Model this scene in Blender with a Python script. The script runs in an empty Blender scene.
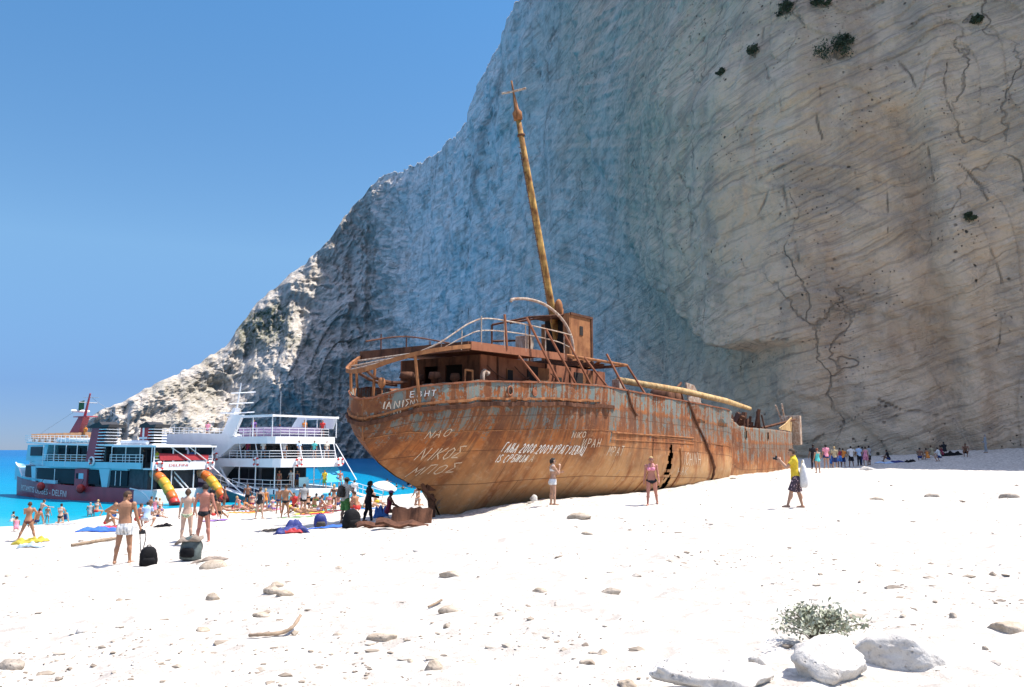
import bpy, math, random
import numpy as np
from mathutils import Vector, Matrix
random.seed(7); RNG = np.random.default_rng(7)
rad = math.radians
scene = bpy.context.scene
COL = scene.collection

# ------------------------------------------------------------------ camera, sky, sun, exposure
FPX = 853.33; EYE = 4.8; PITCH = math.atan(106.5 / FPX)
cam_d = bpy.data.cameras.new('camera'); cam = bpy.data.objects.new('camera', cam_d); COL.objects.link(cam)
cam_d.sensor_width = 36; cam_d.lens = 30; cam_d.clip_start = 0.1; cam_d.clip_end = 120000
cam.location = (0, 0, EYE); cam.rotation_euler = (rad(90) + PITCH, 0, 0)
scene.camera = cam
SUN_EL, SUN_AZ = 62.0, 5.0          # elevation; azimuth counted from +X towards +Y
world = bpy.data.worlds.new('World'); scene.world = world; world.use_nodes = True
wn = world.node_tree.nodes; wl = world.node_tree.links
bg = wn['Background']; sky = wn.new('ShaderNodeTexSky'); sky.sky_type = 'NISHITA'; sky.sun_disc = False
sky.sun_elevation = rad(SUN_EL); sky.sun_rotation = rad(90 - SUN_AZ)
sky.altitude = 1500; sky.air_density = 0.7; sky.dust_density = 0.1; sky.ozone_density = 5
# sky tint by height; the unseen zenith is boosted warm as added fill light
_tc = wn.new('ShaderNodeTexCoord'); _sx = wn.new('ShaderNodeSeparateXYZ'); _rp = wn.new('ShaderNodeValToRGB'); _mx = wn.new('ShaderNodeMix')
_mx.data_type = 'RGBA'; _mx.blend_type = 'MULTIPLY'; _mx.inputs[0].default_value = 1
wl.new(_tc.outputs['Generated'], _sx.inputs[0]); wl.new(_sx.outputs[2], _rp.inputs[0])
_e = _rp.color_ramp.elements
while len(_e) < 5: _e.new(0.5)
for _el, (_p, _c) in zip(_e, [(0.0, (0.284, 0.302, 0.407)), (0.07, (0.395, 0.45, 0.537)), (0.22, (0.96, 1.07, 0.93)), (0.53, (0.86, 1.36, 1.36)), (0.76, (8.0, 4.9, 3.3))]):
    _el.position = _p; _el.color = _c + (1,)
wl.new(sky.outputs[0], _mx.inputs[6]); wl.new(_rp.outputs[0], _mx.inputs[7])
wl.new(_mx.outputs[2], bg.inputs[0]); bg.inputs[1].default_value = 0.1

sun_d = bpy.data.lights.new('sun', 'SUN'); sun = bpy.data.objects.new('sun', sun_d); COL.objects.link(sun)
sun_d.energy = 3.9; sun_d.angle = rad(0.53); sun_d.color = (1.0, 0.94, 0.86)
sv = Vector((math.cos(rad(SUN_EL)) * math.cos(rad(SUN_AZ)), math.cos(rad(SUN_EL)) * math.sin(rad(SUN_AZ)), math.sin(rad(SUN_EL))))
sun.rotation_euler = sv.to_track_quat('Z', 'Y').to_euler(); sun.location = (30, 10, 60)
scene.view_settings.view_transform = 'Standard'; scene.view_settings.look = 'None'
scene.view_settings.exposure = 1.1; scene.view_settings.gamma = 1
scene.render.engine = 'CYCLES'
scene.cycles.max_bounces = 5; scene.cycles.diffuse_bounces = 3; scene.cycles.use_denoising = True

# ------------------------------------------------------------------ small maths
CP, SP = math.cos(PITCH), math.sin(PITCH)
def ray(px, py):
    xc = (px - 512) / FPX; yc = -(py - 343.5) / FPX
    return np.array([xc, CP - SP * yc, SP + CP * yc])
def at_dist(px, py, D):                     # the point seen at a pixel, D metres ahead
    r = ray(px, py); r = r / r[1] * D
    return np.array([r[0], D, r[2] + EYE])
def project(X, Y, Z):
    z = Z - EYE; fw = Y * CP + z * SP; up = -Y * SP + z * CP
    return 512 + FPX * X / fw, 343.5 - FPX * up / fw
def sstep(a, b, x):
    t = np.clip((x - a) / (b - a), 0, 1); return t * t * (3 - 2 * t)
def hash3(ix, iy, iz, seed):
    h = (ix.astype(np.int64) * 374761393 + iy.astype(np.int64) * 668265263 + iz.astype(np.int64) * 2147483647 + seed * 974711) & 0xFFFFFFFF
    h = ((h ^ (h >> 13)) * 1274126177) & 0xFFFFFFFF
    h = h ^ (h >> 16)
    return (h & 0xFFFF) / 65535.0
def vnoise(x, y, z, seed=0):
    x, y, z = np.broadcast_arrays(np.asarray(x, float), np.asarray(y, float), np.asarray(z, float))
    ix, iy, iz = np.floor(x), np.floor(y), np.floor(z)
    fx, fy, fz = x - ix, y - iy, z - iz
    fx, fy, fz = [t * t * t * (t * (t * 6 - 15) + 10) for t in (fx, fy, fz)]
    r = 0
    for a in (0, 1):
        wx = fx if a else 1 - fx
        for b in (0, 1):
            wy = fy if b else 1 - fy
            for c in (0, 1):
                wz = fz if c else 1 - fz
                r = r + wx * wy * wz * hash3(ix + a, iy + b, iz + c, seed)
    return r * 2 - 1
def fbm(x, y, z, octv=4, seed=0, gain=0.5, ridged=False):
    r = 0; a = 1.0; f = 1.0; tot = 0
    for o in range(octv):
        n = vnoise(x * f, y * f, z * f, seed + o * 17)
        if ridged: n = 1 - 2 * np.abs(n)
        r = r + a * n; tot += a; a *= gain; f *= 2.03
    return r / tot

# ------------------------------------------------------------------ mesh builder
def tag(o, label=None, cat=None, group=None, kind=None):
    if label: o['label'] = label
    if cat: o['category'] = cat
    if group: o['group'] = group
    if kind: o['kind'] = kind
    return o
def link_mesh(name, me, mat=None, parent=None):
    if mat: me.materials.append(mat)
    o = bpy.data.objects.new(name, me); COL.objects.link(o)
    if parent is not None: o.parent = parent
    return o
def empty(name, loc, rz=0.0):
    o = bpy.data.objects.new(name, None); COL.objects.link(o); o.location = loc; o.rotation_euler = (0, 0, rz)
    o.empty_display_size = 0.3
    return o
def grid_mesh(name, P, mask=None, smooth=True):           # P: (rows, cols, 3)
    R, C = P.shape[:2]
    me = bpy.data.meshes.new(name)
    idx = np.arange(R * C).reshape(R, C)
    q = np.stack([idx[:-1, :-1], idx[:-1, 1:], idx[1:, 1:], idx[1:, :-1]], -1).reshape(-1, 4)
    if mask is not None: q = q[mask.reshape(-1)]
    me.vertices.add(R * C); me.vertices.foreach_set('co', P.reshape(-1).astype(np.float32))
    me.loops.add(len(q) * 4); me.loops.foreach_set('vertex_index', q.reshape(-1).astype(np.int32))
    me.polygons.add(len(q)); me.polygons.foreach_set('loop_start', (np.arange(len(q)) * 4).astype(np.int32))
    me.polygons.foreach_set('use_smooth', np.full(len(q), smooth))
    me.update(calc_edges=True); me.validate()
    return me
class MB:
    def __init__(s): s.v = []; s.f = []
    def add(s, vs, fs):
        n = len(s.v); s.v += [tuple(map(float, p)) for p in vs]; s.f += [tuple(i + n for i in f) for f in fs]; return s
    def box(s, c, size, R=None):
        x, y, z = [t / 2 for t in size]
        vs = [(-x, -y, -z), (x, -y, -z), (x, y, -z), (-x, y, -z), (-x, -y, z), (x, -y, z), (x, y, z), (-x, y, z)]
        if R is not None: vs = [tuple(R @ Vector(p)) for p in vs]
        vs = [(p[0] + c[0], p[1] + c[1], p[2] + c[2]) for p in vs]
        return s.add(vs, [(0, 3, 2, 1), (4, 5, 6, 7), (0, 1, 5, 4), (1, 2, 6, 5), (2, 3, 7, 6), (3, 0, 4, 7)])
    def span(s, a, b):
        return s.box([(a[i] + b[i]) / 2 for i in range(3)], [abs(b[i] - a[i]) for i in range(3)])
    def prism(s, poly, y0, y1):                          # polygon in x,z pushed through y
        n = len(poly); vs = [(p[0], y0, p[1]) for p in poly] + [(p[0], y1, p[1]) for p in poly]
        fs = [tuple(range(n)), tuple(range(2 * n - 1, n - 1, -1))]
        fs += [(i, i + n, (i + 1) % n + n, (i + 1) % n) for i in range(n)]
        return s.add(vs, fs)
    def tube(s, path, r, n=8, caps=True):
        P = [Vector(p) for p in path]; m = len(P)
        rs = [r] * m if not hasattr(r, '__len__') else r
        T = [(P[min(i + 1, m - 1)] - P[max(i - 1, 0)]).normalized() for i in range(m)]
        u = T[0].orthogonal().normalized(); vs = []
        for i in range(m):
            u = (u - T[i] * u.dot(T[i]))
            u = u.normalized() if u.length > 1e-6 else T[i].orthogonal().normalized()
            w = T[i].cross(u)
            vs += [P[i] + (u * math.cos(2 * math.pi * k / n) + w * math.sin(2 * math.pi * k / n)) * rs[i] for k in range(n)]
        fs = [(i * n + k, i * n + (k + 1) % n, (i + 1) * n + (k + 1) % n, (i + 1) * n + k) for i in range(m - 1) for k in range(n)]
        if caps: fs += [tuple(range(n - 1, -1, -1)), tuple(range((m - 1) * n, m * n))]
        return s.add(vs, fs)
    def capsule(s, a, b, r0, r1, n=10):
        a, b = Vector(a), Vector(b); d = (b - a)
        if d.length < 1e-6: d = Vector((0, 0, 1e-3)); b = a + d
        t = d.normalized(); path = []; rs = []
        for k in (0.03, 0.35, 0.75): an = k * math.pi / 2; path.append(a - t * r0 * math.cos(an)); rs.append(r0 * math.sin(an))
        path += [a, b]; rs += [r0, r1]
        for k in (0.75, 0.35, 0.03): an = k * math.pi / 2; path.append(b + t * r1 * math.cos(an)); rs.append(r1 * math.sin(an))
        return s.tube(path, rs, n)
    def ell(s, c, rx, ry, rz, R=None, nu=12, nv=8):
        vs = [(0, 0, rz)]
        for i in range(1, nv):
            th = math.pi * i / nv
            vs += [(rx * math.sin(th) * math.cos(2 * math.pi * k / nu), ry * math.sin(th) * math.sin(2 * math.pi * k / nu), rz * math.cos(th)) for k in range(nu)]
        vs.append((0, 0, -rz))
        if R is not None: vs = [tuple(R @ Vector(p)) for p in vs]
        vs = [(p[0] + c[0], p[1] + c[1], p[2] + c[2]) for p in vs]
        fs = [(0, 1 + k, 1 + (k + 1) % nu) for k in range(nu)]
        for i in range(nv - 2):
            fs += [(1 + i * nu + k, 1 + (i + 1) * nu + k, 1 + (i + 1) * nu + (k + 1) % nu, 1 + i * nu + (k + 1) % nu) for k in range(nu)]
        L = len(vs) - 1
        fs += [(L, 1 + (nv - 2) * nu + (k + 1) % nu, 1 + (nv - 2) * nu + k) for k in range(nu)]
        return s.add(vs, fs)
    def loft(s, rings, caps=True):                        # list of equal-length point rings
        n = len(rings[0]); vs = [p for r in rings for p in r]
        fs = [(i * n + k, i * n + (k + 1) % n, (i + 1) * n + (k + 1) % n, (i + 1) * n + k) for i in range(len(rings) - 1) for k in range(n)]
        if caps: fs += [tuple(range(n - 1, -1, -1)), tuple(range((len(rings) - 1) * n, len(rings) * n))]
        return s.add(vs, fs)
    def torus(s, c, R1, r, axis=(0, 1, 0), n=20, m=8):
        q = Vector((0, 0, 1)).rotation_difference(Vector(axis)).to_matrix()
        vs = []; fs = []
        for i in range(n):
            a = 2 * math.pi * i / n
            for k in range(m):
                b = 2 * math.pi * k / m
                vs.append(q @ Vector(((R1 + r * math.cos(b)) * math.cos(a), (R1 + r * math.cos(b)) * math.sin(a), r * math.sin(b))) + Vector(c))
                fs.append((i * m + k, ((i + 1) % n) * m + k, ((i + 1) % n) * m + (k + 1) % m, i * m + (k + 1) % m))
        return s.add(vs, fs)
    def mesh(s, name, smooth=False):
        me = bpy.data.meshes.new(name); me.from_pydata(s.v, [], s.f); me.update()
        if smooth: me.polygons.foreach_set('use_smooth', [True] * len(me.polygons))
        return me
    def build(s, name, mat, parent=None, smooth=False, bevel=0):
        o = link_mesh(name, s.mesh(name, smooth), mat, parent)
        if bevel:
            b = o.modifiers.new('bevel', 'BEVEL'); b.width = bevel; b.segments = 2; b.limit_method = 'ANGLE'
        return o

# ------------------------------------------------------------------ materials
class NT:
    def __init__(s, name):
        s.m = bpy.data.materials.new(name); s.m.use_nodes = True; s.t = s.m.node_tree; s.n = s.t.nodes; s.b = s.n['Principled BSDF']
    def new(s, typ, **kw):
        nd = s.n.new('ShaderNode' + typ)
        for k, v in kw.items(): setattr(nd, k, v)
        return nd
    def put(s, sock, v):
        if isinstance(v, bpy.types.NodeSocket): s.t.links.new(v, sock)
        elif isinstance(v, (tuple, list)) and len(v) == 3 and sock.type == 'RGBA': sock.default_value = (*v, 1)
        else: sock.default_value = v
    def coord(s, kind='Object', scale=(1, 1, 1), rot=(0, 0, 0), uv=None):
        if uv: src = s.new('UVMap', uv_map=uv).outputs[0]
        else: src = s.new('TexCoord').outputs[kind]
        mp = s.new('Mapping'); mp.inputs['Scale'].default_value = scale; mp.inputs['Rotation'].default_value = rot
        s.t.links.new(src, mp.inputs[0]); return mp.outputs[0]
    def noise(s, vec, scale, detail=4, rough=0.55, dist=0.0):
        nd = s.new('TexNoise'); s.put(nd.inputs['Vector'], vec); nd.inputs['Scale'].default_value = scale
        nd.inputs['Detail'].default_value = detail; nd.inputs['Roughness'].default_value = rough; nd.inputs['Distortion'].default_value = dist
        return nd.outputs[0]
    def voro(s, vec, scale, feature='F1', out='Distance', rnd=1.0):
        nd = s.new('TexVoronoi', feature=feature); s.put(nd.inputs['Vector'], vec); nd.inputs['Scale'].default_value = scale
        nd.inputs['Randomness'].default_value = rnd
        return nd.outputs[out]
    def ramp(s, f, stops):
        nd = s.new('ValToRGB'); s.put(nd.inputs[0], f); e = nd.color_ramp.elements
        while len(e) < len(stops): e.new(0.5)
        for el, (p, c) in zip(e, stops):
            el.position = p; el.color = (*c, 1) if hasattr(c, '__len__') else (c, c, c, 1)
        return nd.outputs[0]
    def mix(s, f, a, b, mode='MIX'):
        nd = s.new('Mix', data_type='RGBA', blend_type=mode)
        s.put(nd.inputs[0], f); s.put(nd.inputs[6], a); s.put(nd.inputs[7], b); return nd.outputs[2]
    def math(s, op, a, b=0.0, c=0.0, clamp=False):
        nd = s.new('Math', operation=op, use_clamp=clamp); s.put(nd.inputs[0], a); s.put(nd.inputs[1], b); s.put(nd.inputs[2], c); return nd.outputs[0]
    def sep(s, vec):
        nd = s.new('SeparateXYZ'); s.put(nd.inputs[0], vec); return nd.outputs
    def bump(s, h, strength=0.4, dist=0.05, prev=None):
        nd = s.new('Bump'); s.put(nd.inputs['Height'], h); nd.inputs['Strength'].default_value = strength; nd.inputs['Distance'].default_value = dist
        if prev is not None: s.t.links.new(prev, nd.inputs['Normal'])
        return nd.outputs[0]
    def out(s, col=None, rough=None, normal=None, spec=None, metal=None):
        if col is not None: s.put(s.b.inputs['Base Color'], col)
        if rough is not None: s.put(s.b.inputs['Roughness'], rough)
        if normal is not None: s.put(s.b.inputs['Normal'], normal)
        if spec is not None: s.b.inputs['Specular IOR Level'].default_value = spec
        if metal is not None: s.b.inputs['Metallic'].default_value = metal
        return s.m
_plain = {}
def plain(name, col, rough=0.6, var=0.12, scale=6.0, bump=0.0, spec=0.4):
    key = (name, tuple(col), rough)
    if key in _plain: return _plain[key]
    t = NT(name); c = t.coord(); n = t.noise(c, scale, 4)
    lo = tuple(max(0, x * (1 - var)) for x in col); hi = tuple(min(1, x * (1 + var)) for x in col)
    colr = t.ramp(n, [(0.3, lo), (0.7, hi)])
    nm = t.bump(t.noise(c, scale * 6, 3), bump, 0.01) if bump else None
    m = t.out(colr, rough, nm, spec); _plain[key] = m; return m

# ------------------------------------------------------------------ the beach surface
CTRL = []
def ctl(px, D, z): CTRL.append(((px - 512) / FPX * D, D, z))
for a in [(512, 5, 3.12), (0, 6, 2.95), (1024, 6, 3.25), (124, 21, 2.02), (190, 27, 1.95), (27, 36, 1.0), (343, 30, 2.2), (367, 33, 2.05),
          (284, 43, 1.35), (553, 29, 2.93), (651, 28.5, 2.97), (800, 24.5, 3.13), (900, 40, 3.3), (1024, 50, 3.45), (820, 70, 3.25), (870, 70, 3.3),
          (940, 77, 3.8), (1024, 76, 3.8), (986, 80, 4.5), (1024, 88, 6.0), (880, 95, 4.1), (820, 95, 4.0), (760, 95, 3.6), (1100, 80, 5.2), (1150, 30, 3.5), (432, 31, 2.35), (480, 30.8, 2.45),
          (553, 33.6, 2.86), (651, 40, 2.85), (700, 44.7, 3.14), (720, 46.8, 3.25), (760, 51.8, 3.4), (798, 63, 3.45), (600, 70, 2.6), (520, 60, 1.7),
          (0, 54, .05), (45, 56, 0), (95, 62, 0), (150, 69, 0), (220, 74, 0), (280, 77, 0), (340, 83, 0), (280, 52, .9), (280, 62, .5), (220, 60, .45), (340, 65, .75), (150, 55, .45), (400, 88, 0), (440, 96, 0), (500, 125, 0),
          (-150, 50, 0), (0, 70, -1.6), (95, 76, -1.6), (220, 86, -1.6), (280, 90, -1.6), (340, 98, -1.6), (420, 120, -1.6), (-150, 70, -2), (200, 12, 2.75), (512, 14, 3.0), (700, 16, 3.12), (30, 14, 2.4), (-120, 22, 1.3)]: ctl(*a)
CTRL += [(-25, -10, 2.6), (0, -12, 3.3), (30, -10, 3.6), (-20, 5, 2.3), (25, 10, 3.4), (55, 40, 4.0), (80, 60, 5.5), (60, 0, 4)]
CT = np.array(CTRL)
def _k(r): return np.where(r > 0, r * r * np.log(np.maximum(r, 1e-9)), 0)
_n = len(CT); _A = np.zeros((_n + 3, _n + 3)); _d = np.linalg.norm(CT[:, None, :2] - CT[None, :, :2], axis=-1) / 20
_A[:_n, :_n] = _k(_d) + np.eye(_n) * 0.002; _A[:_n, _n] = 1; _A[:_n, _n + 1:] = CT[:, :2] / 20; _A[_n:, :_n] = _A[:_n, _n:].T
_w = np.linalg.solve(_A, np.concatenate([CT[:, 2], [0, 0, 0]]))
def ground_base(X, Y):
    X = np.asarray(X, float); Y = np.asarray(Y, float); z = _w[_n] + _w[_n + 1] * X / 20 + _w[_n + 2] * Y / 20
    for i in range(_n): z = z + _w[i] * _k(np.hypot(X - CT[i, 0], Y - CT[i, 1]) / 20)
    far = sstep(100, 150, np.hypot(X + 5, Y - 40) )
    lim = np.where((X < 0.02 * Y) | (Y > 120), -3.0, 6.0)
    z = np.clip(z, -4, 9)
    return z * (1 - far) + lim * far
def ground(X, Y):
    z = ground_base(X, Y)
    amp = sstep(-0.1, 0.5, z)
    z = z + amp * (0.07 * fbm(X * 0.35, Y * 0.35, 0 * X, 3, 3) + 0.045 * fbm(X * 1.6, Y * 1.6, 0 * X, 3, 9))
    foot = np.minimum(vnoise(X * 3.1, Y * 2.3, 0 * X, 21), 0.25)                   # shallow trodden hollows
    return z + amp * 0.05 * foot + amp * 0.022 * vnoise(X * 7.3, Y * 6.1, 0 * X, 33)
def gz(x, y): return float(ground(np.array([x]), np.array([y]))[0])
def on_ground(px, py, lift=0.0):             # where the sight line of a pixel meets the beach
    r = ray(px, py); ts = np.geomspace(3, 140, 900); P = ts[:, None] * r[None, :] / r[1]
    h = P[:, 2] + EYE - ground(P[:, 0], P[:, 1])
    i = int(np.argmax(h < 0))
    if h[i] >= 0: i = len(ts) - 1
    t0, t1 = ts[max(i - 1, 0)], ts[i]; h0, h1 = h[max(i - 1, 0)], h[i]
    t = t0 + (t1 - t0) * (h0 / (h0 - h1) if h0 != h1 else 0)
    p = t * r / r[1]; return Vector((p[0], p[1], gz(p[0], p[1]) + lift))

def make_beach():
    Yp = np.concatenate([np.linspace(1, 18, 30)[:-1], 18 + np.geomspace(0.4, 1.4, 2)[:1] * 0, np.geomspace(18.2, 175, 470)])
    Yp = np.unique(Yp); a = np.linspace(-1.25, 1.3, 640)
    YY, AA = np.meshgrid(Yp, a, indexing='ij')
    X = AA * (YY + 6) ; Y = YY - 14
    Z = ground(X, Y)
    P = np.stack([X, Y, Z], -1)
    me = grid_mesh('beach', P)
    t = NT('beach_sand'); c = t.coord('Object')
    n1 = t.noise(c, 0.5, 5); n2 = t.noise(c, 5, 6, 0.7); n3 = t.noise(c, 38, 3, 0.6)
    base = t.mix(n1, (0.55, 0.51, 0.45), (0.64, 0.605, 0.545))
    base = t.mix(t.ramp(n2, [(0.42, 1), (0.56, 0)]), base, (0.375, 0.34, 0.30))
    v = t.voro(c, 26); grains = t.ramp(v, [(0.08, 1), (0.25, 0)])
    pick = t.ramp(t.noise(c, 2.2, 4, 0.7), [(0.50, 0), (0.64, .8)])
    base = t.mix(t.math('MULTIPLY', grains, pick), base, (0.17, 0.15, 0.125))
    z = t.sep(c)[2]
    wet = t.ramp(t.math('ADD', z, t.math('MULTIPLY', n1, 0.25)), [(0.12, 1), (0.42, 0)])
    base = t.mix(wet, base, (0.42, 0.44, 0.42))
    h = t.math('ADD', t.math('MULTIPLY', n2, 1.0), t.math('MULTIPLY', n3, 0.3))
    h = t.math('SUBTRACT', h, t.math('MULTIPLY', grains, -0.25))
    t.out(base, 0.95, t.bump(h, 0.55, 0.05), 0.15)
    tag(link_mesh('beach', me, t.m), kind='structure')
make_beach()

def make_sea():
    xs = np.concatenate([-np.geomspace(60000, 120, 30), np.linspace(-110, 110, 12), np.geomspace(120, 60000, 30)])
    ys = np.concatenate([[-40], np.linspace(20, 300, 30), np.geomspace(330, 80000, 40)])
    YY, XX = np.meshgrid(ys, xs, indexing='ij')
    me = grid_mesh('sea', np.stack([XX, YY, XX * 0], -1))
    t = NT('sea_water'); c = t.coord('Object'); s = t.sep(c)
    n = t.noise(c, 0.05, 4); n2 = t.noise(c, 0.012, 3)
    # shallow to deep away from the beach: distance measured across the bay
    dist = t.math('ADD', t.math('MULTIPLY', s[1], 0.80), t.math('MULTIPLY', s[0], -0.18))
    dist = t.math('ADD', dist, t.math('MULTIPLY', t.math('SUBTRACT', n, 0.5), 30))
    d01 = t.math('DIVIDE', dist, 700)
    col = t.ramp(d01, [(0.055, (0.13, 0.36, 0.39)), (0.085, (0.006, 0.26, 0.36)), (0.16, (0.001, 0.19, 0.34)), (0.35, (0.004, 0.14, 0.31)), (1.0, (0.012, 0.10, 0.25))])
    col = t.mix(t.ramp(n2, [(0.4, 0), (0.65, 0.4)]), col, (0.003, 0.11, 0.26))
    w1 = t.noise(t.coord('Object', (0.6, 1.6, 1)), 1.4, 4, 0.6); w2 = t.noise(t.coord('Object', (1, 2.5, 1)), 0.22, 3)
    nm = t.bump(t.math('ADD', w1, t.math('MULTIPLY', w2, 2.5)), 0.9, 0.2)
    t.b.inputs['IOR'].default_value = 1.12; t.out(col, 0.3, nm, 0.12)
    tag(link_mesh('sea', me, t.m), kind='structure')
make_sea()

# ------------------------------------------------------------------ the cliff
KPX = np.array([60, 100, 150, 200, 225, 250, 300, 325, 350, 375, 396, 422, 465, 480, 520, 560, 600, 650, 700, 760, 820, 900, 1024, 1200, 1500])
KD = np.array([425, 430, 448, 466, 475, 482, 491, 490, 501, 506, 498, 405, 345, 330, 290, 255, 232, 186, 126, 104, 96.5, 93, 88, 80, 62])
KSET = np.array([34, 36, 44, 54, 58, 60, 58, 54, 50, 44, 34, 20, 8, 6, 2, 0, -2, -3, -4, -4, -4, -4, -4, -4, -4])
KY = np.array([440, 412, 388, 362, 345, 305, 264, 240, 202, 180, 173, 163, 125, 80, 0, -50])
CR = 1
CRACKS = [(1.1, [(672, 5), (686, 25), (692, 50), (702, 63)]), (.9, [(636, 25), (660, 50), (680, 55), (692, 68)]), (.8, [(700, 20), (706, 60)]), (1.5, [(765, 28), (761, 45), (768, 75), (778, 95), (781, 110)]), (.9, [(642, 72), (655, 95), (662, 108)]),
          (1.0, [(658, 150), (672, 165), (692, 192)]), (1.3, [(752, 183), (778, 170), (804, 155)]), (1.6, [(783, 188), (787, 215), (795, 245), (801, 262)]), (1.0, [(818, 90), (817, 120), (822, 145), (828, 165)]), (.7, [(770, 190), (760, 215)]),
          (.9, [(857, 68), (870, 78)]), (1.0, [(877, 145), (862, 185)]), (1.2, [(932, 150), (936, 178)]), (1.1, [(962, 165), (975, 180), (986, 200)]), (.8, [(888, 180), (888, 240)]), (.9, [(650, 160), (655, 190)]), (1.2, [(530, 40), (541, 90)]),
          (5.0, [(500, 70), (496, 95), (487, 128), (478, 165), (470, 190)]), (3.2, [(484, 120), (474, 160), (466, 225), (462, 260)]), (1.5, [(560, 5), (548, 60), (556, 95)]), (1.1, [(420, 250), (412, 300)]), (1.2, [(900, 60), (915, 85)]), (1.0, [(948, 60), (945, 95), (953, 110)]), (1.2, [(990, 250), (1003, 300), (1001, 350)]),
          (1.0, [(700, 330), (690, 322)]), (1.0, [(748, 348), (765, 340), (790, 338)]), (1.2, [(730, 120), (742, 150)]), (1.0, [(840, 300), (846, 340)]), (1.4, [(880, 400), (905, 412), (950, 418)]), (1.0, [(812, 440), (842, 425), (880, 405)])]
def make_cliff():
    n_c, n_r = 1000, 380
    px = np.concatenate([np.linspace(60, 1060, n_c - 60), np.linspace(1066, 1500, 60)])
    # smooth curves through the tables
    def sm(tab, w=14):
        y = np.interp(px, KPX[:len(tab)], tab); k = np.hanning(2 * w + 1); k /= k.sum()
        return np.convolve(np.pad(y, w, 'edge'), k, 'valid')
    D = sm(KD); S = sm(KSET); tang = (px - 512) / FPX
    bx, by = tang * D, D
    yc = np.interp(px, KPX[:16], KY)
    Hc = np.where(px <= 545, 0, np.interp(px, [545, 560, 600, 650, 700, 760, 820, 1024, 1200, 1500], [152, 147, 134, 110, 76, 66, 70, 72, 66, 52]))
    hgt = np.zeros(n_c)
    for i in range(n_c):                       # crest heights
        if px[i] <= 545: hgt[i] = at_dist(px[i], yc[i], D[i] + S[i])[2]
        else: hgt[i] = Hc[i] + EYE
    w = 6; k = np.hanning(2 * w + 1); k /= k.sum(); hgt = np.convolve(np.pad(hgt, w, 'edge'), k, 'valid')
    u = np.concatenate([[0], np.cumsum(np.hypot(np.diff(bx), np.diff(by)))])
    hgt = hgt + (px < 560) * (2.2 * fbm(u * 0.05, 0 * u, 0 * u, 4, 50) + 1.0 * vnoise(u * 0.35, 0 * u, 0 * u, 51)) * np.clip(hgt / 50, 0.25, 1)
    tx, ty = np.gradient(bx), np.gradient(by); k2 = np.hanning(61); k2 /= k2.sum()
    tx = np.convolve(np.pad(tx, 30, 'edge'), k2, 'valid'); ty = np.convolve(np.pad(ty, 30, 'edge'), k2, 'valid')
    L = np.hypot(tx, ty); nx, ny = ty / L, -tx / L          # outward (towards the bay)
    v = np.linspace(0, 1, n_r)[:, None]
    zb = -6.0
    Z = zb + v * (hgt[None] - zb)
    # the far headland climbs in bluffs and ledges: steep walls between leaning slopes
    vb = np.repeat(v, n_c, 1); q_ = np.round(fbm(u[None] * .022 + .8 * vb, vb * 3.2 - u[None] * .006, 0 * vb, 3, 301) * 4.5) / 4.5
    gden = np.clip(.55 + 2.4 * q_ + .5 * vnoise(u[None] * .07, vb * 9, 0 * vb, 305), .02, 2.2); prof_s = np.cumsum(gden, 0); prof_s = (prof_s - prof_s[:1]) / (prof_s[-1:] - prof_s[:1])
    wfar = (1 - sstep(385, 425, px))[None]; prof = v * (1 - wfar) + prof_s * wfar
    X = tang[None] * (D[None] + S[None] * prof); Y = D[None] + S[None] * prof
    U = np.repeat(u[None], n_r, 0)
    PX, PY = project(X, Y, Z)
    # ---- relief
    left = 1 - sstep(470, 600, PX); far = 1 - sstep(388, 425, PX)
    right = 1 - left
    zz = Z / np.maximum(1, 1)
    ribs = fbm(U * 0.035, Z * 0.008, 0 * U, 4, 5, ridged=True)
    sl = U + 0.55 * Z                                        # buttresses lean with the rock
    butt = fbm(sl * 0.017 + 0.25 * vnoise(Z * .03, U * .01, 0 * U, 8), Z * 0.012, 0 * U, 4, 11, ridged=True)
    rough = fbm(U * 0.10, Z * 0.07, 0 * U, 5, 23); crag = fbm(U * 0.2, Z * 0.16, 0 * U, 4, 29, ridged=True)
    blocks = np.round(fbm(U * 0.045, Z * 0.02, 0 * U, 3, 61) * 4) / 4
    slabs = np.round(fbm((U - 0.3 * Z) * 0.03, (Z + .2 * U) * 0.012, 0 * U, 2, 63) * 3.5) / 3.5   # big faceted steps
    topfade = 1 - 0.6 * sstep(0.92, 1.0, v)
    disp = left * (1 - far) * (4.5 * ribs + 2.2 * rough + 2.4 * blocks + 2.5 * slabs)
    ledge = vnoise(U * .012, (Z + 0.25 * U) * .06, 0 * U, 71)
    shard = fbm((U - .4 * Z) * 0.42, (Z + .15 * U) * 0.30, 0 * U, 3, 37, ridged=True); brk = np.round(fbm((U + .3 * Z) * .09, Z * .05, 0 * U, 3, 39) * 5) / 5
    disp = disp + far * (1.3 * shard + 4.5 * brk) + left * (1 - far) * (.5 * shard + 1.2 * brk)
    disp = disp + far * (9 * butt + 4.0 * rough + 2.6 * crag + 9 * slabs + 1.5 * ledge)
    low = fbm(U * 0.03, Z * 0.03, 0 * U, 3, 31)
    dip = Z - 0.34 * (-U)                                   # bedding rises to the right
    bed = fbm(dip * 0.55, U * 0.012, 0 * U, 3, 41); bed2 = fbm(dip * 2.2, U * 0.05, 0 * U, 2, 43)
    fine = fbm(U * 0.5, Z * 0.5, 0 * U, 4, 47)
    mid_ = fbm(U * 0.12 + Z * .05, Z * 0.10 - U * .03, 0 * U, 4, 49); facet = np.round(fbm(U * .05 + .2 * Z * .05, (Z - .36 * U) * .05, 0 * U, 2, 53) * 4) / 4
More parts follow.
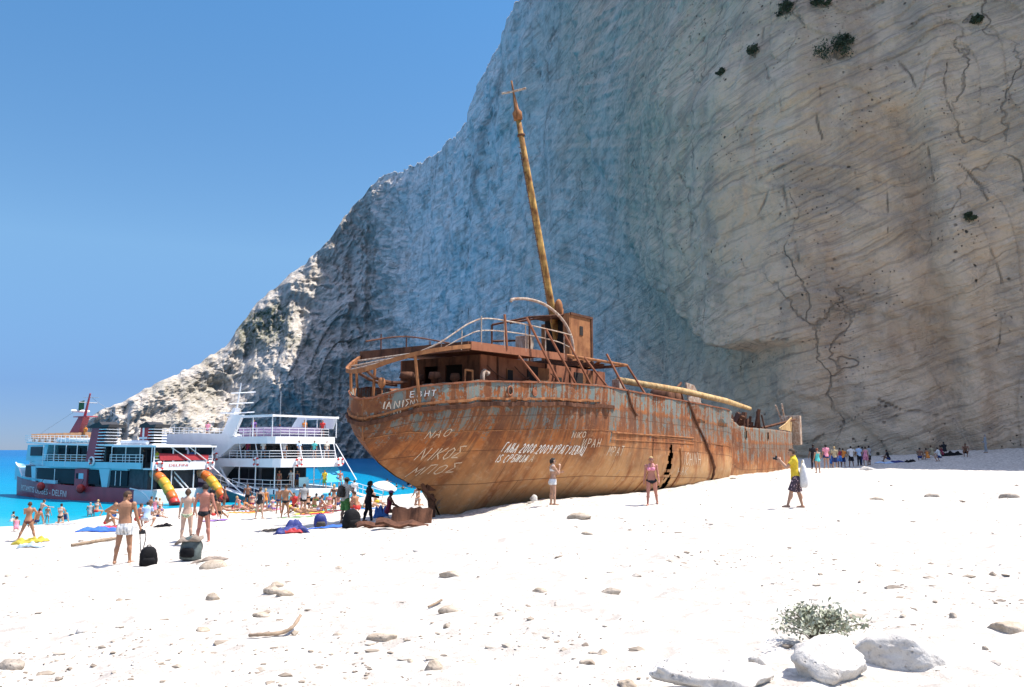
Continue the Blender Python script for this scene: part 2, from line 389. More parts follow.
    disp = disp + right * (1.8 * low + 0.35 * bed + 0.12 * bed2 + 0.25 * fine + 0.8 * mid_ + 0.9 * facet)
    # the raised slab whose edge drops from upper left to (745,347)
    ex = np.interp(PY, [-60, 60, 100, 200, 255, 300, 335, 349], [560, 583, 592, 622, 652, 692, 728, 748])
    inside = sstep(-5, 7, PX - ex - 5 * vnoise(U * .3, Z * .3, 0 * U, 77)) * (1 - sstep(345, 352, PY + 3 * vnoise(U * .35, Z * .3, 0 * U, 78)) * (1 - sstep(748, 850, PX)))
    slab = inside
    disp = disp + slab * 5.0 * sstep(-40, 120, PY) * np.where(PX > 500, 1, 0) - 0
    # hollow with an arched lip under the slab
    disp = disp - 2.2 * np.exp(-(((PX - 655) / 60) ** 2 + ((PY - 335) / 55) ** 2)) 
    # long gully and overhang on the right
    gx = 915 + (PY - 150) * 0.12 + 26 * fbm(Z * .06, 0 * Z, 0 * Z, 3, 81)
    disp = disp - 1.6 * np.exp(-((PX - gx) / 16) ** 2) * sstep(60, 150, PY) + 1.0 * np.exp(-((PX - gx - 34) / 18) ** 2)
    gx2 = 860 + (PY - 300) * -0.15
    disp = disp - 1.0 * np.exp(-((PX - gx2) / 22) ** 2) * sstep(240, 300, PY)
    disp = disp * topfade
    X = X + nx[None] * disp; Y = Y + ny[None] * disp
    Z = Z + left * far * 0.8 * rough
    # unseen rows behind the crest, dropped away to let sun reach the headland
    rowsX, rowsY, rowsZ = [X], [Y], [Z]
    for back, dn in ((5, -1.0), (25, -18), (80, -75), (81, -110)):
        k_ = 1 + back / np.hypot(X[n_r - 1], Y[n_r - 1]); rowsX.append((X[n_r - 1] * k_)[None]); rowsY.append((Y[n_r - 1] * k_)[None]); rowsZ.append(np.maximum(Z[n_r - 1] + dn * np.clip(hgt / 60, .2, 1), -6)[None])
    X, Y, Z = np.concatenate(rowsX), np.concatenate(rowsY), np.concatenate(rowsZ)
    P = np.stack([X, Y, Z], -1)
    me = grid_mesh('cliff', P)
    # ---- rock colours of the place, per vertex: (tan share, brown stain, green growth)
    PX, PY = project(X, Y, Z); R = X.shape[0]
    U = np.repeat(u[None], R, 0)
    tan = sstep(470, 650, PX + 40 * fbm(U * .03, Z * .03, 0 * U, 3, 91) - 0.14 * np.maximum(PY - 150, 0))
    st = np.exp(-((PX - (925 + 40 * fbm(Z * .06, U * .02, 0 * Z, 4, 92) + (PY - 150) * .12)) / 24) ** 2) * (.5 + .5 * fbm(U * .2, Z * .1, 0 * U, 3, 93)) * sstep(110, 170, PY) * (1 - sstep(320, 430, PY))
    st = st + 0.8 * np.exp(-((PX - 868) / 28) ** 2 - ((PY - 310) / 60) ** 2) + 0.7 * np.exp(-((PX - 905) / 20) ** 2 - ((PY - 345) / 30) ** 2)
    streak = sstep(0.05, 0.45, fbm(U * 0.22, Z * 0.022, 0 * U, 4, 95)) * sstep(700, 850, PX)
    stain = np.clip(st * (0.6 + 0.5 * fbm(U * .3, Z * .08, 0 * U, 3, 97)) + 0.45 * streak, 0, 1)
    green = (1 - sstep(300, 345, PX)) * sstep(0.0, 0.3, fbm(U * .04, Z * .05, 0 * U, 4, 99) + 0.25 * np.exp(-((PX - 262) / 30) ** 2 - ((PY - 322) / 20) ** 2) * 3 - 0.22)
    vv = np.linspace(0, 1, R)[:, None]
    green = np.clip(green * (0.35 + 0.65 * np.exp(-((PX - 262) / 40) ** 2 - ((PY - 322) / 26) ** 2)), 0, 1)
    green[-3:] = np.maximum(green[-3:], 0.6)
    ck = np.zeros_like(PX); jx = 2.2 * vnoise(U * .7, Z * .7, 0 * U, 101) + 6 * fbm(U * .14, Z * .14, 0 * U, 3, 102); jy = 3 * vnoise(U * .4, Z * .4, 0 * U, 103); cbk = sstep(-.35, .15, fbm(U * .25, Z * .25, 0 * U, 3, 107))
    for wd, pl in CRACKS:
        for (x0, y0), (x1, y1) in zip(pl[:-1], pl[1:]):
            qx, qy = PX + jx - x0, PY + jy - y0; dx, dy = x1 - x0, y1 - y0; tt = np.clip((qx * dx + qy * dy) / (dx * dx + dy * dy), 0, 1)
            d_ = np.hypot(qx - tt * dx, qy - tt * dy); ck = np.maximum(ck, (1 - sstep(wd * .25, wd * .85, d_ + .9 * vnoise(U * .9, Z * .9, 0 * U, 104))) * (cbk if wd < 2.5 else .35 + .6 * cbk))
    ck[n_r:] = 0
    fa_ = me.attributes.new('crack', 'FLOAT', 'POINT'); fa_.data.foreach_set('value', ck.reshape(-1).astype(np.float32))
    ca = me.color_attributes.new('rock', 'FLOAT_COLOR', 'POINT')
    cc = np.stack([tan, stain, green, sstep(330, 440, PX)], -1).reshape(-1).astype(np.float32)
    ca.data.foreach_set('color', cc)
    t = NT('cliff_rock'); c = t.coord('Object')
    at = t.new('Attribute', attribute_name='rock'); rgb = t.new('SeparateColor'); t.t.links.new(at.outputs['Color'], rgb.inputs[0])
    n1 = t.noise(c, 0.06, 5, 0.6); n2 = t.noise(c, 0.5, 6, 0.65); n3 = t.noise(c, 3.0, 4, 0.6)
    # bedding rises to the right
    sx = t.sep(c); cb = t.new('CombineXYZ'); t.put(cb.inputs[0], t.math('MULTIPLY', sx[0], 0.045)); t.put(cb.inputs[1], t.math('MULTIPLY', sx[1], 0.045))
    warp = t.math('MULTIPLY', t.math('SUBTRACT', n1, 0.5), 4.0)
    t.put(cb.inputs[2], t.math('ADD', t.math('SUBTRACT', sx[2], t.math('MULTIPLY', sx[0], 0.36)), warp)); b1 = t.noise(cb.outputs[0], 0.75, 6, 0.68)
    blot = t.noise(c, 0.17, 5, 0.65)
    vert = t.noise(t.coord('Object', (1, 1, 0.10)), 0.22, 5, 0.6)
    pale = t.mix(n1, (0.70, 0.655, 0.60), (0.82, 0.775, 0.715)); pale = t.mix(t.ramp(vert, [(0.5, 0), (0.72, 0.55)]), pale, (0.40, 0.38, 0.36))
    tanc = t.mix(n1, (0.60, 0.41, 0.265), (0.70, 0.53, 0.37)); tanc = t.mix(t.ramp(vert, [(0.45, 0), (0.75, 0.6)]), tanc, (0.62, 0.50, 0.38))
    base = t.mix(rgb.outputs[0], pale, tanc)
    base = t.mix(t.math('MULTIPLY', t.math('MULTIPLY', rgb.outputs[1], 0.9), t.ramp(t.noise(t.coord('Object', (1, 1, 0.35)), 0.45, 5, 0.7), [(0.36, 0.15), (0.6, 1)])), base, (0.30, 0.165, 0.09))
    base = t.mix(t.ramp(blot, [(0.38, 0.5), (0.52, 0)]), base, (0.30, 0.24, 0.185))
    base = t.mix(t.ramp(b1, [(0.34, 0.5), (0.46, 0)]), base, (0.26, 0.21, 0.165))
    base = t.mix(t.ramp(b1, [(0.56, 0), (0.70, 0.28)]), base, (0.50, 0.44, 0.37))
    base = t.mix(t.ramp(n2, [(0.30, 0.4), (0.48, 0)]), base, (0.22, 0.20, 0.18))
    b2 = t.noise(cb.outputs[0], 2.4, 3, 0.55); base = t.mix(t.math('MULTIPLY', t.ramp(b2, [(0.32, 0.42), (0.46, 0)]), rgb.outputs[0]), base, (0.15, 0.115, 0.085))
    fleck = t.noise(t.coord('Object', (1, 1, 0.28)), 0.55, 4, 0.7); base = t.mix(t.math('MULTIPLY', t.ramp(fleck, [(0.31, 0.8), (0.38, 0)]), t.math('SUBTRACT', 1.0, rgb.outputs[0])), base, (0.10, 0.11, 0.10))
    # solution holes and dark tufts, in loose swarms
    wv = t.new('VectorMath', operation='MULTIPLY_ADD'); t.put(wv.inputs[0], t.voro(c, 0.35, out='Color')); wv.inputs[1].default_value = (1.2, 1.2, 1.2); t.put(wv.inputs[2], c)
    vd = t.math('ADD', t.voro(wv.outputs[0], 0.62), t.math('MULTIPLY', t.math('SUBTRACT', n3, .5), .16)); spot = t.ramp(vd, [(0.05, 1), (0.12, 0)])
    sw = t.ramp(t.noise(c, 0.09, 3, 0.6), [(0.46, 0), (0.58, 1)]); spots = t.math('MULTIPLY', spot, sw)
    vd2 = t.voro(c, 1.7); spot2 = t.math('MULTIPLY', t.ramp(vd2, [(0.08, 1), (0.17, 0)]), t.ramp(t.noise(c, 0.16, 3), [(0.5, 0), (0.6, 0.9)]))
    spots = t.math('MAXIMUM', spots, spot2)
    a2 = t.new('Attribute', attribute_name='crack'); crack = t.math('MULTIPLY', a2.outputs['Fac'], t.ramp(n2, [(0.36, 0.35), (0.5, 1)]))
    wf = t.new('VectorMath', operation='MULTIPLY_ADD'); nf = t.new('TexNoise'); t.put(nf.inputs['Vector'], c); nf.inputs['Scale'].default_value = 0.16; nf.inputs['Detail'].default_value = 4
    t.put(wf.inputs[0], nf.outputs['Color']); wf.inputs[1].default_value = (9, 9, 9); t.put(wf.inputs[2], t.coord('Object', (1, 1, 0.55)))
    frac = t.ramp(t.voro(wf.outputs[0], 0.055, 'DISTANCE_TO_EDGE'), [(0.0018, 1), (0.0075, 0)]); frac = t.math('MULTIPLY', frac, t.ramp(t.noise(c, 0.07, 3, 0.6), [(0.46, 0), (0.58, 0.5)]))
    dark = t.math('MAXIMUM', t.math('MAXIMUM', spots, t.math('MULTIPLY', crack, 0.6)), frac)
    base = t.mix(t.math('MULTIPLY', dark, 0.9), base, (0.035, 0.035, 0.028))
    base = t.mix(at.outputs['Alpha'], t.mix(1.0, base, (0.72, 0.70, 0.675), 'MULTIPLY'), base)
    gm = t.math('MULTIPLY', rgb.outputs[2], t.ramp(n2, [(0.42, 0.2), (0.56, 1)]))
    base = t.mix(gm, base, (0.085, 0.10, 0.05))
    h = t.math('ADD', t.math('MULTIPLY', b1, 0.8), t.math('MULTIPLY', n2, 0.9)); h = t.math('ADD', h, t.math('MULTIPLY', n3, 0.22)); h = t.math('ADD', h, t.math('MULTIPLY', blot, 1.6)); h = t.math('ADD', h, t.math('MULTIPLY', b2, 0.5)); h = t.math('ADD', h, t.math('MULTIPLY', fleck, 0.5))
    h = t.math('SUBTRACT', h, t.math('MULTIPLY', dark, 0.7))
    t.out(base, 0.95, t.bump(h, 0.9, 0.8), 0.1)
    tag(link_mesh('cliff', me, t.m), kind='structure')
    return X, Y, Z, PX, PY
CX, CY, CZ, CPX, CPY = make_cliff()
def on_cliff(px, py):
    m = (CPX - px) ** 2 + (CPY - py) ** 2; i = np.unravel_index(np.argmin(m), m.shape)
    return Vector((CX[i], CY[i], CZ[i]))
# ------------------------------------------------------------------ the wreck
WTH = 54.0; W0 = np.array([-5.25, 30.1]); WL = 46.0; WB = 3.7; ZB = 1.6
wd = np.array([math.cos(rad(WTH)), math.sin(rad(WTH))])
wreck = empty('shipwreck', (W0[0], W0[1], ZB), rad(WTH))
tag(wreck, 'large rusty wrecked freighter with faded teal paint stranded on the white beach', 'shipwreck')
def W(s, n, z): return (s, -n, z - ZB)             # along, towards the viewer's side, height above the sea
def w_world(s, n, z): return np.array([W0[0] + wd[0] * s + wd[1] * n, W0[1] + wd[1] * s - wd[0] * n, z])
def half_beam(s):
    k = np.interp(s, [0, .06, .25, .7, 1.5, 2.5, 4, 6, 8.5], [.002, .10, .225, .39, .57, .73, .865, .96, 1.0]) * WB
    t = np.clip((s - 0.62 * WL) / (0.38 * WL), 0, 1); k = k * (1 - t ** 1.8) + 0.9 * t ** 1.8
    return k - 0.7 * sstep(24.7, 25.3, s)
def z_top(s): return np.interp(s, [0, .2, .5, .94, 1.84, 3, 7, 10.5, 15.3, 20.9, 24.2, 25.6, 27.5, 29, 43, 46], [6.62, 6.72, 6.88, 7.04, 7.17, 7.30, 7.46, 7.54, 7.38, 7.2, 7.06, 6.8, 6.25, 6.16, 6.12, 6.2])
def z_rub(s): return z_top(s) - np.interp(s, [0, .5, 1, 3, 46], [.92, .9, .88, .86, 1.0])
def z_keel(s): return np.interp(s, [0, .1, .4, .8, 1.7, 3, 3.7, 4.1, 4.6, 46], [5.35, 5.12, 4.75, 4.35, 3.85, 3.35, 3.0, 2.4, 1.7, 1.4])
def hull_n(s, z):
    zk, zr = z_keel(s), z_rub(s); v = np.clip((z - zk) / (zr - zk), 0, 1)
    p = np.interp(s, [0, 4, 6, 9, 14, 20, 30, 46], [1.9, 1.35, 1.5, 2.1, 3.6, 6, 5, 3.0])
    dent = 0.045 * fbm(np.asarray(s) * .55, np.asarray(z) * .8, 0 * np.asarray(z), 3, 19) * np.clip(half_beam(s), 0, 1.5) / 1.5
    return half_beam(s) * np.maximum(1 - (1 - v) ** p, 0.012) * (1 + 0.012 * np.clip(z - zr, 0, 2)) + dent

def hull_material(name, base_shift=0.0):
    t = NT(name); uv = t.coord(uv='plate'); sx = t.sep(uv); s_, d_ = sx[0], sx[1]      # metres along, metres below the rail
    c = t.coord('Object')
    n1 = t.noise(c, 0.55, 5, 0.6); n2 = t.noise(c, 3.5, 5, 0.7); n3 = t.noise(c, 16, 3, 0.7)
    stv = t.noise(t.coord(uv='plate', scale=(3.2, 0.30, 1)), 1.0, 5, 0.65); stf = t.noise(t.coord(uv='plate', scale=(9, 0.5, 1)), 1.0, 4, 0.65)
    slant = t.noise(t.coord(uv='plate', scale=(1.0, 0.35, 1), rot=(0, 0, rad(-24))), 1.3, 4, 0.6)
    rust = t.ramp(n1, [(0.30, (0.15, 0.046, 0.017)), (0.48, (0.34, 0.115, 0.034)), (0.66, (0.46, 0.19, 0.062))])
    rust = t.mix(t.ramp(stv, [(0.42, 0.75), (0.56, 0)]), rust, (0.115, 0.045, 0.022))
    rust = t.mix(t.ramp(t.noise(c, 1.5, 5, 0.7), [(0.50, 0), (0.62, 0.7)]), rust, (0.13, 0.042, 0.02))
    rust = t.mix(t.ramp(n2, [(0.56, 0), (0.70, 0.6)]), rust, (0.43, 0.22, 0.10))
    # worn ochre steel near the sand
    low = t.ramp(t.math('ADD', t.math('MULTIPLY', d_, 0.2), t.math('MULTIPLY', t.math('SUBTRACT', n1, 0.5), 0.5)), [(0.42, 0), (0.72, 1)])
    fore = t.ramp(t.math('MULTIPLY', s_, 0.025), [(0.10, 0.55), (0.45, 1.0)])
    och = t.mix(slant, (0.38, 0.165, 0.06), (0.60, 0.385, 0.185)); och = t.mix(t.ramp(slant, [(0.36, 0.7), (0.5, 0)]), och, (0.23, 0.08, 0.03))
    och = t.mix(t.ramp(n2, [(0.5, 0), (0.72, 0.5)]), och, (0.55, 0.42, 0.27))
    col = t.mix(t.math('MULTIPLY', low, fore), rust, och)
    # what is left of the teal paint, in two strakes, peeled from below
    w = t.math('ADD', t.math('MULTIPLY', t.math('SUBTRACT', stv, 0.5), 2.0), t.math('MULTIPLY', t.math('SUBTRACT', n2, 0.5), 1.1))
    w = t.math('ADD', w, t.math('MULTIPLY', t.math('SUBTRACT', n1, 0.5), 1.4)); w = t.math('ADD', w, t.math('MULTIPLY', t.math('SUBTRACT', n3, 0.5), 0.55)); w = t.math('ADD', w, t.math('MULTIPLY', t.math('SUBTRACT', stf, 0.5), 0.9))
    band = t.ramp(t.math('MULTIPLY', d_, 0.25), [(0.0, 0.62), (0.19, 0.56), (0.235, 0.28), (0.26, 0.56), (0.45, 0.42), (0.62, 0.10), (0.75, 0.0)])
    pm = t.ramp(t.math('ADD', w, t.math('SUBTRACT', band, 0.10)), [(0.42, 0), (0.52, 1)])
    paint = t.mix(n2, (0.10, 0.135, 0.12), (0.205, 0.23, 0.20)); paint = t.mix(t.ramp(n1, [(0.5, 0), (0.7, 0.6)]), paint, (0.105, 0.155, 0.18))
    paint = t.mix(t.ramp(stf, [(0.50, 0), (0.62, 0.75)]), paint, (0.27, 0.12, 0.055))
    col = t.mix(pm, col, paint)
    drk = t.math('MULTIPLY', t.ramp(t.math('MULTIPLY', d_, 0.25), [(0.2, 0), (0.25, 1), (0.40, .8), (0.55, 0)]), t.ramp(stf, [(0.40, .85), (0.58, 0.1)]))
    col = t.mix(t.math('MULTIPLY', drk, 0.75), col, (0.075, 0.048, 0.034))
    # pale scratches and chips
    col = t.mix(t.ramp(n3, [(0.68, 0), (0.76, 0.45)]), col, (0.62, 0.57, 0.50))
    col = t.mix(t.ramp(stf, [(0.28, 0.55), (0.40, 0)]), col, (0.075, 0.036, 0.022))
    # plate seams
    br = t.new('TexBrick'); t.put(br.inputs['Vector'], uv); br.offset = 0.37
    br.inputs['Scale'].default_value = 1.0; br.inputs['Brick Width'].default_value = 3.3; br.inputs['Row Height'].default_value = 1.28
    br.inputs['Mortar Size'].default_value = 0.016; br.inputs['Mortar Smooth'].default_value = 0.3
    seam = br.outputs['Fac']
    col = t.mix(t.math('MULTIPLY', seam, 0.75), col, (0.11, 0.045, 0.022))
    wav = t.noise(t.coord(uv='plate', scale=(0.9, 0.5, 1)), 1.0, 2)
    h = t.math('ADD', t.math('MULTIPLY', n2, 0.5), t.math('MULTIPLY', pm, 0.35)); h = t.math('ADD', h, t.math('MULTIPLY', n3, 0.15)); h = t.math('SUBTRACT', h, t.math('MULTIPLY', seam, -0.6))
    h = t.math('ADD', h, t.math('MULTIPLY', wav, 3.0))
    t.out(col, 0.85, t.bump(h, 0.7, 0.03), 0.25)
    return t.m
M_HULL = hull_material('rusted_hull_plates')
def rust_mat(name, a, b, scale=2.0):
    t = NT(name); c = t.coord(); n = t.noise(c, scale, 6, 0.65); n2 = t.noise(c, scale * 9, 3)
    vs = t.noise(t.coord('Object', (3, 3, 0.4)), scale, 4)
    col = t.ramp(n, [(0.32, a), (0.66, b)]); col = t.mix(t.ramp(vs, [(0.5, 0), (0.7, 0.7)]), col, tuple(x * 0.45 for x in a))
    t.out(col, 0.85, t.bump(t.math('ADD', n, t.math('MULTIPLY', n2, .4)), 0.6, 0.02), 0.2); return t.m
M_RUST = rust_mat('rust', (0.20, 0.075, 0.032), (0.36, 0.16, 0.065))
M_BROWN = rust_mat('red_brown_rust', (0.21, 0.075, 0.04), (0.31, 0.125, 0.065), 1.2)
M_DARK = rust_mat('dark_rust', (0.06, 0.026, 0.016), (0.15, 0.065, 0.035))
M_INK = plain('painted_inner_shade', (0.018, 0.013, 0.011), 0.95)  # near-black colour paints the shade inside openings
M_RAILW = rust_mat('flaking_white_pipe', (0.27, 0.14, 0.08), (0.52, 0.45, 0.37), 5)
M_BOOM = rust_mat('yellowed_pole', (0.36, 0.20, 0.08), (0.58, 0.42, 0.21), 2.5)
M_MAST = rust_mat('mast_rust', (0.15, 0.05, 0.02), (0.62, 0.37, 0.11), 2.0)
M_CHALK = plain('white_paint_stroke', (0.72, 0.69, 0.63), 0.9, 0.2, 20)
M_CHALK2 = plain('worn_paint_stroke', (0.60, 0.49, 0.36), 0.9, 0.2, 20)

def hull_loft(name, s0, s1, ns, mat, holes=(), keep_parent=True):
    ss = np.concatenate([[0, .02, .06, .12, .2], np.linspace(.3, 2.5, 24), np.linspace(2.6, s1, ns)]) if s0 == 0 else np.linspace(s0, s1, ns)
    nv = 44
    rows = []; uvs = []
    for s in ss:
        zk, zt = float(z_keel(s)), float(z_top(s)); zs = zk + (zt - zk) * np.linspace(0, 1, nv)
        zs = np.minimum(zs, zt)
        nn = hull_n(s, zs)
        th = min(0.07, half_beam(s) * .5); dk = max(zt - 1.0, zk + .1)
        # thin wall, ragged top, deck inside
        rag = 0.03 * float(vnoise(s * 4, 0, 0, 5))
        near = [(s, a, z) for a, z in zip(nn, zs)]; near[-1] = (s, nn[-1], zt + rag)
        hb = float(nn[-1])
        inner = [(s, hb - th, zt + rag), (s, hb - th, dk), (s, 0, dk + .05)]
        ring = near + inner
        far = [(p[0], -p[1], p[2]) for p in ring[::-1]][1:]
        full = ring + far
        rows.append([W(*p) for p in full])
        uvs.append([(p[0], float(zt) - p[2]) for p in full])
    P = np.array(rows); R, C = P.shape[:2]; mask = np.ones((R - 1, C - 1), bool); UV = np.array(uvs)
    for (hs, hz, rs, rz, jag) in holes:
        cs = (P[:-1, :-1, 0] + P[1:, 1:, 0]) / 2; cz = (P[:-1, :-1, 2] + P[1:, 1:, 2]) / 2 + ZB
        e = ((cs - hs) / rs) ** 2 + ((cz - hz) / rz) ** 2 + jag * vnoise(cs * 6, cz * 6, 0, 3)
        m = e < 1; m[:, nv - 1:] = False; mask &= ~m
    me = grid_mesh(name, P, mask)
    ul = me.uv_layers.new(name='plate'); li = np.zeros(len(me.loops), np.int32); me.loops.foreach_get('vertex_index', li)
    ul.data.foreach_set('uv', UV.reshape(-1, 2)[li].reshape(-1).astype(np.float32))
    # end caps
    return link_mesh(name, me, mat, wreck)
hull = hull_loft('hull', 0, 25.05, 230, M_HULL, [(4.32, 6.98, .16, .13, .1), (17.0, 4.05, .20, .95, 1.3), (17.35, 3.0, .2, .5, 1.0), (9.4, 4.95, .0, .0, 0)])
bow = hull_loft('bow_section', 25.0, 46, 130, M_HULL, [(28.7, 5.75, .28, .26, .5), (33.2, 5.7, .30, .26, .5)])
tag(bow, 'paler broken bow section of the rusty hull')
# broken stem closing the bow
def section(s, inset=0.0, m=16):
    zk, zt = float(z_keel(s)), float(z_top(s)); zs = np.linspace(zk, zt, m)
    nn = np.maximum(hull_n(s, zs) - inset, 0.01); return [W(s, a, z) for a, z in zip(nn, zs)] + [W(s, -a, z) for a, z in zip(nn[::-1], zs[::-1])]
def bulkhead(name, s, parent, mat):
    b = MB(); r0 = section(s); r1 = [(p[0] + .05, p[1], p[2]) for p in r0]; b.loft([r0, r1]); return b.build(name, mat, parent)
bulkhead('stem_plate', 45.95, bow, M_RUST); bulkhead('bulkhead', 24.98, hull, M_DARK)
# inner lining so that holes open on darkness
b = MB(); b.tube([W(.03, 0, z) for z in (5.1, 5.5, 5.9, 6.3, 6.66)], .05, 6); b.build('stern_bar', M_RUST, hull)
# rub rail: a thick torn strake round the stern
def hull_pt(s, z, off, side=1):
    n = float(hull_n(s, z)); e = 0.05
    ds = (float(hull_n(s + e, z)) - float(hull_n(max(s - e, 0), z))) / (e + min(e, s) if s > 0 else e)
    nx_, ny_ = -ds, 1.0; l = math.hypot(nx_, ny_); nx_, ny_ = nx_ / l, ny_ / l
    return (s + nx_ * off, side * (n + ny_ * off), z)
def strake(name, zfun, s_end, r_z, out, mat, s_far=12, wob=0.03):
    b = MB(); path = [(s, -1) for s in np.linspace(s_far, 2.6, 20)] + [(s, -1) for s in np.geomspace(2.5, .02, 16)] + [(s, 1) for s in np.geomspace(.02, 2.5, 16)] + [(s, 1) for s in np.linspace(2.6, s_end, 70)]
    rings = []
    for i, (s, sd) in enumerate(path):
        z = float(zfun(s)) + wob * float(vnoise(i * .35, 0, 0, 4)); o = out * (0.75 + 0.5 * float(vnoise(i * .6, 0, 0, 6)))
        if i in (0, len(path) - 1): o *= .4
        a = hull_pt(s, z + r_z, -.02, sd); b1 = hull_pt(s, z + r_z * .8, o, sd); b2 = hull_pt(s, z - r_z * .8, o, sd); c_ = hull_pt(s, z - r_z, -.02, sd)
        rings.append([W(*a), W(*b1), W(*b2), W(*c_)])
    b.loft(rings); return b.build(name, mat, wreck)
strake('rub_rail', z_rub, 11.4, 0.085, 0.17, M_DARK)
strake('rub_rail', lambda s: z_rub(s) + .20, 10.2, 0.05, 0.10, M_RUST)
strake('rail_cap', lambda s: z_top(s) - .03, 24.5, 0.035, 0.06, M_BROWN, 20, 0.0)
strake('plate_edge', lambda s: z_rub(s) - np.interp(s, [0, 2, 30], [.55, .95, 1.15]), 24.6, 0.022, 0.03, M_RUST, 10, 0.0)
# long dark scar hanging down the side, and a shorter one
def hull_line(name, pts, r, mat):
    b = MB(); P = []
    for (s0, z0), (s1, z1) in zip(pts[:-1], pts[1:]):
        for k in np.linspace(0, 1, 6)[:-1]: s, z = s0 + (s1 - s0) * k, z0 + (z1 - z0) * k; P.append(W(*hull_pt(s, z, r * .4)))
    P.append(W(*hull_pt(*pts[-1], r * .4)))
    b.tube(P, [r * (0.6 + 0.6 * random.random()) for _ in P], 6); return b.build(name, mat, wreck)
hull_line('torn_seam', [(18.9, 7.25), (19.6, 6.55), (20.6, 5.6), (21.5, 4.7), (22.2, 3.9), (22.4, 3.0)], 0.085, M_DARK)
hull_line('torn_seam', [(12.5, 7.45), (12.8, 6.9), (13.4, 6.35)], 0.07, M_DARK)
hull_line('frame_edge', [(15.1, 5.3), (15.15, 4.2), (15.1, 2.7)], 0.025, M_RUST)
hull_line('frame_edge', [(17.9, 4.9), (18.1, 4.0), (18.05, 2.9)], 0.05, M_RUST)
hull_line('frame_edge', [(11.2, 5.55), (14, 5.5), (17.4, 5.45), (19.5, 5.4)], 0.035, M_RUST)
hull_line('frame_edge', [(11.2, 5.25), (14, 5.2), (17.4, 5.15), (19.5, 5.1)], 0.025, M_RUST)
# porthole ring
b = MB(); b.torus(W(*hull_pt(4.32, 6.98, .01)), .17, .03, (0.1, -1, 0)); b.build('porthole_ring', M_BROWN, hull, True)
b = MB(); b.torus(W(*hull_pt(5.6, 7.0, .01)), .15, .025, (0.05, -1, 0)); b.ell(W(*hull_pt(5.6, 7.0, 0)), .14, .03, .14); b.build('porthole_cover', M_BROWN, hull, True)

# graffiti: brush strokes laid on the plates
GL = {'Ν': [[(0, 0), (0, 1), (.6, 0), (.6, 1)]], 'Ι': [[(.2, 0), (.2, 1)]], 'Κ': [[(0, 0), (0, 1)], [(.6, 1), (.05, .5), (.6, 0)]], 'Ο': [[(.3, 0), (.02, .2), (0, .75), (.3, 1), (.6, .8), (.6, .2), (.3, 0)]],
      'Σ': [[(.6, 1), (0, .98), (.4, .5), (0, .02), (.62, 0)]], 'Μ': [[(0, 0), (.08, 1), (.35, .4), (.62, 1), (.7, 0)]], 'Π': [[(0, 0), (0, 1), (.55, 1), (.55, 0)]], 'Г': [[(0, 0), (0, 1), (.5, 1)]],
      'А': [[(0, 0), (.3, 1), (.6, 0)], [(.12, .38), (.48, .38)]], 'Њ': [[(0, 0), (0, 1)], [(.35, 1), (.35, 0), (.65, .05), (.7, .35), (.38, .5), (0, .5)]], '2': [[(0, .8), (.25, 1), (.5, .78), (0, 0), (.55, 0)]],
      '0': [[(.25, 0), (0, .3), (.02, .8), (.25, 1), (.5, .75), (.48, .2), (.25, 0)]], '8': [[(.25, .52), (0, .78), (.25, 1), (.5, .78), (.0, .25), (.25, 0), (.5, .25), (.25, .52)]], '9': [[(.5, .7), (.25, .5), (0, .75), (.25, 1), (.5, .75), (.42, .2), (.2, 0)]],
      '.': [[(.1, 0), (.14, .06)]], 'К': [[(0, 0), (0, 1)], [(.55, 1), (.05, .5), (.55, 0)]], 'Р': [[(0, 0), (0, 1), (.4, .95), (.5, .72), (.35, .5), (0, .48)]], 'У': [[(0, 1), (.3, .45)], [(.55, 1), (.1, 0)]], 'Ј': [[(.4, 1), (.4, .15), (.2, 0), (0, .15)]],
      'Е': [[(.5, 1), (0, 1), (0, 0), (.5, 0)], [(0, .5), (.4, .5)]], 'В': [[(0, .5), (.4, .6), (.42, .9), (0, 1), (0, 0), (.45, .05), (.5, .4), (0, .5)]], 'Ц': [[(0, 1), (0, 0), (.5, 0), (.5, 1)], [(.5, 0), (.6, 0), (.6, -.18)]], 'С': [[(.5, .9), (.2, 1), (0, .6), (.05, .15), (.3, 0), (.52, .12)]],
      'Б': [[(.5, 1), (0, 1), (0, 0), (.45, .05), (.48, .4), (0, .5)]], 'И': [[(0, 1), (0, 0), (.5, 1), (.5, 0)]], 'S': [[(.5, .9), (.2, 1), (0, .75), (.5, .28), (.3, 0), (0, .1)]], ' ': [], 'Т': [[(0, 1), (.6, 1)], [(.3, 1), (.3, 0)]], 'Η': [[(0, 0), (0, 1)], [(.5, 0), (.5, 1)], [(0, .5), (.5, .5)]],
      'Υ': [[(0, 1), (.28, .5), (.28, 0)], [(.55, 1), (.28, .5)]]}
LOOK = {'Α': 'А', 'Ε': 'Е', 'Β': 'В', 'О': 'Ο', 'Н': 'Η', 'М': 'Μ', 'Τ': 'Т', 'I': 'Ι', 'П': 'Π', 'Γ': 'Г'}
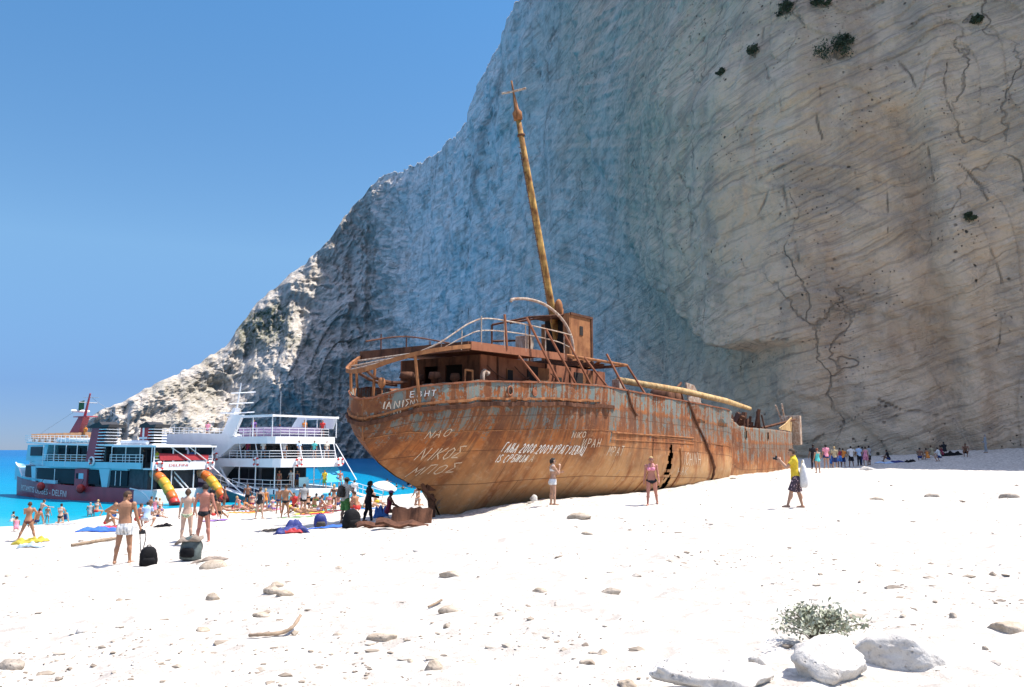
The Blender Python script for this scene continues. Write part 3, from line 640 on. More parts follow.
def graffiti(text, s0, z0, h, wd_, thick, mat, slope=0.0, slant=0.12, seed=1):
    rr = random.Random(seed); b = MB(); x = 0.0
    for ch in text:
        ch = ch if ch in GL else LOOK[ch]
        jit = (rr.uniform(-.06, .06), rr.uniform(-.07, .07))
        for st in GL[ch]:
            pts = []
            for (a0, b0), (a1, b1) in zip(st[:-1], st[1:]):
                m = 4
                for k in range(m): pts.append((a0 + (a1 - a0) * k / m, b0 + (b1 - b0) * k / m))
            pts.append(st[-1]); P2 = []
            for (a, bb) in pts:
                xs = x + (a + jit[0] + slant * bb + rr.uniform(-.015, .015)) * wd_; P2.append((s0 + xs, z0 + slope * xs + (bb + jit[1] + rr.uniform(-.02, .02)) * h))
            vs = []; 
            for i, (s, z) in enumerate(P2):
                p0, p1 = P2[max(i - 1, 0)], P2[min(i + 1, len(P2) - 1)]; dx, dz = p1[0] - p0[0], p1[1] - p0[1]; l = math.hypot(dx, dz) + 1e-6
                tw = thick * (.75 + .5 * rr.random()) / 2; ox, oz = -dz / l * tw, dx / l * tw
                for sg in (1, -1): vs.append(W(*hull_pt(s + ox * sg, z + oz * sg, 0.012)))
            b.add(vs, [(2 * i, 2 * i + 1, 2 * i + 3, 2 * i + 2) for i in range(len(P2) - 1)])
        x += wd_ * (0.95 if ch not in ' .Ι' else 0.5)
    o = b.build('graffiti', mat, hull); return o
G1 = M_CHALK2; G2 = M_CHALK
tag(graffiti('ΝΙΚΟΣ', 1.75, 4.42, .42, .40, .032, G1, 0.05), 'pale Greek name painted low on the stern')
graffiti('ΜΠΟΣ', 2.05, 3.84, .34, .46, .03, G1, 0.09, seed=4)
tag(graffiti('ГАЊА 2008.2009 КРАГУЈЕВАЦ', 4.75, 4.72, .34, .215, .042, G2, -0.022, .35, seed=2), 'white Cyrillic graffiti with a date')
graffiti('IS СРБИЈА'.replace('I', 'Ι'), 4.7, 4.34, .28, .22, .038, G2, 0.0, .3, seed=3)
graffiti('ΙΑΝΙΣ', .19, 6.2, .26, .16, .022, G1, .2, seed=5); graffiti('ΟΙ', .42, 5.98, .2, .12, .02, G1, .2, seed=6)
graffiti('ΕΒΗΤ'.replace('Ε', 'Е').replace('Β', 'В'), 0.78, 6.62, .2, .20, .022, G2, .1, seed=8); graffiti('ΝΥ', .78, 6.36, .18, .16, .022, G1, .1, seed=9)
graffiti('ΝΑΟ'.replace('Α', 'А'), 1.5, 5.2, .26, .3, .02, G1, .1, seed=10); graffiti('СОЈА'.replace('О', 'Ο'), 5.7, 4.35, .26, .28, .03, G1, 0, seed=11)
graffiti('ИРАН'.replace('Н', 'Η'), 9.2, 4.9, .36, .36, .035, G1, 0, seed=12); graffiti('МРАТ'.replace('М', 'Μ').replace('Т', 'Т'), 11.2, 4.55, .4, .36, .035, G1, 0, seed=13)
graffiti('ΙΟΗΝΗ', 18.4, 4.05, .62, .5, .035, G1, 0, seed=14); graffiti('ΝΙΚΟ', 8.3, 5.3, .24, .3, .03, G1, 0, seed=15); graffiti('ΗΑΚ'.replace('Α', 'А'), 17.9, 3.55, .4, .42, .035, G1, 0, seed=16)

# deckhouse on the after deck
dh = MB(); Zd0, Zd1 = 6.3, 8.42
def house(b, s0, s1, n0, n1, z0, z1, th=.08):
    b.span(W(s0, n1 - th, z0), W(s1, n1, z1)); b.span(W(s0, n0, z0), W(s1, n0 + th, z1)); b.span(W(s1 - th, n0 + th, z0), W(s1, n1 - th, z1))
house(dh, 4.2, 13.6, -2.2, 2.0, Zd0, Zd1)
dh_o = dh.build('deckhouse', M_BROWN, wreck)
af = MB(); af.span(W(4.2, -2.12, Zd0), W(4.26, -0.9, Zd1)); af.span(W(4.2, -.2, Zd0), W(4.26, .2, Zd1)); af.span(W(4.2, 1.05, Zd0), W(4.26, 1.92, Zd1)); af.span(W(4.2, -.9, 8.1), W(4.26, -.2, Zd1)); af.span(W(4.2, .2, 8.1), W(4.26, 1.05, Zd1)); af.span(W(4.2, .2, Zd0), W(4.26, 1.05, 7.1))
MB().span(W(5.0, -2.1, Zd0), W(5.06, 1.9, 8.4)).build('dark_backing', M_INK, dh_o)  # added black sheet; the shade behind the openings is in its colour
af.build('aft_wall', M_DARK, dh_o)
for (s, z, w_, h_) in ((6.0, 7.75, .34, .40), (9.6, 7.7, .34, .4)):
    f = MB(); f.box(W(s, 2.012, z), (w_ + .1, .05, h_ + .1)); f.build('window_frame', M_RUST, dh_o); f = MB(); f.box(W(s, 2.03, z), (w_, .05, h_)); f.build('window', M_INK, dh_o)
for (s, w_) in ((7.6, .75), (11.2, .7)):
    f = MB(); f.box(W(s, 2.01, 7.35), (w_, .06, 1.75)); f.build('doorway', M_INK, dh_o); f = MB(); f.box(W(s + w_ / 2 + .3, 2.09, 7.35), (w_ * .8, .05, 1.7), Matrix.Rotation(-.35, 3, 'Z')); f.build('door', M_RUST, dh_o, bevel=.01)
for s in (5.2, 8.6, 10.5, 12.4):
    f = MB(); f.box(W(s, 2.03, 7.4), (.07, .06, 2.0)); f.build('stiffener', M_DARK, dh_o)
# drooping cables on the deckhouse side
f = MB()
for s0, s1, z0, sag in ((4.4, 7.2, 8.0, .35), (6.2, 9.4, 8.1, .45), (8.8, 12.6, 8.0, .4)):
    f.tube([W(s0 + (s1 - s0) * k / 10, 2.12, z0 - sag * 4 * (k / 10) * (1 - k / 10) - .25 * k / 10) for k in range(11)], .022, 5)
f.build('loose_cable', M_DARK, dh_o)
# boat deck with its thick edge
bd = MB()
edge = [(2.4, 2.85), (9, 2.95), (13.6, 2.9)]
bd.loft([[W(s, 2.95, 8.62 + .02 * s), W(s, 2.95, 8.32 + .02 * s), W(s, 2.85, 8.32 + .02 * s), W(s, 2.85, 8.55 + .02 * s), W(s, -2.7, 8.55 + .02 * s), W(s, -2.7, 8.62 + .02 * s)] for s in np.linspace(2.4, 8.8, 12)])
bd_o = bd.build('boat_deck', M_BROWN, wreck)
fb = MB(); fb.box(W(2.37, .1, 8.5), (.08, 5.5, .34)); fb.build('deck_beam', M_DARK, bd_o)
fb = MB(); fb.tube([W(8.8, 2.9, 8.74), W(14.1, 2.9, 8.74)], .06, 6); fb.tube([W(14.1, 2.9, 8.74), W(14.1, 1.2, 8.72)], .06, 6); fb.tube([W(11.6, 2.9, 8.7), W(13.4, 1.3, 8.65)], .07, 6); fb.build('deck_beam', M_RUST, bd_o)
for k in range(5):
    fb = MB(); fb.box(W(9.4 + k * .9, .8, 8.6), (.12, 4.0, .12)); fb.build('deck_beam', M_DARK, bd_o)
# bits of loose plate lying on the boat deck
for (s, n, w_, rz) in ((5.2, 2.2, .7, .3), (6.5, 1.6, .9, -.4), (7.6, 2.4, .6, .8)):
    fb = MB(); fb.box(W(s, n, 8.78), (w_, .5, .08), Matrix.Rotation(rz, 3, 'Z') @ Matrix.Rotation(.2, 3, 'X')); fb.build('loose_plate', M_RAILW, bd_o)
# awning frame round the stern
def spline(pts, m=6):
    P = [Vector(p) for p in pts]; out = []
    for i in range(len(P) - 1):
        p0, p1, p2, p3 = P[max(i - 1, 0)], P[i], P[i + 1], P[min(i + 2, len(P) - 1)]
        for k in range(m):
            t = k / m; out.append(0.5 * ((2 * p1) + (-p0 + p2) * t + (2 * p0 - 5 * p1 + 4 * p2 - p3) * t * t + (-p0 + 3 * p1 - 3 * p2 + p3) * t ** 3))
    return out + [P[-1]]
ring = [W(2.45, 2.9, 8.5), W(1.6, 2.55, 8.36), (W(.8, 1.9, 8.16)), W(.25, 1.0, 7.88), W(.02, .25, 7.66), W(.1, -.5, 7.6), W(.7, -1.6, 7.75), W(1.6, -2.3, 8.1), W(2.4, -2.65, 8.45)]
aw = MB(); rp = spline(ring); rings = []
for i, p in enumerate(rp):
    d_ = (rp[min(i + 1, len(rp) - 1)] - rp[max(i - 1, 0)]); d_.z = 0; d_.normalize(); s_ = Vector((d_.y, -d_.x, 0)); up = Vector((0, 0, .075))
    rings.append([p + s_ * .05 + up, p + s_ * .05 - up, p - s_ * .05 - up, p - s_ * .05 + up])
aw.loft(rings); aw_o = aw.build('awning_frame', M_RUST, wreck)
for a, b_ in (((1.2, 2.25, 8.26), (1.25, -1.95, 7.95)), ((.55, 1.5, 8.03), (.6, -1.4, 7.72)), ((1.9, 2.6, 8.4), (2.0, -2.4, 8.25))):
    f = MB(); f.tube([W(*a), W(*b_)], .035, 6); f.build('awning_bar', M_RAILW, aw_o)
for (s, n, z0, z1, ds) in ((.75, 1.75, 6.0, 8.12, .35), (.35, .2, 6.0, 7.66, -.1), (.6, -1.3, 6.0, 7.7, .1), (1.9, -2.4, 6.2, 8.2, .2)):
    f = MB(); f.tube([W(s + ds, n, z0), W(s, n, z1)], .06, 6); f.build('awning_post', M_RUST, aw_o)
f = MB(); f.tube(spline([W(.05, .1, 7.6), W(.3, .25, 7.35), W(.9, .5, 7.2), W(1.5, .7, 7.25)]), .06, 6); f.tube(spline([W(.1, -.3, 7.5), W(.8, -.2, 7.25), W(1.6, .1, 7.15)]), .05, 6); f.build('hanging_pipe', M_DARK, aw_o)
f = MB(); f.ell(W(.35, .55, 7.15), .14, .14, .2); f.tube([W(.35, .55, 7.1), W(.4, .55, 6.3)], .035, 6); f.build('deck_fitting', M_RUST, wreck, True)
# capstan, bollards and hatch stubs on the after deck
for (s, n, w_) in ((2.2, 1.4, .24), (3.0, 1.7, .2), (1.6, .6, .3), (2.6, .2, .25)):
    f = MB(); f.tube([W(s, n, 6.2), W(s, n, 7.35), W(s, n, 7.4), W(s, n, 7.62)], [w_ * .55, w_ * .55, w_, w_ * .8], 12); f.build('capstan', M_DARK, wreck, True)
f = MB()
for ds in (0, .55): f.tube([W(2.5 + ds, 2.5, 6.3), W(2.62 + ds * .75, 2.5, 7.7)], .04, 6)
f.tube([W(2.62, 2.5, 7.68), W(3.04, 2.5, 7.68)], .04, 6); f.build('ladder_stub', M_RUST, wreck)
f = MB(); f.tube(spline([W(3.5, 2.6, 7.1), W(3.5, 2.6, 7.55), W(3.62, 2.6, 7.7), W(3.8, 2.6, 7.62)]), [.09] * 18 + [.13], 8); f.build('deck_vent', M_RAILW, wreck, True)
# railing of the boat deck
rl = MB(); top = spline([W(.9, 1.75, 8.2), W(1.4, 2.3, 8.55), W(1.9, 2.6, 8.95), W(2.5, 2.8, 9.35), W(3.4, 2.9, 9.62), W(5.5, 2.93, 9.68), W(8.0, 2.93, 9.66), W(9.2, 2.93, 9.62)])
rl.tube(top, .028, 6); rl_o = rl.build('railing', M_RAILW, wreck)
f = MB(); f.tube(spline([W(1.6, 2.4, 8.42), W(2.3, 2.75, 8.85), W(3.2, 2.9, 9.15), W(5.5, 2.93, 9.28), W(8.0, 2.93, 9.24), W(9.0, 2.93, 9.1)]), .022, 6); f.build('middle_rail', M_RAILW, rl_o)
for s in (3.0, 4.4, 5.8, 7.2, 8.6):
    f = MB(); f.tube([W(s, 2.93, 8.6), W(s, 2.93, 9.66)], .024, 6); f.build('rail_post', M_RAILW, rl_o)
for s in (1.5, 2.2):
    f = MB(); f.tube([W(s, 2.3 + (s - 1.5) * .5, 8.35), W(s, 2.33 + (s - 1.5) * .5, 8.35 + (s - .9) * .55)], .02, 6); f.build('rail_post', M_RAILW, rl_o)
# far side railing remnants
f = MB(); f.tube(spline([W(2.6, -2.6, 9.1), W(5, -2.65, 9.55), W(8, -2.65, 9.55)]), .03, 6)
for s in (3.5, 5, 6.5, 8): f.tube([W(s, -2.65, 8.6), W(s, -2.65, 9.5)], .03, 5)
f.build('far_rail', M_DARK, rl_o)
# stanchions leaning from the railing down to the bulwark
for (s0, z0, n0, s1) in ((5.3, 8.4, 2.95, 5.75), (5.85, 9.95, 2.95, 7.15), (7.2, 9.66, 2.95, 8.4), (8.6, 9.6, 2.95, 9.6), (10.2, 8.8, 2.9, 11.0), (12.2, 9.1, 2.9, 12.6), (14.1, 8.74, 2.9, 14.5), (4.4, 9.9, 2.95, 4.9)):
    f = MB(); f.tube([W(s0, n0, z0), W(s1, 3.6, float(z_top(s1)))] if s0 != 4.4 else [W(4.4, 2.95, 9.9), W(4.55, 2.95, 8.6)], .052, 6); f.build('stanchion', M_BROWN, wreck)
# wheelhouse, open aft
wh = MB(); wh.span(W(11.2, 1.52, 8.6), W(13.1, 1.6, 10.95)); wh.span(W(13.02, -1.2, 8.6), W(13.1, 1.52, 10.9)); wh.span(W(11.15, 1.25, 8.6), W(11.25, 1.6, 10.97))
wh_o = wh.build('wheelhouse', M_RUST, wreck)
f = MB(); f.span(W(11.3, -.4, 10.86), W(13.0, 1.5, 10.92)); f.build('wheelhouse_roof', M_DARK, wh_o)
f = MB(); f.span(W(12.0, -.3, 8.6), W(12.06, 1.5, 10.84)); f.build('dark_backing', M_INK, wh_o)  # added dark sheet painting the shaded inside of the wheelhouse
f = MB(); f.box(W(12.15, 1.6, 10.25), (.26, .06, .42)); f.build('wheelhouse_window', M_INK, wh_o)
f = MB(); f.span(W(11.2, 1.58, 10.9), W(13.14, 1.66, 11.0)); f.span(W(13.0, 1.57, 8.7), W(13.14, 1.65, 10.9)); f.build('wheelhouse_trim', M_DARK, wh_o)
f = MB()
for a, b_ in (((11.2, 1.3, 10.9), (10.0, .2, 10.75)), ((10.0, .2, 10.75), (9.3, -1.4, 10.45)), ((11.2, .3, 10.9), (9.6, -.6, 10.5)), ((9.3, -1.4, 10.45), (9.3, -1.4, 8.7)), ((10.0, .2, 10.75), (10.0, .2, 8.7)), ((9.3, -1.4, 9.7), (11.2, -.8, 9.9))):
    f.tube([W(*a), W(*b_)], .05, 6)
f.build('broken_frame', M_DARK, wh_o)
f = MB(); f.box(W(10.6, -.5, 9.35), (.5, .7, 1.3)); f.build('deck_locker', M_RAILW, wh_o, bevel=.03)
# curved davit
f = MB(); f.tube(spline([W(9.9, 2.6, 8.7), W(9.8, 2.55, 9.6), W(9.3, 2.4, 10.35), W(8.4, 2.2, 10.85), W(7.4, 2.0, 11.0), W(6.5, 1.85, 10.9), W(6.35, 1.82, 10.78)]), .062, 8); f.build('davit', M_RAILW, wreck, True)
# mast
base = Vector(W(12.9, 0, 8.6)); mt_w = at_dist(518, 118, 38.2); q = mt_w[:2] - W0
ms, mn = float(q @ wd), float(q @ np.array([wd[1], -wd[0]])); tip = Vector(W(ms, mn, mt_w[2])); ax = tip - base
base2 = at_dist(553, 316, 39.6); q2 = base2[:2] - W0; b2 = Vector(W(float(q2 @ wd), float(q2 @ np.array([wd[1], -wd[0]])), base2[2])); ax = tip - b2; base = b2 - ax.normalized() * 2.2
f = MB(); f.tube([base, base + (tip - base) * .3, base + (tip - base) * .7, tip], [.19, .175, .15, .12], 14); mast = f.build('mast', M_MAST, wreck, True)
dirm = (tip - base).normalized()
f = MB(); f.tube([tip - dirm * .1, tip + dirm * .25, tip + dirm * .4, tip + dirm * 1.1], [.2, .23, .11, .055], 10); f.tube([tip + dirm * 1.1, tip + dirm * 1.75], .04, 8); f.build('topmast', M_RUST, mast, True)
cr = tip + dirm * 1.25; sidev = Vector((-.2, 1, -.05)).normalized()
f = MB(); f.tube(spline([cr + Vector((-.35, .42, -.12)), cr + Vector((0, 0, 0.0)), cr + Vector((.35, -.48, .16))]), .05, 8); f.build('crosstree', M_RAILW, mast, True)
for k, r_ in ((.08, .18), (.93, .15)):
    p = base + (tip - base) * k; f = MB(); f.tube([p - dirm * .05, p + dirm * .05], r_ + .03, 14); f.build('mast_band', M_DARK, mast, True)
for k in range(26):
    p = base + (tip - base) * (.25 + k * .025); MB().tube([p + Vector((-.32, .05, 0)), p + Vector((-.17, 0, 0))], .016, 4).build('climbing_rung', M_DARK, mast)
f = MB(); p = base + (tip - base) * .86; f.tube([p + Vector((-.16, .1, 0)), Vector(W(11.2, .6, 10.6))], .022, 5); f.build('stay_wire', M_DARK, mast)
f = MB(); f.ell(b2 + Vector((.1, -.25, .35)), .2, .2, .45); f.box(b2 + Vector((.18, -.22, .1)), (.3, .3, .5)); f.build('mast_bracket', M_RUST, mast, True)
# the long fallen boom and forward wreckage
f = MB(); f.tube([W(13.6, 2.7, 8.02), W(20, 3.0, 7.86), W(26, 2.9, 7.62), W(31.4, 2.3, 7.4)], [.15, .16, .16, .12], 12); f.build('cargo_boom', M_BOOM, wreck, True)
f = MB(); f.box(W(13.7, 2.6, 7.6), (.35, .4, .9)); f.build('boom_rest', M_RAILW, wreck, bevel=.03)
f = MB()
for (s, n, r_) in ((20.0, 1.8, .5), (20.9, 1.8, .42)): f.tube([W(s, n - .5, 7.55), W(s, n + .5, 7.55)], r_, 14)
f.tube([W(19.2, 1.8, 7.0), W(20.2, 1.8, 8.0), W(22.2, 1.8, 8.1), W(22.8, 1.8, 7.0)], .09, 6); f.tube([W(21.5, 1.8, 8.0), W(22.6, 1.7, 8.5)], .07, 6); f.tube([W(22.4, 1.7, 8.2), W(26, 1.2, 8.05)], .045, 6); f.build('winch', M_DARK, wreck, True)
f = MB(); f.prism([(24.6, 6.9 - ZB), (26.4, 6.8 - ZB), (26.0, 7.9 - ZB), (25.2, 8.55 - ZB), (24.1, 8.65 - ZB)], -1.25, -1.33); f.build('white_panel', M_RAILW, wreck)
f = MB(); f.loft([[W(s, 3.25 - .03 * (s - 23), 7.1 - .16 * (s - 23)), W(s, 3.4, 6.95 - .16 * (s - 23)), W(s, 3.0, 6.9 - .16 * (s - 23))] for s in (23.2, 24.5, 25.9)]); f.build('bent_plate', M_RAILW, wreck)
f = MB(); rr = random.Random(3)
for k in range(24):
    s = rr.uniform(29.6, 34.5); n = rr.uniform(.6, 2.4); z = 6.1; a = rr.uniform(-.8, .8); l = rr.uniform(.4, 1.5)
    f.tube([W(s, n, z), W(s + l * math.sin(a) * .5, n + rr.uniform(-.3, .3), z + l * abs(math.cos(a)) * .95)], rr.uniform(.04, .12), 5)
for k in range(6):
    f.box(W(rr.uniform(30, 34.4), rr.uniform(.6, 2.2), rr.uniform(6.2, 6.8)), (rr.uniform(.3, .9), rr.uniform(.2, .6), rr.uniform(.2, .6)), Matrix.Rotation(rr.uniform(-.6, .6), 3, 'X') @ Matrix.Rotation(rr.uniform(0, 3), 3, 'Z'))
f.build('twisted_wreckage', M_DARK, wreck)
f = MB(); f.loft([[W(s, float(hull_n(s, 6.25)) - .02, 6.2), W(s, float(hull_n(s, 6.25)) + .05, 6.25 + k), W(s, float(hull_n(s, 6.25)) - .05, 6.25 + k)] for s, k in ((37, .05), (40, .45), (43, .85), (45.9, 1.1))]); f.build('bow_bulwark', M_BOOM, wreck)
f = MB(); f.span(W(45.6, -.6, 5.2), W(46.05, .95, 7.45)); f.build('stem_post', M_RAILW, wreck, bevel=.04)
f = MB()
for a, b_ in (((42.5, .6, 7.0), (41.5, .5, 8.1)), ((43.2, .6, 7.0), (42.6, .6, 8.25)), ((43.8, .4, 7.0), (42.1, .8, 7.9))): f.tube([W(*a), W(*b_)], .06, 6)
f.build('bow_rail_stub', M_RAILW, wreck)
f = MB(); f.tube([W(37, 1.0, 6.3), W(44.5, .9, 7.1)], .1, 6); f.build('bow_beam', M_DARK, wreck)
# rudder post, and the torn rudder plate lying aft
f = MB(); f.tube([W(3.6, 0, 3.6), W(3.72, 0, 2.6), W(3.7, 0, 1.2)], [.16, .14, .16], 8); f.box(W(3.35, .05, 3.45), (.5, .5, .35)); f.tube(spline([W(2.9, .1, 3.75), W(3.1, .3, 3.2), W(3.45, .4, 2.9)]), .08, 6); f.build('rudder_post', M_DARK, wreck)
#@@PART3
# ------------------------------------------------------------------ excursion boats
M_WHITE = plain('white_boat_paint', (0.74, 0.75, 0.76), 0.4, 0.06, 1.2); M_LBLUE = plain('light_blue_boat_paint', (0.32, 0.58, 0.66), 0.45, 0.07, 1.0)
M_MAROON = plain('maroon_boat_paint', (0.36, 0.055, 0.075), 0.4, 0.14, 1.0); M_GLASS = plain('dark_boat_glass', (0.010, 0.016, 0.024), 0.35, 0.3, 0.6, 0, 0.12)
M_SHADE = plain('shade_painted_cabin', (0.055, 0.06, 0.07), 0.7, 0.3, 2.0); M_BLACK = plain('black_paint', (0.02, 0.02, 0.022), 0.5)  # dark cabin colour carries the shade under the decks
M_REDB = plain('red_plastic', (0.48, 0.035, 0.025), 0.4); M_ORANGE = plain('orange_plastic', (0.58, 0.13, 0.02), 0.35); M_YELLOW = plain('yellow_plastic', (0.62, 0.33, 0.03), 0.35)
M_CREAM = plain('cream_lettering', (0.80, 0.78, 0.74), 0.6); M_TEAL = plain('turquoise_hull_paint', (0.05, 0.36, 0.42), 0.35, 0.1, 0.8); M_NAVY = plain('navy_hull_stripe', (0.012, 0.022, 0.06), 0.35)
M_SKYC = plain('sky_blue_canvas', (0.06, 0.42, 0.66), 0.8); M_REDC = plain('dark_red_canvas', (0.36, 0.03, 0.04), 0.8); M_WOOD = plain('varnished_bench', (0.36, 0.22, 0.13), 0.6); M_STEEL = plain('grey_steel', (0.30, 0.32, 0.34), 0.5)
M_BWHITE = plain('boat_white_in_grey', (0.62, 0.64, 0.67), 0.4, 0.06, 1.0)
def boat_hull(name, ss, bf, z0, ztf, mat, parent, inset=0.0):
    rings = []
    for s in ss:
        b = max(float(bf(s)) - inset, .02); zt = float(ztf(s)); zs = np.linspace(z0, zt, 7)
        fl = 0.86 + 0.14 * np.clip((zs - z0) / max(zt - z0, .1), 0, 1) ** .6 if s > 30 else np.ones(7)
        near = [(s, b * f, z) for z, f in zip(zs, fl)]; far = [(s, -b * f, z) for z, f in zip(zs[::-1], fl[::-1])]
        rings.append(near + far)
    return MB().loft(rings).build(name, mat, parent, False)
def bspan(name, s0, s1, n0, n1, z0, z1, mat, parent, bevel=0):
    return MB().span((s0, n0, z0), (s1, n1, z1)).build(name, mat, parent, bevel=bevel)
def rail(name, pts, h, mat, parent, step=1.2, r=.03, mids=1):
    b = MB(); P = [Vector(p) for p in pts]
    for a, c in zip(P[:-1], P[1:]):
        for k in range(mids + 1): u = Vector((0, 0, h * (1 - k / (mids + 1)))); b.tube([a + u, c + u], r, 5)
        n = max(1, int((c - a).length / step))
        for i in range(n + 1): p = a + (c - a) * i / n; b.tube([p, p + Vector((0, 0, h))], r, 5)
    return b.build(name, mat, parent)
def lifebuoy(p, parent, R=.36):
    o = MB().torus(p, R, .1, (0, 1, 0), 20, 8).build('lifebuoy', M_WHITE, parent, True)
    b = MB()
    for k in range(4):
        a0 = k * math.pi / 2 + .4; MB().tube([(p[0] + R * math.cos(a0 + t * .12), p[1], p[2] + R * math.sin(a0 + t * .12)) for t in range(6)], .108, 8).build('lifebuoy_band', M_REDB, o, True)
    return o
def text_on(txt, s0, z0, height, nfun, mat, parent, stretch=1.0, name='lettering', slope=0.0):
    cu = bpy.data.curves.new('t', 'FONT'); cu.body = txt; cu.size = height * 1.38; cu.resolution_u = 2
    to = bpy.data.objects.new('t', cu); COL.objects.link(to); dg = bpy.context.evaluated_depsgraph_get(); dg.update()
    me = bpy.data.meshes.new_from_object(to.evaluated_get(dg)); bpy.data.objects.remove(to)
    for v in me.vertices:
        x, y = v.co.x * stretch, v.co.y; s = s0 - x; v.co = (s, float(nfun(s)) + .025, z0 + y + slope * x)
    return link_mesh(name, me, mat, parent)
def glazing(name, s0, s1, z0, z1, n, parent, mat=M_GLASS, mull=()):
    o = bspan(name, s0, s1, n - .04, n + .03, z0, z1, mat, parent)
    for m in mull: bspan('mullion', m - .04, m + .04, n + .03, n + .06, z0, z1, M_WHITE, o)
    return o

B1d = np.array([math.cos(rad(148)), math.sin(rad(148))]); B1near = np.array([-B1d[1], B1d[0]]); B1o = np.array([-32.2, 77.0]) - B1near * 3.3
b1 = empty('excursion_boat', (B1o[0], B1o[1], 0), math.atan2(B1d[1], B1d[0]))
tag(b1, 'maroon and pale blue double deck excursion boat with slides and louvred funnels', 'boat')
hb1 = lambda s: np.interp(s, [0, 4, 24, 29, 33, 36, 38.5, 40, 41.2], [3.0, 3.2, 3.2, 3.0, 2.45, 1.75, 1.0, .5, .05])
boat_hull('hull', [7.0, 7.4, 8, 8.8, 9.6, 11, 13, 16, 20, 24, 27, 30, 32, 34, 36, 37.5, 39], hb1, -.8, lambda s: np.interp(s, [7, 7.4, 8, 8.8, 9.6, 11, 22, 30, 37, 39], [-.1, .25, .62, .9, 1.08, 1.2, 1.15, 1.3, 1.55, 1.7]), M_MAROON, b1)
boat_hull('bow_bulwark', [26.5, 29, 31, 33, 35, 36.5, 38, 39.3, 40.4, 41.2], lambda s: hb1(s) + .02, 1.25, lambda s: np.interp(s, [26.5, 30, 36, 38, 41.2], [1.6, 1.65, 1.75, 2.7, 3.25]), M_LBLUE, b1)
MB().loft([[(s, n + .06, z - .05), (s, n + .06, z + .12), (s, n - .08, z + .12), (s, n - .08, z - .05)] for s, n, z in [(s, float(hb1(s)), float(np.interp(s, [36, 38, 41.2], [1.75, 2.7, 3.25]))) for s in np.linspace(36, 41.1, 8)]]).build('bow_rail', M_WHITE, b1)
MB().tube([(7.0, 3.22, -.05), (7.4, 3.22, .28), (8, 3.22, .65), (8.8, 3.22, .93), (9.6, 3.22, 1.11), (11, 3.22, 1.22)], .06, 6).build('hull_trim', M_WHITE, b1)
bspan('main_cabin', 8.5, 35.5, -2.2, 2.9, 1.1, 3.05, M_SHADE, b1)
side = bspan('cabin_side', 11.8, 31.6, 2.9, 3.16, 2.86, 3.05, M_LBLUE, b1)
MB().prism([(35.8, 1.3), (36.6, 1.4), (36.2, 3.05), (34.8, 3.05)], 2.3, 2.0).build('cabin_front', M_LBLUE, b1)
for poly in ([(31.3, 1.2), (32.3, 1.2), (32.8, 3.0), (31.6, 3.0)], [(16.6, 1.2), (15.6, 1.2), (15.2, 3.0), (17.4, 3.0)]): MB().prism(poly, 2.92, 3.17).build('side_pillar', M_LBLUE, b1)
glazing('window', 22.6, 31.2, 1.35, 2.8, 3.05, b1, mull=(26.8,)); glazing('window', 32.6, 35.4, 1.45, 2.75, 2.35, b1)
pn = bspan('maroon_panel', 19.9, 22.5, 2.9, 3.14, 1.15, 2.9, M_MAROON, b1); bspan('porthole_sign', 20.6, 21.6, 3.14, 3.17, 1.9, 2.45, M_LBLUE, pn); bspan('porthole_sign', 21.75, 22.2, 3.14, 3.17, 1.9, 2.45, M_GLASS, pn)
glazing('window', 17.4, 19.7, 1.4, 2.8, 3.02, b1); glazing('window', 11.9, 15.2, 1.4, 2.8, 3.02, b1, mull=(13.2, 14.2))
bspan('upper_deck', 7.3, 37.2, -3.2, 3.0, 3.0, 3.12, M_WHITE, b1)
MB().loft([[(s, min(float(hb1(s)) + .02, 3.22), 3.02), (s, min(float(hb1(s)) + .04, 3.24), 3.62), (s, float(hb1(s)) - .15, 3.62), (s, float(hb1(s)) - .15, 3.02)] for s in (9.2, 16, 22, 28, 31, 34, 36.5)]).build('deck_fascia', M_LBLUE, b1)
MB().prism([(30.6, 3.6), (36.4, 3.6), (36.0, 5.4), (30.0, 5.4)], 2.5, -2.5).build('wheelhouse', M_LBLUE, b1)
glazing('wheelhouse_window', 31.5, 34.9, 4.15, 5.15, 2.52, b1)
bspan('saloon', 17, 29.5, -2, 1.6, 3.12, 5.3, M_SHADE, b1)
for k in range(5): glazing('saloon_window', 18 + k * 2.3, 19.9 + k * 2.3, 3.9, 5.0, 1.62, b1)
for s in (30, 27.5, 25, 22.5, 20.2, 15.2, 12.5, 9.8, 7.7): MB().tube([(s, 3.05, 3.12), (s, 3.05, 5.35)], .05, 6).build('deck_post', M_WHITE, b1)
rail('deck_rail', [(30, 3.08, 3.55), (20, 3.1, 3.55)], .75, M_WHITE, b1, 1.2, .03, 2); rail('deck_rail', [(15.4, 3.1, 3.55), (9.2, 3.1, 3.55)], .8, M_WHITE, b1, 1.2, .03, 2)
for k in range(7):
    b = MB(); s = 20.8 + k * 1.25; b.box((s, 2.3, 3.75), (.9, .5, .08)); b.box((s + .42, 2.3, 4.05), (.08, .5, .6)); b.box((s, 2.3, 3.45), (.1, .4, .6)); b.build('bench', M_WOOD, b1)
MB().loft([[(s, w, z), (s, w, z + .2), (s, -w, z + .2), (s, -w, z)] for s, w, z in ((7.4, 3.2, 5.08), (14, 3.15, 5.15), (28, 3.05, 5.35), (37, 2.3, 5.6))]).build('roof', M_WHITE, b1)
rail('top_rail', [(38, 2.0, 5.75), (33, 2.8, 5.68), (20.5, 3.0, 5.5)], .75, M_WHITE, b1, .8, .028, 2)
bspan('top_deck_dodger', 20.5, 37.2, 2.0, 2.05, 5.6, 6.05, M_WHITE, b1)
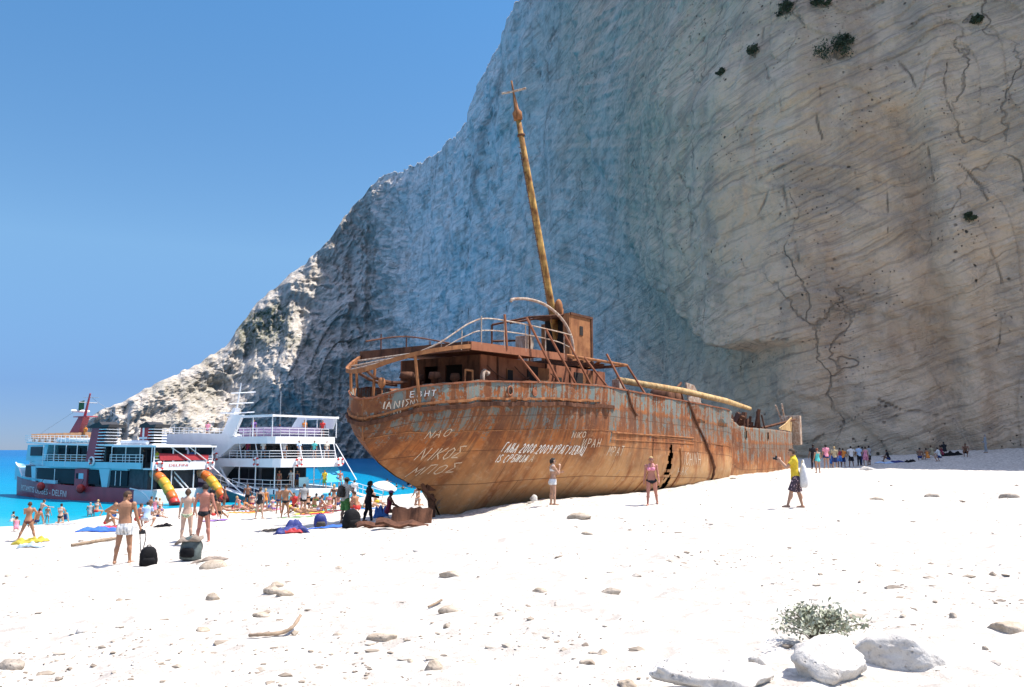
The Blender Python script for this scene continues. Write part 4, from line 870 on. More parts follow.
for k in range(9):
    b = MB(); s = 22.5 + k * 1.6; b.box((s, .6, 6.15), (.6, 3.2, .1)); b.box((s + .3, .6, 6.4), (.08, 3.2, .5)); b.box((s, .6, 5.85), (.1, 3, .55)); b.build('top_deck_bench', M_WOOD, b1)
MB().capsule((27.5, 2.6, 5.85), (20.5, 2.6, 5.75), .28, .28, 10).build('rolled_awning', M_WHITE, b1, True); MB().capsule((14.5, 2.4, 5.55), (9.8, 2.4, 5.5), .22, .22, 10).build('rolled_awning', M_WHITE, b1, True)
def funnel(s, z0, z1, w):
    k = (z1 - z0) * .32
    o = MB().prism([(s, z0), (s + w, z0), (s + w - k, z1), (s - k * .92, z1)], 3.2, 1.7).build('funnel', M_MAROON, b1)
    n = max(4, int((z1 - z0) / .3))
    for i in range(n):
        f = (i + .5) / n; ss = s - k * .92 * f; zz = z0 + (z1 - z0) * f
        MB().box((ss - .75, 2.45, zz), (1.5, 1.6, .10)).build('funnel_louver', M_WHITE, o, bevel=.02)
    MB().box((s - k - .75, 2.45, (z0 + z1) / 2), (.5, 1.0, z1 - z0)).build('exhaust_stack', M_BLACK, o)
    b = MB(); b.prism([(s + w - k + .5, z1), (s - k - 1.9, z1), (s - k - 2.1, z1 + .3), (s - k - .6, z1 + .28), (s - k, z1 + .6), (s + w - k, z1 + .3)], 3.35, 1.55); b.build('funnel_cap', M_BLACK, o); return o
funnel(18.6, 3.65, 7.0, 1.7); 
mb_ = MB().prism([(30.6, 5.7), (28.2, 5.7), (27.0, 8.5), (27.9, 8.5)], .35, -.35).build('mast', M_MAROON, b1)
MB().box((27.3, 0, 8.45), (2.6, 1.2, .1)).build('mast_platform', M_MAROON, mb_); MB().tube([(27.4, 0, 8.4), (26.6, 0, 11.0)], [.16, .09], 8).build('mast_pole', M_MAROON, mb_)
MB().tube([(26.9, -1, 10), (26.9, 1, 10)], .05, 5).tube([(27.9, 0, 10.6), (24.9, 0, 10.45)], .03, 5).build('spar', M_STEEL, mb_); MB().capsule((28.3, -.9, 8.8), (28.3, .9, 8.8), .14, .14).build('radar', M_WHITE, mb_, True)
b = MB(); b.add([(27.5, .1, 9.0), (27.5, .1, 9.9), (28.2, .25, 9.75), (28.3, .2, 8.8)], [(0, 1, 2, 3)]); fl = b.build('flag', plain('dark_green_flag', (.03, .10, .05), .8), mb_); sm_ = fl.modifiers.new('s', 'SOLIDIFY'); sm_.thickness = .02
MB().tube([(28, 0, 9.6), (38.5, 0, 5.9)], .02, 4).tube([(26.7, 0, 10.7), (17, .5, 7.4)], .02, 4).build('rigging_wire', M_STEEL, b1)
for s, z in ((28.4, 1.2), (20.2, 1.15)):
    o = MB().ell((s, 3.55, z), .42, .38, .45).build('fender', M_REDB, b1, True); MB().tube([(s, 3.5, z + .4), (s, 3.28, 2.0)], .03, 5).build('fender_rope', M_BLACK, o)
for s, z in ((18.6, 3.75),): lifebuoy((s, 3.36, z), b1)
text_on('POTAMITIS CRUISES - DELFINI', 36.1, .22, .66, lambda s: hb1(s) * np.interp(s, [30, 31, 41], [1, .96, .93]) + .04, M_CREAM, b1, 1.02, slope=-.02)
# the side was laid out on a longer base line: bring each piece to the boat's true length
def _f1(so):
    X = -25.263 - .77985 * so; Y = 73.0 + .62597 * so; r = X / Y; sn = -(32.2 + 77 * r) / (B1d[0] * -1 + B1d[1] * r); return sn, (77 + B1d[1] * sn) / Y
def _all(o):
    for c in o.children: yield c; yield from _all(c)
_S0 = _f1(7.2)[0]
for o in list(_all(b1)):
    me = o.data; n = len(me.vertices); co = np.zeros(n * 3, np.float32); me.vertices.foreach_get('co', co); co = co.reshape(-1, 3)
    if o.name.split('.')[0] in ('lifebuoy', 'lifebuoy_band', 'fender', 'fender_rope', 'flag', 'radar'):
        c = co[:, 0].mean(); sn, k = _f1(c); sn = sn + max(0, sn - _S0 - 14) * .25; co[:, 0] += sn - _S0 - c
    else:
        for i in range(n):
            so_ = float(co[i, 0]); sn, k = _f1(so_)
            if so_ > 27 and not o.name.startswith(('hull', 'bow', 'lettering')): co[i, 1] *= min(1.0, float(hb1(so_)) * .96 / 3.1)
            sn = sn + max(0, sn - _S0 - 14) * .25; co[i, 0] = max(sn - _S0, 0.0 if co[i, 2] > 5 else 0.15); co[i, 2] = EYE + (co[i, 2] - EYE) * k
    me.vertices.foreach_set('co', co.reshape(-1)); me.update()
# stern face, slides and gangway
bspan('stern_hull', -.12, 2.6, -3.25, 3.22, -.8, 1.25, M_WHITE, b1, .12)
bspan('stern_cabin', 1.6, 9, -3.0, 2.9, 1.25, 3.05, M_SHADE, b1)
fa = MB().loft([[(-.25, n, z0), (-.05, n, z0), (-.05, n, z1), (-.25, n, z1)] for n, z0, z1 in ((3.38, 3.02, 3.72), (0, 2.98, 3.74), (-3.38, 3.02, 3.72))]).build('stern_fascia', M_WHITE, b1)
bspan('upper_deck', -.05, 1.2, -3.3, 3.3, 3.03, 3.14, M_WHITE, b1)
bspan('upper_cabin', 3.2, 9.0, -2.6, 2.2, 3.14, 5.05, M_SHADE, b1)
for y in (-2.2, -.6, 1.0): bspan('cabin_window', 3.12, 3.2, y - .55, y + .55, 3.7, 4.8, M_GLASS, b1)
MB().loft([[(-.5, w, 5.05), (-.5, w, 5.22), (6, w, 5.24), (6, w, 5.07)] for w in (-3.3, 0, 3.3)]).build('stern_roof', M_WHITE, b1)
for y in (3.15, 1.2, -1.2, -3.15):
    MB().tube([(-.1, y, 3.1), (-.1, y, 5.1)], .055, 6).build('deck_post', M_WHITE, b1); MB().tube([(0, y, 1.2), (0, y, 3.05)], .055, 6).build('deck_post', M_WHITE, b1)
b = MB(); b.add([(-.16, 2.7, 4.5), (-.2, 2.6, 3.86), (-.2, -2.6, 3.86), (-.16, -2.7, 4.35)], [(0, 1, 2, 3)]); o = b.build('red_awning', M_REDC, b1); o.modifiers.new('s', 'SOLIDIFY').thickness = .04
MB().tube([(-.2, 1.6, 5.1), (-.3, -.6, 3.8)], .05, 5).tube([(-.2, -.4, 5.1), (-.3, -2.4, 3.8)], .05, 5).build('stair_rail', M_WHITE, b1)
MB().tube([(.3, 1.4, 3.0), (.3, -.4, 1.3)], .06, 6).tube([(.3, .9, 3.0), (.3, -.9, 1.3)], .06, 6).build('stair_rail', M_WHITE, b1)
bspan('engine_hatch', .2, 1.2, .7, 1.9, 1.25, 2.95, M_BLACK, b1, .1)
rail('deck_rail', [(-.1, 3.2, 3.7), (-.1, -3.2, 3.7)], .55, M_WHITE, b1, 1.0, .025, 1)
for y in (2.75, -2.75):
    o = lifebuoy((0, 0, 0), b1, .36); o.rotation_euler = (0, 0, rad(90)); o.location = (-.34, y, 3.36)
_me = text_on('DELFINI', 0, 0, .26, lambda s: 0, M_REDB, b1, 1.7); _me.rotation_euler = (0, 0, rad(90)); _me.location = (-.26, 1.75, 3.3)
def funnel2(x, y, z0, z1):
    o = MB().prism([(x, z0), (x + 1.2, z0), (x + 1.0, z1), (x - .2, z1)], y + .7, y - .7).build('funnel', plain('red_funnel_paint', (.36, .03, .035), .45), b1)
    for i in range(6): MB().box((x - .55, y, z0 + (i + .5) / 6 * (z1 - z0)), (.9, 1.4, .1)).build('funnel_louver', M_WHITE, o, bevel=.02)
    MB().box((x - .45, y, (z0 + z1) / 2), (.4, .8, z1 - z0)).build('exhaust_stack', M_BLACK, o)
    bspan('funnel_stripe', x + .4, x + .65, y + .7, y + .73, z0, z1, M_WHITE, o); bspan('funnel_stripe', x - .05, x + 1.1, y + .7, y + .74, z0 + .6, z0 + .8, M_WHITE, o)
    MB().prism([(x + 1.2, z1), (x - 1.2, z1), (x - 1.4, z1 + .3), (x - .5, z1 + .25), (x + .1, z1 + .55), (x + 1.0, z1 + .3)], y + .8, y - .8).build('funnel_cap', M_BLACK, o)
funnel2(2.6, 1.4, 5.2, 6.85)
def slide(y, y1):
    o = empty('water_slide', (0, 0, 0)); o.parent = b1
    P = spline([(.5, y, 2.75), (-1.0, y + (y1 - y) * .3, 2.1), (-2.4, y + (y1 - y) * .7, 1.0), (-3.3, y1, .05)], 8)
    mats = [M_WOOD, M_ORANGE, M_YELLOW, M_YELLOW, M_ORANGE, M_REDB]; n = len(P) - 1; k = len(mats)
    for i in range(k):
        a, c = i * n // k, (i + 1) * n // k; seg = P[a:c + 1]
        MB().tube(seg, [.42] + [.46] * (len(seg) - 2) + [.42], 16).build('slide_segment', mats[i], o, True)
slide(2.7, 3.1); slide(-2.3, -2.2)
gw = MB().loft([[(x, y - .35, z), (x, y + .35, z), (x, y + .35, z + .08), (x, y - .35, z + .08)] for x, y, z in ((-.1, -2.95, 1.7), (-6.8, -3.2, .15))]).build('gangway', M_WHITE, b1)
rail('gangway_rail', [(-.1, -3.3, 1.8), (-6.8, -3.55, .25)], .8, M_WHITE, gw, 1.1, .025, 1); MB().tube([(-.3, -2.9, 3.3), (-4.4, -3.1, .9)], .05, 6).build('slide_rail', M_WHITE, b1)

B2d = np.array([math.cos(rad(142)), math.sin(rad(142))]); B2near = np.array([-B2d[1], B2d[0]]); B2o = np.array([-22.5, 80.0]) - B2near * 4.0
b2t = empty('excursion_boat', (B2o[0], B2o[1], 0), math.atan2(B2d[1], B2d[0]))
tag(b2t, 'white triple deck excursion boat with turquoise hull and navy stripe behind the slides', 'boat')
hb2 = lambda s: np.interp(s, [-.5, 0, 1.2, 3, 18, 22, 26, 28.5], [3.3, 3.7, 3.95, 4.0, 4.0, 3.4, 1.6, .05])
LS = [-.5, 0, 1.2, 3, 6, 9, 12, 16, 18, 20, 22, 24, 26, 27.5, 28.5]
boat_hull('hull', LS, hb2, -.8, lambda s: np.interp(s, [0, 8, 12, 28.5], [.7, .9, 1.2, 2.3]), M_TEAL, b2t)
def band(name, s0, s1, zl, zh, out, mat, parent, hb, n=14):
    return MB().loft([[(s, float(hb(s)) - .1, float(zl(s))), (s, float(hb(s)) + out, float(zl(s))), (s, float(hb(s)) + out, float(zh(s))), (s, float(hb(s)) - .1, float(zh(s)))] for s in np.linspace(s0, s1, n)]).build(name, mat, parent)
band('hull_stripe', -.2, 28.2, lambda s: np.interp(s, [0, 8, 12, 28.5], [.72, .92, 1.22, 2.3]), lambda s: np.interp(s, [0, 8, 12, 28.5], [1.12, 1.35, 1.7, 2.8]), .03, M_NAVY, b2t, hb2, 18)
boat_hull('hull_top', LS, lambda s: hb2(s) - .03, .5, lambda s: np.interp(s, [0, 8, 12, 28.5], [1.2, 1.45, 1.8, 3.1]), M_WHITE, b2t)
bspan('swim_platform', -2.6, -.3, -3.7, 1.6, .35, 1.15, M_WHITE, b2t, .15)
bspan('blue_locker', -3.2, -2.5, -3.0, -.2, .1, .75, M_SKYC, b2t, .05)
# three decks: slabs with a rounded after end
def deck(name, s0, s1, w, z, h, parent):
    plan = [(s0 + .9, w), (s0 + .25, w - .45), (s0, w - 1.4), (s0 - .15, 0), (s0, -w + 1.4), (s0 + .25, -w + .45), (s0 + .9, -w), (s1, -w), (s1, w)]
    return MB().loft([[(x, y, z) for x, y in plan], [(x, y, z + h) for x, y in plan]]).build(name, M_WHITE, parent)
deck('upper_deck', -1.4, 17.5, 4.08, 3.2, .8, b2t); deck('top_deck', -.4, 17.0, 4.02, 5.4, .68, b2t)
MB().prism([(9.6, 1.5), (22, 2.0), (20.5, 6.5), (7.0, 6.4), (5.6, 5.4), (8.4, 3.9), (7.4, 3.2)], 4.03, 2.6).build('forward_superstructure', M_WHITE, b2t)
MB().prism([(9.6, 1.5), (22, 2.0), (20.5, 6.5), (7.0, 6.4), (5.6, 5.4), (8.4, 3.9), (7.4, 3.2)], -2.6, -4.0).build('forward_superstructure', M_WHITE, b2t)
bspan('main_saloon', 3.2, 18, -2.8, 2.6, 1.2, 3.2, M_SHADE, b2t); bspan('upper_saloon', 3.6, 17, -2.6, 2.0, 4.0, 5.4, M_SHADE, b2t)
for k in range(3): glazing('saloon_window', 3.6 + k * 1.7, 5.0 + k * 1.7, 1.6, 2.95, 2.63, b2t)
for y in (-1.9, 0, 1.8): bspan('saloon_window', 3.1, 3.2, y - .7, y + .7, 1.5, 3.0, M_GLASS, b2t); bspan('saloon_window', 3.5, 3.6, y - .65, y + .65, 4.15, 5.2, M_GLASS, b2t)
for s, w, z, h in ((12.2, .6, 2.55, .45), (11.3, .5, 2.25, .55), (10.4, .4, 2.15, .9)): bspan('small_window', s - w / 2, s + w / 2, 4.0, 4.06, z - h / 2, z + h / 2, M_GLASS, b2t)
MB().prism([(9.6, 4.3), (13.2, 4.3), (13.8, 5.3), (8.6, 5.3)], 4.07, 4.0).build('bridge_window', M_GLASS, b2t)
for x, y in ((-.9, 3.2), (-1.2, 1.2), (-1.2, -1.2), (-.9, -3.2), (2.0, 3.85), (4.6, 3.85)):
    MB().tube([(x, y, 3.95), (x + .5, y, 5.45)], .05, 6).build('deck_post', M_WHITE, b2t)
for x, y in ((0, 3.4), (0, 1.2), (0, -1.2), (0, -3.4), (2.4, 3.8), (5.0, 3.8)): MB().tube([(x, y, 1.15), (x, y, 3.22)], .055, 6).build('deck_post', M_WHITE, b2t)
MB().tube([(8.0, 3.95, 3.2), (6.4, 3.95, 1.4)], .12, 6).build('stair_rail', M_WHITE, b2t)
PL = lambda z, o=0: [(6.5, 3.95, z), (.2 - o, 3.9, z), (-1.0 - o, 2.9, z), (-1.3 - o, 0, z), (-1.0 - o, -2.9, z), (.2 - o, -3.9, z)]
rail('deck_rail', PL(3.98), .75, M_WHITE, b2t, 1.1, .028, 2); rail('deck_rail', [(6, 3.85, 1.3), (.2, 3.7, 1.25), (0, 1.4, 1.2)], .75, M_WHITE, b2t, 1.1, .028, 1); rail('deck_rail', [(0, -.6, 1.2), (.2, -3.5, 1.2)], .75, M_WHITE, b2t, 1.1, .028, 1)
rail('top_rail', [(19, 3.6, 6.4)] + PL(6.05, -1.0), .8, M_WHITE, b2t, .9, .026, 2)
for y0, y1 in ((4.02, 3.7), (-3.7, -4.02)):
    MB().prism([(8.2, 5.9), (6.2, 5.9), (4.6, 8.2), (6.0, 8.2)], y0, y1).build('arch_leg', M_WHITE, b2t)
MB().span((-.2, 3.7, 7.9), (4.7, 4.0, 8.12)).span((-.2, -4.0, 7.9), (4.7, -3.7, 8.12)).span((-.2, -3.7, 7.92), (.1, 3.7, 8.1)).build('arch_beam', M_WHITE, b2t)
MB().prism([(-.1, 8.0), (2.2, 8.0), (2.0, 6.9), (.4, 6.9)], -3.75, -3.85).build('arch_panel', M_WHITE, b2t)
for x, y in ((0, 3.85), (0, 0), (0, -3.85), (3, 3.85), (3, -3.85)): MB().tube([(x, y, 6.0), (x, y, 7.95)], .05, 6).build('arch_post', M_WHITE, b2t)
MB().tube([(4, 0, 6), (4, 0, 10.6)], .04, 5).build('aerial', M_STEEL, b2t)
for k in range(5):
    b = MB(); s = 1.0 + k * 1.3; b.box((s, 0, 6.5), (.5, 6.0, .1)); b.box((s + .25, 0, 6.75), (.07, 6.0, .5)); b.box((s, 0, 6.25), (.1, 5.6, .45)); b.build('top_deck_bench', plain('violet_bench', (.20, .16, .28), .6), b2t)
m2 = MB().prism([(13.6, 6.4), (12.3, 6.4), (11.2, 9.2), (11.7, 9.2)], .3, -.3).build('mast', M_WHITE, b2t); MB().tube([(11.4, 0, 9.1), (10.8, 0, 11.8)], [.1, .05], 6).build('mast_pole', M_WHITE, m2)
for z, s0, l in ((8.6, 11.8, 2.2), (9.6, 11.3, 1.5), (10.7, 11.0, 1.5), (8.2, 11.6, -1.6)): MB().tube([(s0 + .3, .8, z), (s0 - l, -.9, z + .15)], .06, 5).build('spar', M_WHITE, m2)
MB().box((12.6, 0, 8.7), (1.6, 1.4, .1)).build('radar', M_WHITE, m2)
for x, y, z in ((8.6, 4.16, 4.15), (1.9, 4.16, 3.7)): lifebuoy((x, y, z), b2t)
for y in (1.9, -3.1):
    o = lifebuoy((0, 0, 0), b2t); o.rotation_euler = (0, 0, rad(90)); o.location = (-1.62, y, 3.65)
b = MB(); b.add([(-.6, -1.0, 3.15), (-.6, -3.6, 3.15), (-1.9, -3.7, 1.7), (-1.9, -1.2, 1.7)], [(0, 1, 2, 3)]); o = b.build('blue_awning', M_SKYC, b2t); o.modifiers.new('s', 'SOLIDIFY').thickness = .03
bspan('blue_screen', -.05, .02, -.5, .6, 1.3, 2.2, M_LBLUE, b2t)
MB().tube([(.1, -3.9, 5.4), (-3.0, -4.0, 1.9)], .05, 5).build('stair_rail', M_WHITE, b2t)
MB().ell((7.6, 4.3, 1.25), .32, .3, .34).build('fender', M_WHITE, b2t, True)
gw = MB().loft([[(x, y - .35, z), (x, y + .35, z), (x, y + .35, z + .08), (x, y - .35, z + .08)] for x, y, z in ((-2.4, -2.5, 1.1), (-7.5, -2.9, .1))]).build('gangway', M_WHITE, b2t); rail('gangway_rail', [(-2.4, -2.9, 1.2), (-7.5, -3.3, .2)], .8, M_WHITE, gw, 1.2, .025, 1)
def boat_pt(o, d, near, s, n, z): p = o + d * s + near * n; return Vector((p[0], p[1], z))
#@@PART4
# ------------------------------------------------------------------ people
def skin_mat(name, col):
    t = NT(name); c = t.coord(); n = t.noise(c, 4, 4); n2 = t.noise(c, 30, 2)
    base = t.ramp(n, [(0.3, tuple(x * .86 for x in col)), (0.7, tuple(min(1, x * 1.12) for x in col))])
    t.out(base, 0.5, t.bump(n2, 0.1, 0.004), 0.35); t.b.inputs['Subsurface Weight'].default_value = 0.0; return t.m
SKIN = {'tan': skin_mat('tanned_skin', (.33, .165, .092)), 'pale': skin_mat('pale_skin', (.47, .31, .23)), 'red': skin_mat('sunburnt_skin', (.40, .165, .115)), 'dark': skin_mat('deep_tan_skin', (.20, .095, .055)), 'mid': skin_mat('light_tan_skin', (.40, .225, .145))}
HAIRC = {'black': (.018, .014, .012), 'brown': (.06, .035, .02), 'fair': (.42, .29, .13), 'grey': (.30, .29, .28), 'red': (.2, .06, .03)}
CLC = {'white': (.62, .61, .59), 'black': (.02, .02, .024), 'navy': (.03, .045, .13), 'red': (.55, .05, .045), 'pink': (.70, .26, .34), 'yellow': (.62, .44, .04), 'green': (.10, .26, .07), 'turq': (.10, .50, .48), 'grey': (.30, .31, .32),
       'brown': (.13, .05, .04), 'orange': (.70, .24, .05), 'blue': (.06, .17, .45), 'lblue': (.38, .50, .66), 'khaki': (.38, .31, .20), 'cream': (.66, .60, .50), 'purple': (.22, .12, .32), 'maroon': (.22, .03, .06)}
def cloth_mat(key):
    if key == 'floral':
        t = NT('dark_floral_cloth'); c = t.coord(); v = t.voro(c, 20); f = t.ramp(v, [(.26, 1), (.36, 0)]); n = t.noise(c, 9, 2)
        col = t.mix(f, (.045, .03, .045), t.mix(n, (.62, .50, .50), (.40, .18, .22))); return t.out(col, .85)
    if key == 'striped':
        t = NT('striped_white_cloth'); c = t.sep(t.coord()); w = t.math('SINE', t.math('MULTIPLY', c[0], 75)); col = t.mix(t.ramp(w, [(.55, 0), (.75, 1)]), (.70, .69, .67), (.34, .36, .37)); return t.out(col, .85)
    if key == 'patterned':
        t = NT('patterned_pale_cloth'); c = t.coord(); col = t.ramp(t.noise(c, 22, 3), [(.42, (.62, .58, .44)), (.55, (.22, .30, .16))]); return t.out(col, .85)
    return plain(key + '_cloth', CLC[key], .85, .14, 9, .3, .15)
_cm = {}
def CM(k):
    if k not in _cm: _cm[k] = cloth_mat(k)
    return _cm[k]
def hair_mat(k): return plain(k + '_hair', HAIRC[k], .7, .3, 40, .5, .3)
Rx = lambda a: Matrix.Rotation(rad(a), 3, 'X'); Ry = lambda a: Matrix.Rotation(rad(a), 3, 'Y'); Rz = lambda a: Matrix.Rotation(rad(a), 3, 'Z')
# pose: lean forward, side lean, turn, head (turn, nod), arms (flex, out, twist, elbow), legs (flex, out, knee), body pitch
POSES = {
 'stand': dict(aR=(6, 10, 0, 18), aL=(2, 10, 0, 14), lR=(3, 4, 4), lL=(-3, 4, 2)),
 'stand2': dict(aR=(12, 12, 30, 60), aL=(4, 9, 0, 12), lR=(8, 6, 6), lL=(-5, 5, 4), side=3),
 'hips': dict(aR=(-12, 42, 60, 85), aL=(-12, 42, 60, 85), lR=(3, 7, 3), lL=(-2, 7, 3)),
 'photo': dict(lean=4, aR=(52, 16, 30, 105), aL=(52, 16, 30, 105), lR=(12, 5, 6), lL=(-8, 5, 4), head=(0, 4)),
 'walk': dict(lean=4, aR=(-18, 8, 0, 15), aL=(20, 8, 0, 25), lR=(20, 3, 8), lL=(-14, 3, 14)),
 'reach': dict(lean=14, side=10, aR=(70, 60, 0, 20), aL=(60, 40, 0, 25), lR=(18, 10, 12), lL=(-4, 8, 5)),
 'bend': dict(lean=48, aR=(60, 6, 0, 15), aL=(55, 6, 0, 25), lR=(18, 6, 14), lL=(10, 6, 12)),
 'sitknees': dict(lean=14, aR=(48, 6, 30, 40), aL=(48, 6, 30, 40), lR=(118, 8, 104), lL=(112, 8, 100), seat=1),
 'sitback': dict(lean=-24, aR=(-34, 16, 0, 4), aL=(-34, 16, 0, 4), lR=(72, 8, 14), lL=(88, 8, 64), seat=1),
 'sitlegs': dict(lean=8, aR=(42, 8, 20, 30), aL=(36, 10, 20, 40), lR=(84, 8, 12), lL=(84, 10, 18), seat=1),
 'sitcross': dict(lean=16, aR=(40, 10, 20, 45), aL=(40, 10, 20, 45), lR=(88, 38, 118), lL=(88, 38, 118), seat=1),
 'squat': dict(lean=22, aR=(62, 8, 20, 30), aL=(62, 8, 20, 30), lR=(108, 14, 132), lL=(104, 14, 130)),
 'kneel': dict(lean=10, aR=(34, 8, 20, 40), aL=(30, 8, 20, 40), lR=(20, 6, 112), lL=(14, 6, 108)),
 'back': dict(aR=(10, 24, 0, 10), aL=(6, 30, 0, 10), lR=(6, 6, 10), lL=(26, 6, 54), tilt=90),
 'front': dict(aR=(150, 20, 0, 50), aL=(150, 20, 0, 50), lR=(-2, 5, 4), lL=(-2, 7, 4), tilt=-90, head=(40, 0)),
 'elbows': dict(lean=-12, aR=(40, 14, 0, 80), aL=(40, 14, 0, 80), lR=(4, 5, 6), lL=(4, 6, 40), tilt=-76, head=(0, -40)),
 'swim': dict(lean=6, aR=(70, 40, 0, 20), aL=(60, 50, 0, 20), lR=(10, 6, 10), lL=(-4, 6, 10)),
}
def build_body(H, fem, pose, near):
    J = {}; up = Vector((0, 0, 1)); kids = 0.9 if H < 1.3 else 1.0
    Rt = Rz(pose.get('turn', 0)) @ Ry(pose.get('side', 0)) @ Rx(-pose.get('lean', 0))
    hip = Vector((0, 0, 0)); S = H * kids
    sw = (.104 if fem else .121) * H; hw = (.056 if fem else .050) * H
    J['neck'] = Rt @ Vector((0, -.005 * H, .318 * H)); hy, hp = pose.get('head', (0, 0)); Rh = Rt @ Rz(hy) @ Rx(-hp)
    J['headc'] = J['neck'] + Rt @ Vector((0, .008 * H, .042 * H)) + Rh @ Vector((0, .006 * H, .058 * H)); J['Rh'] = Rh; J['Rt'] = Rt
    b = MB()
    wa, hi = (.066, .098) if fem else (.080, .090)
    lv = [(-.055, hi * .80, .060, 0), (-.02, hi, .072, -.004), (.03, hi * .97, .066, -.002), (.10, (wa + hi * .25) * .86, .054, .004), (.14, wa, .052, .004), (.20, wa * 1.14, .060, .004), (.262, .098 if fem else .112, .066, .002), (.300, .095 if fem else .108, .054, -.002), (.325, .060, .042, -.004), (.345, .034, .034, -.002)]
    rings = []
    for z, w, d, y in lv:
        R = Rt if z > .05 else Rt.lerp(Matrix.Identity(3), .5) if hasattr(Rt, 'lerp') and z > -.01 else (Matrix.Identity(3) if z < 0 else Rt)
        ring = []
        for k in range(16):
            a = 2 * math.pi * k / 16; cx, cy = math.cos(a), math.sin(a); e = .8
            ring.append(R @ Vector((math.copysign(abs(cx) ** e, cx) * w * H, y * H + math.copysign(abs(cy) ** e, cy) * d * H, z * H)))
        rings.append(ring)
    b.loft(rings)
    if fem:
        for sx in (-1, 1): b.ell(Rt @ Vector((sx * .045 * H, .058 * H, .232 * H)), .036 * H, .034 * H, .036 * H)
    for sx in (-1, 1): b.ell(Vector((sx * .046 * H, -.036 * H, -.03 * H)), .050 * H, .048 * H, .055 * H)
    b.capsule(J['neck'] - Rt @ Vector((0, 0, .02 * H)), J['headc'] - Rh @ Vector((0, .012 * H, .02 * H)), (.028 if fem else .034) * H, (.027 if fem else .032) * H)
    hc = J['headc']; k_ = 1.0 if H > 1.3 else 1.2
    b.ell(hc + Rh @ Vector((0, -.004 * H, .012 * H)) * k_, .044 * H * k_, .054 * H * k_, .055 * H * k_, Rh, 14, 10); b.ell(hc + Rh @ Vector((0, .012 * H, -.030 * H)) * k_, .033 * H * k_, .038 * H * k_, .040 * H * k_, Rh)
    b.capsule(hc + Rh @ Vector((0, .046 * H, .006 * H)) * k_, hc + Rh @ Vector((0, .058 * H, -.013 * H)) * k_, .006 * H, .0095 * H, 6)
    b.capsule(hc + Rh @ Vector((-.012 * H, .046 * H, -.033 * H)) * k_, hc + Rh @ Vector((.012 * H, .046 * H, -.033 * H)) * k_, .006 * H, .006 * H, 6)
    for sx in (-1, 1): b.ell(hc + Rh @ Vector((sx * .045 * H, -.004 * H, -.002 * H)) * k_, .007 * H, .013 * H, .018 * H, Rh)
    bones = {'torso': (hip, J['neck'], .07 * H), 'head': (hc - Rh @ Vector((0, 0, .03 * H)), hc + Rh @ Vector((0, 0, .04 * H)), .05 * H)}
    fat = 1.0 if H > 1.3 else .9
    for sd, sx in (('R', 1), ('L', -1)):
        fl, ab, tw, el = pose['a' + sd]
        sh = Rt @ Vector((sx * sw, -.004 * H, .292 * H)); R = Rt @ Rx(fl) @ Ry(-sx * ab) @ Rz(sx * tw)
        d1 = R @ Vector((0, 0, -1)); eb = sh + d1 * .172 * H; R2 = R @ Rx(el); d2 = R2 @ Vector((0, 0, -1)); wr = eb + d2 * .150 * H
        b.ell(sh, .036 * H * fat, .036 * H * fat, .038 * H * fat); b.capsule(sh, eb, .0295 * H * fat, .0225 * H * fat); b.capsule(eb, wr, .0235 * H * fat, .0150 * H * fat)
        b.ell(eb + d2 * .045 * H, .0245 * H * fat, .0245 * H * fat, .05 * H, d2.to_track_quat('Z', 'Y').to_matrix())
        # palm, four fingers and thumb, slightly curled
        pal = wr + d2 * .028 * H; q = R2
        b.ell(pal, .014 * H, .024 * H, .030 * H, q); cur = 34
        if near:
            for i, (yo, ln) in enumerate(((.019, .036), (.0065, .042), (-.0065, .039), (-.019, .030))):
                p0 = wr + q @ Vector((0, yo * H, -.050 * H)); dA = q @ Ry(sx * cur * .5) @ Vector((0, 0, -1)); p1 = p0 + dA * ln * .5 * H; dB = q @ Ry(sx * cur * 1.6) @ Vector((0, 0, -1)); p2 = p1 + dB * ln * .5 * H
                b.capsule(p0 - dA * .015 * H, p1, .0056 * H, .0052 * H, 6); b.capsule(p1, p2, .0052 * H, .0044 * H, 6)
        else: b.capsule(pal, pal + q @ Ry(sx * 25) @ Vector((0, 0, -.055 * H)), .017 * H, .011 * H, 6)
        b.capsule(wr + q @ Vector((0, .016 * H, -.020 * H)), wr + q @ Vector((-sx * .012 * H, .036 * H, -.050 * H)), .0085 * H, .0062 * H, 6)
        J['sh' + sd], J['eb' + sd], J['wr' + sd], J['hand' + sd] = sh, eb, wr, wr + d2 * .06 * H
        bones['ua' + sd] = (sh, eb, .028 * H); bones['fa' + sd] = (eb, wr + d2 * .09 * H, .02 * H)
        fl, ab, kn = pose['l' + sd]
        hp_ = Vector((sx * hw, 0, -.015 * H)); R = Rx(fl) @ Ry(-sx * ab); d1 = R @ Vector((0, 0, -1)); k = hp_ + d1 * .238 * H
        R2 = R @ Rx(-kn); d2 = R2 @ Vector((0, 0, -1)); an = k + d2 * .226 * H
        b.capsule(hp_, k, .0535 * H * fat * (1.06 if fem else 1), .0335 * H * fat); b.capsule(k, an, .0325 * H * fat, .0205 * H * fat); b.ell(k + d2 * .065 * H - R2 @ Vector((0, .012 * H, 0)), .034 * H * fat, .034 * H * fat, .065 * H, R2)
        if pose.get('tilt') or pose.get('seat') or kn > 90: fd = R2 @ Vector((0, .8, -.6 if not pose.get('seat') else .15)).normalized()
        else: fd = (R2 @ Vector((0, 1, 0))); fd.z = 0; fd.normalize(); fd = (Rz(-sx * 10) @ fd)
        dn = d2 if (pose.get('tilt') or pose.get('seat') or kn > 90) else Vector((0, 0, -1))
        hl = an + dn * .018 * H - fd * .022 * H
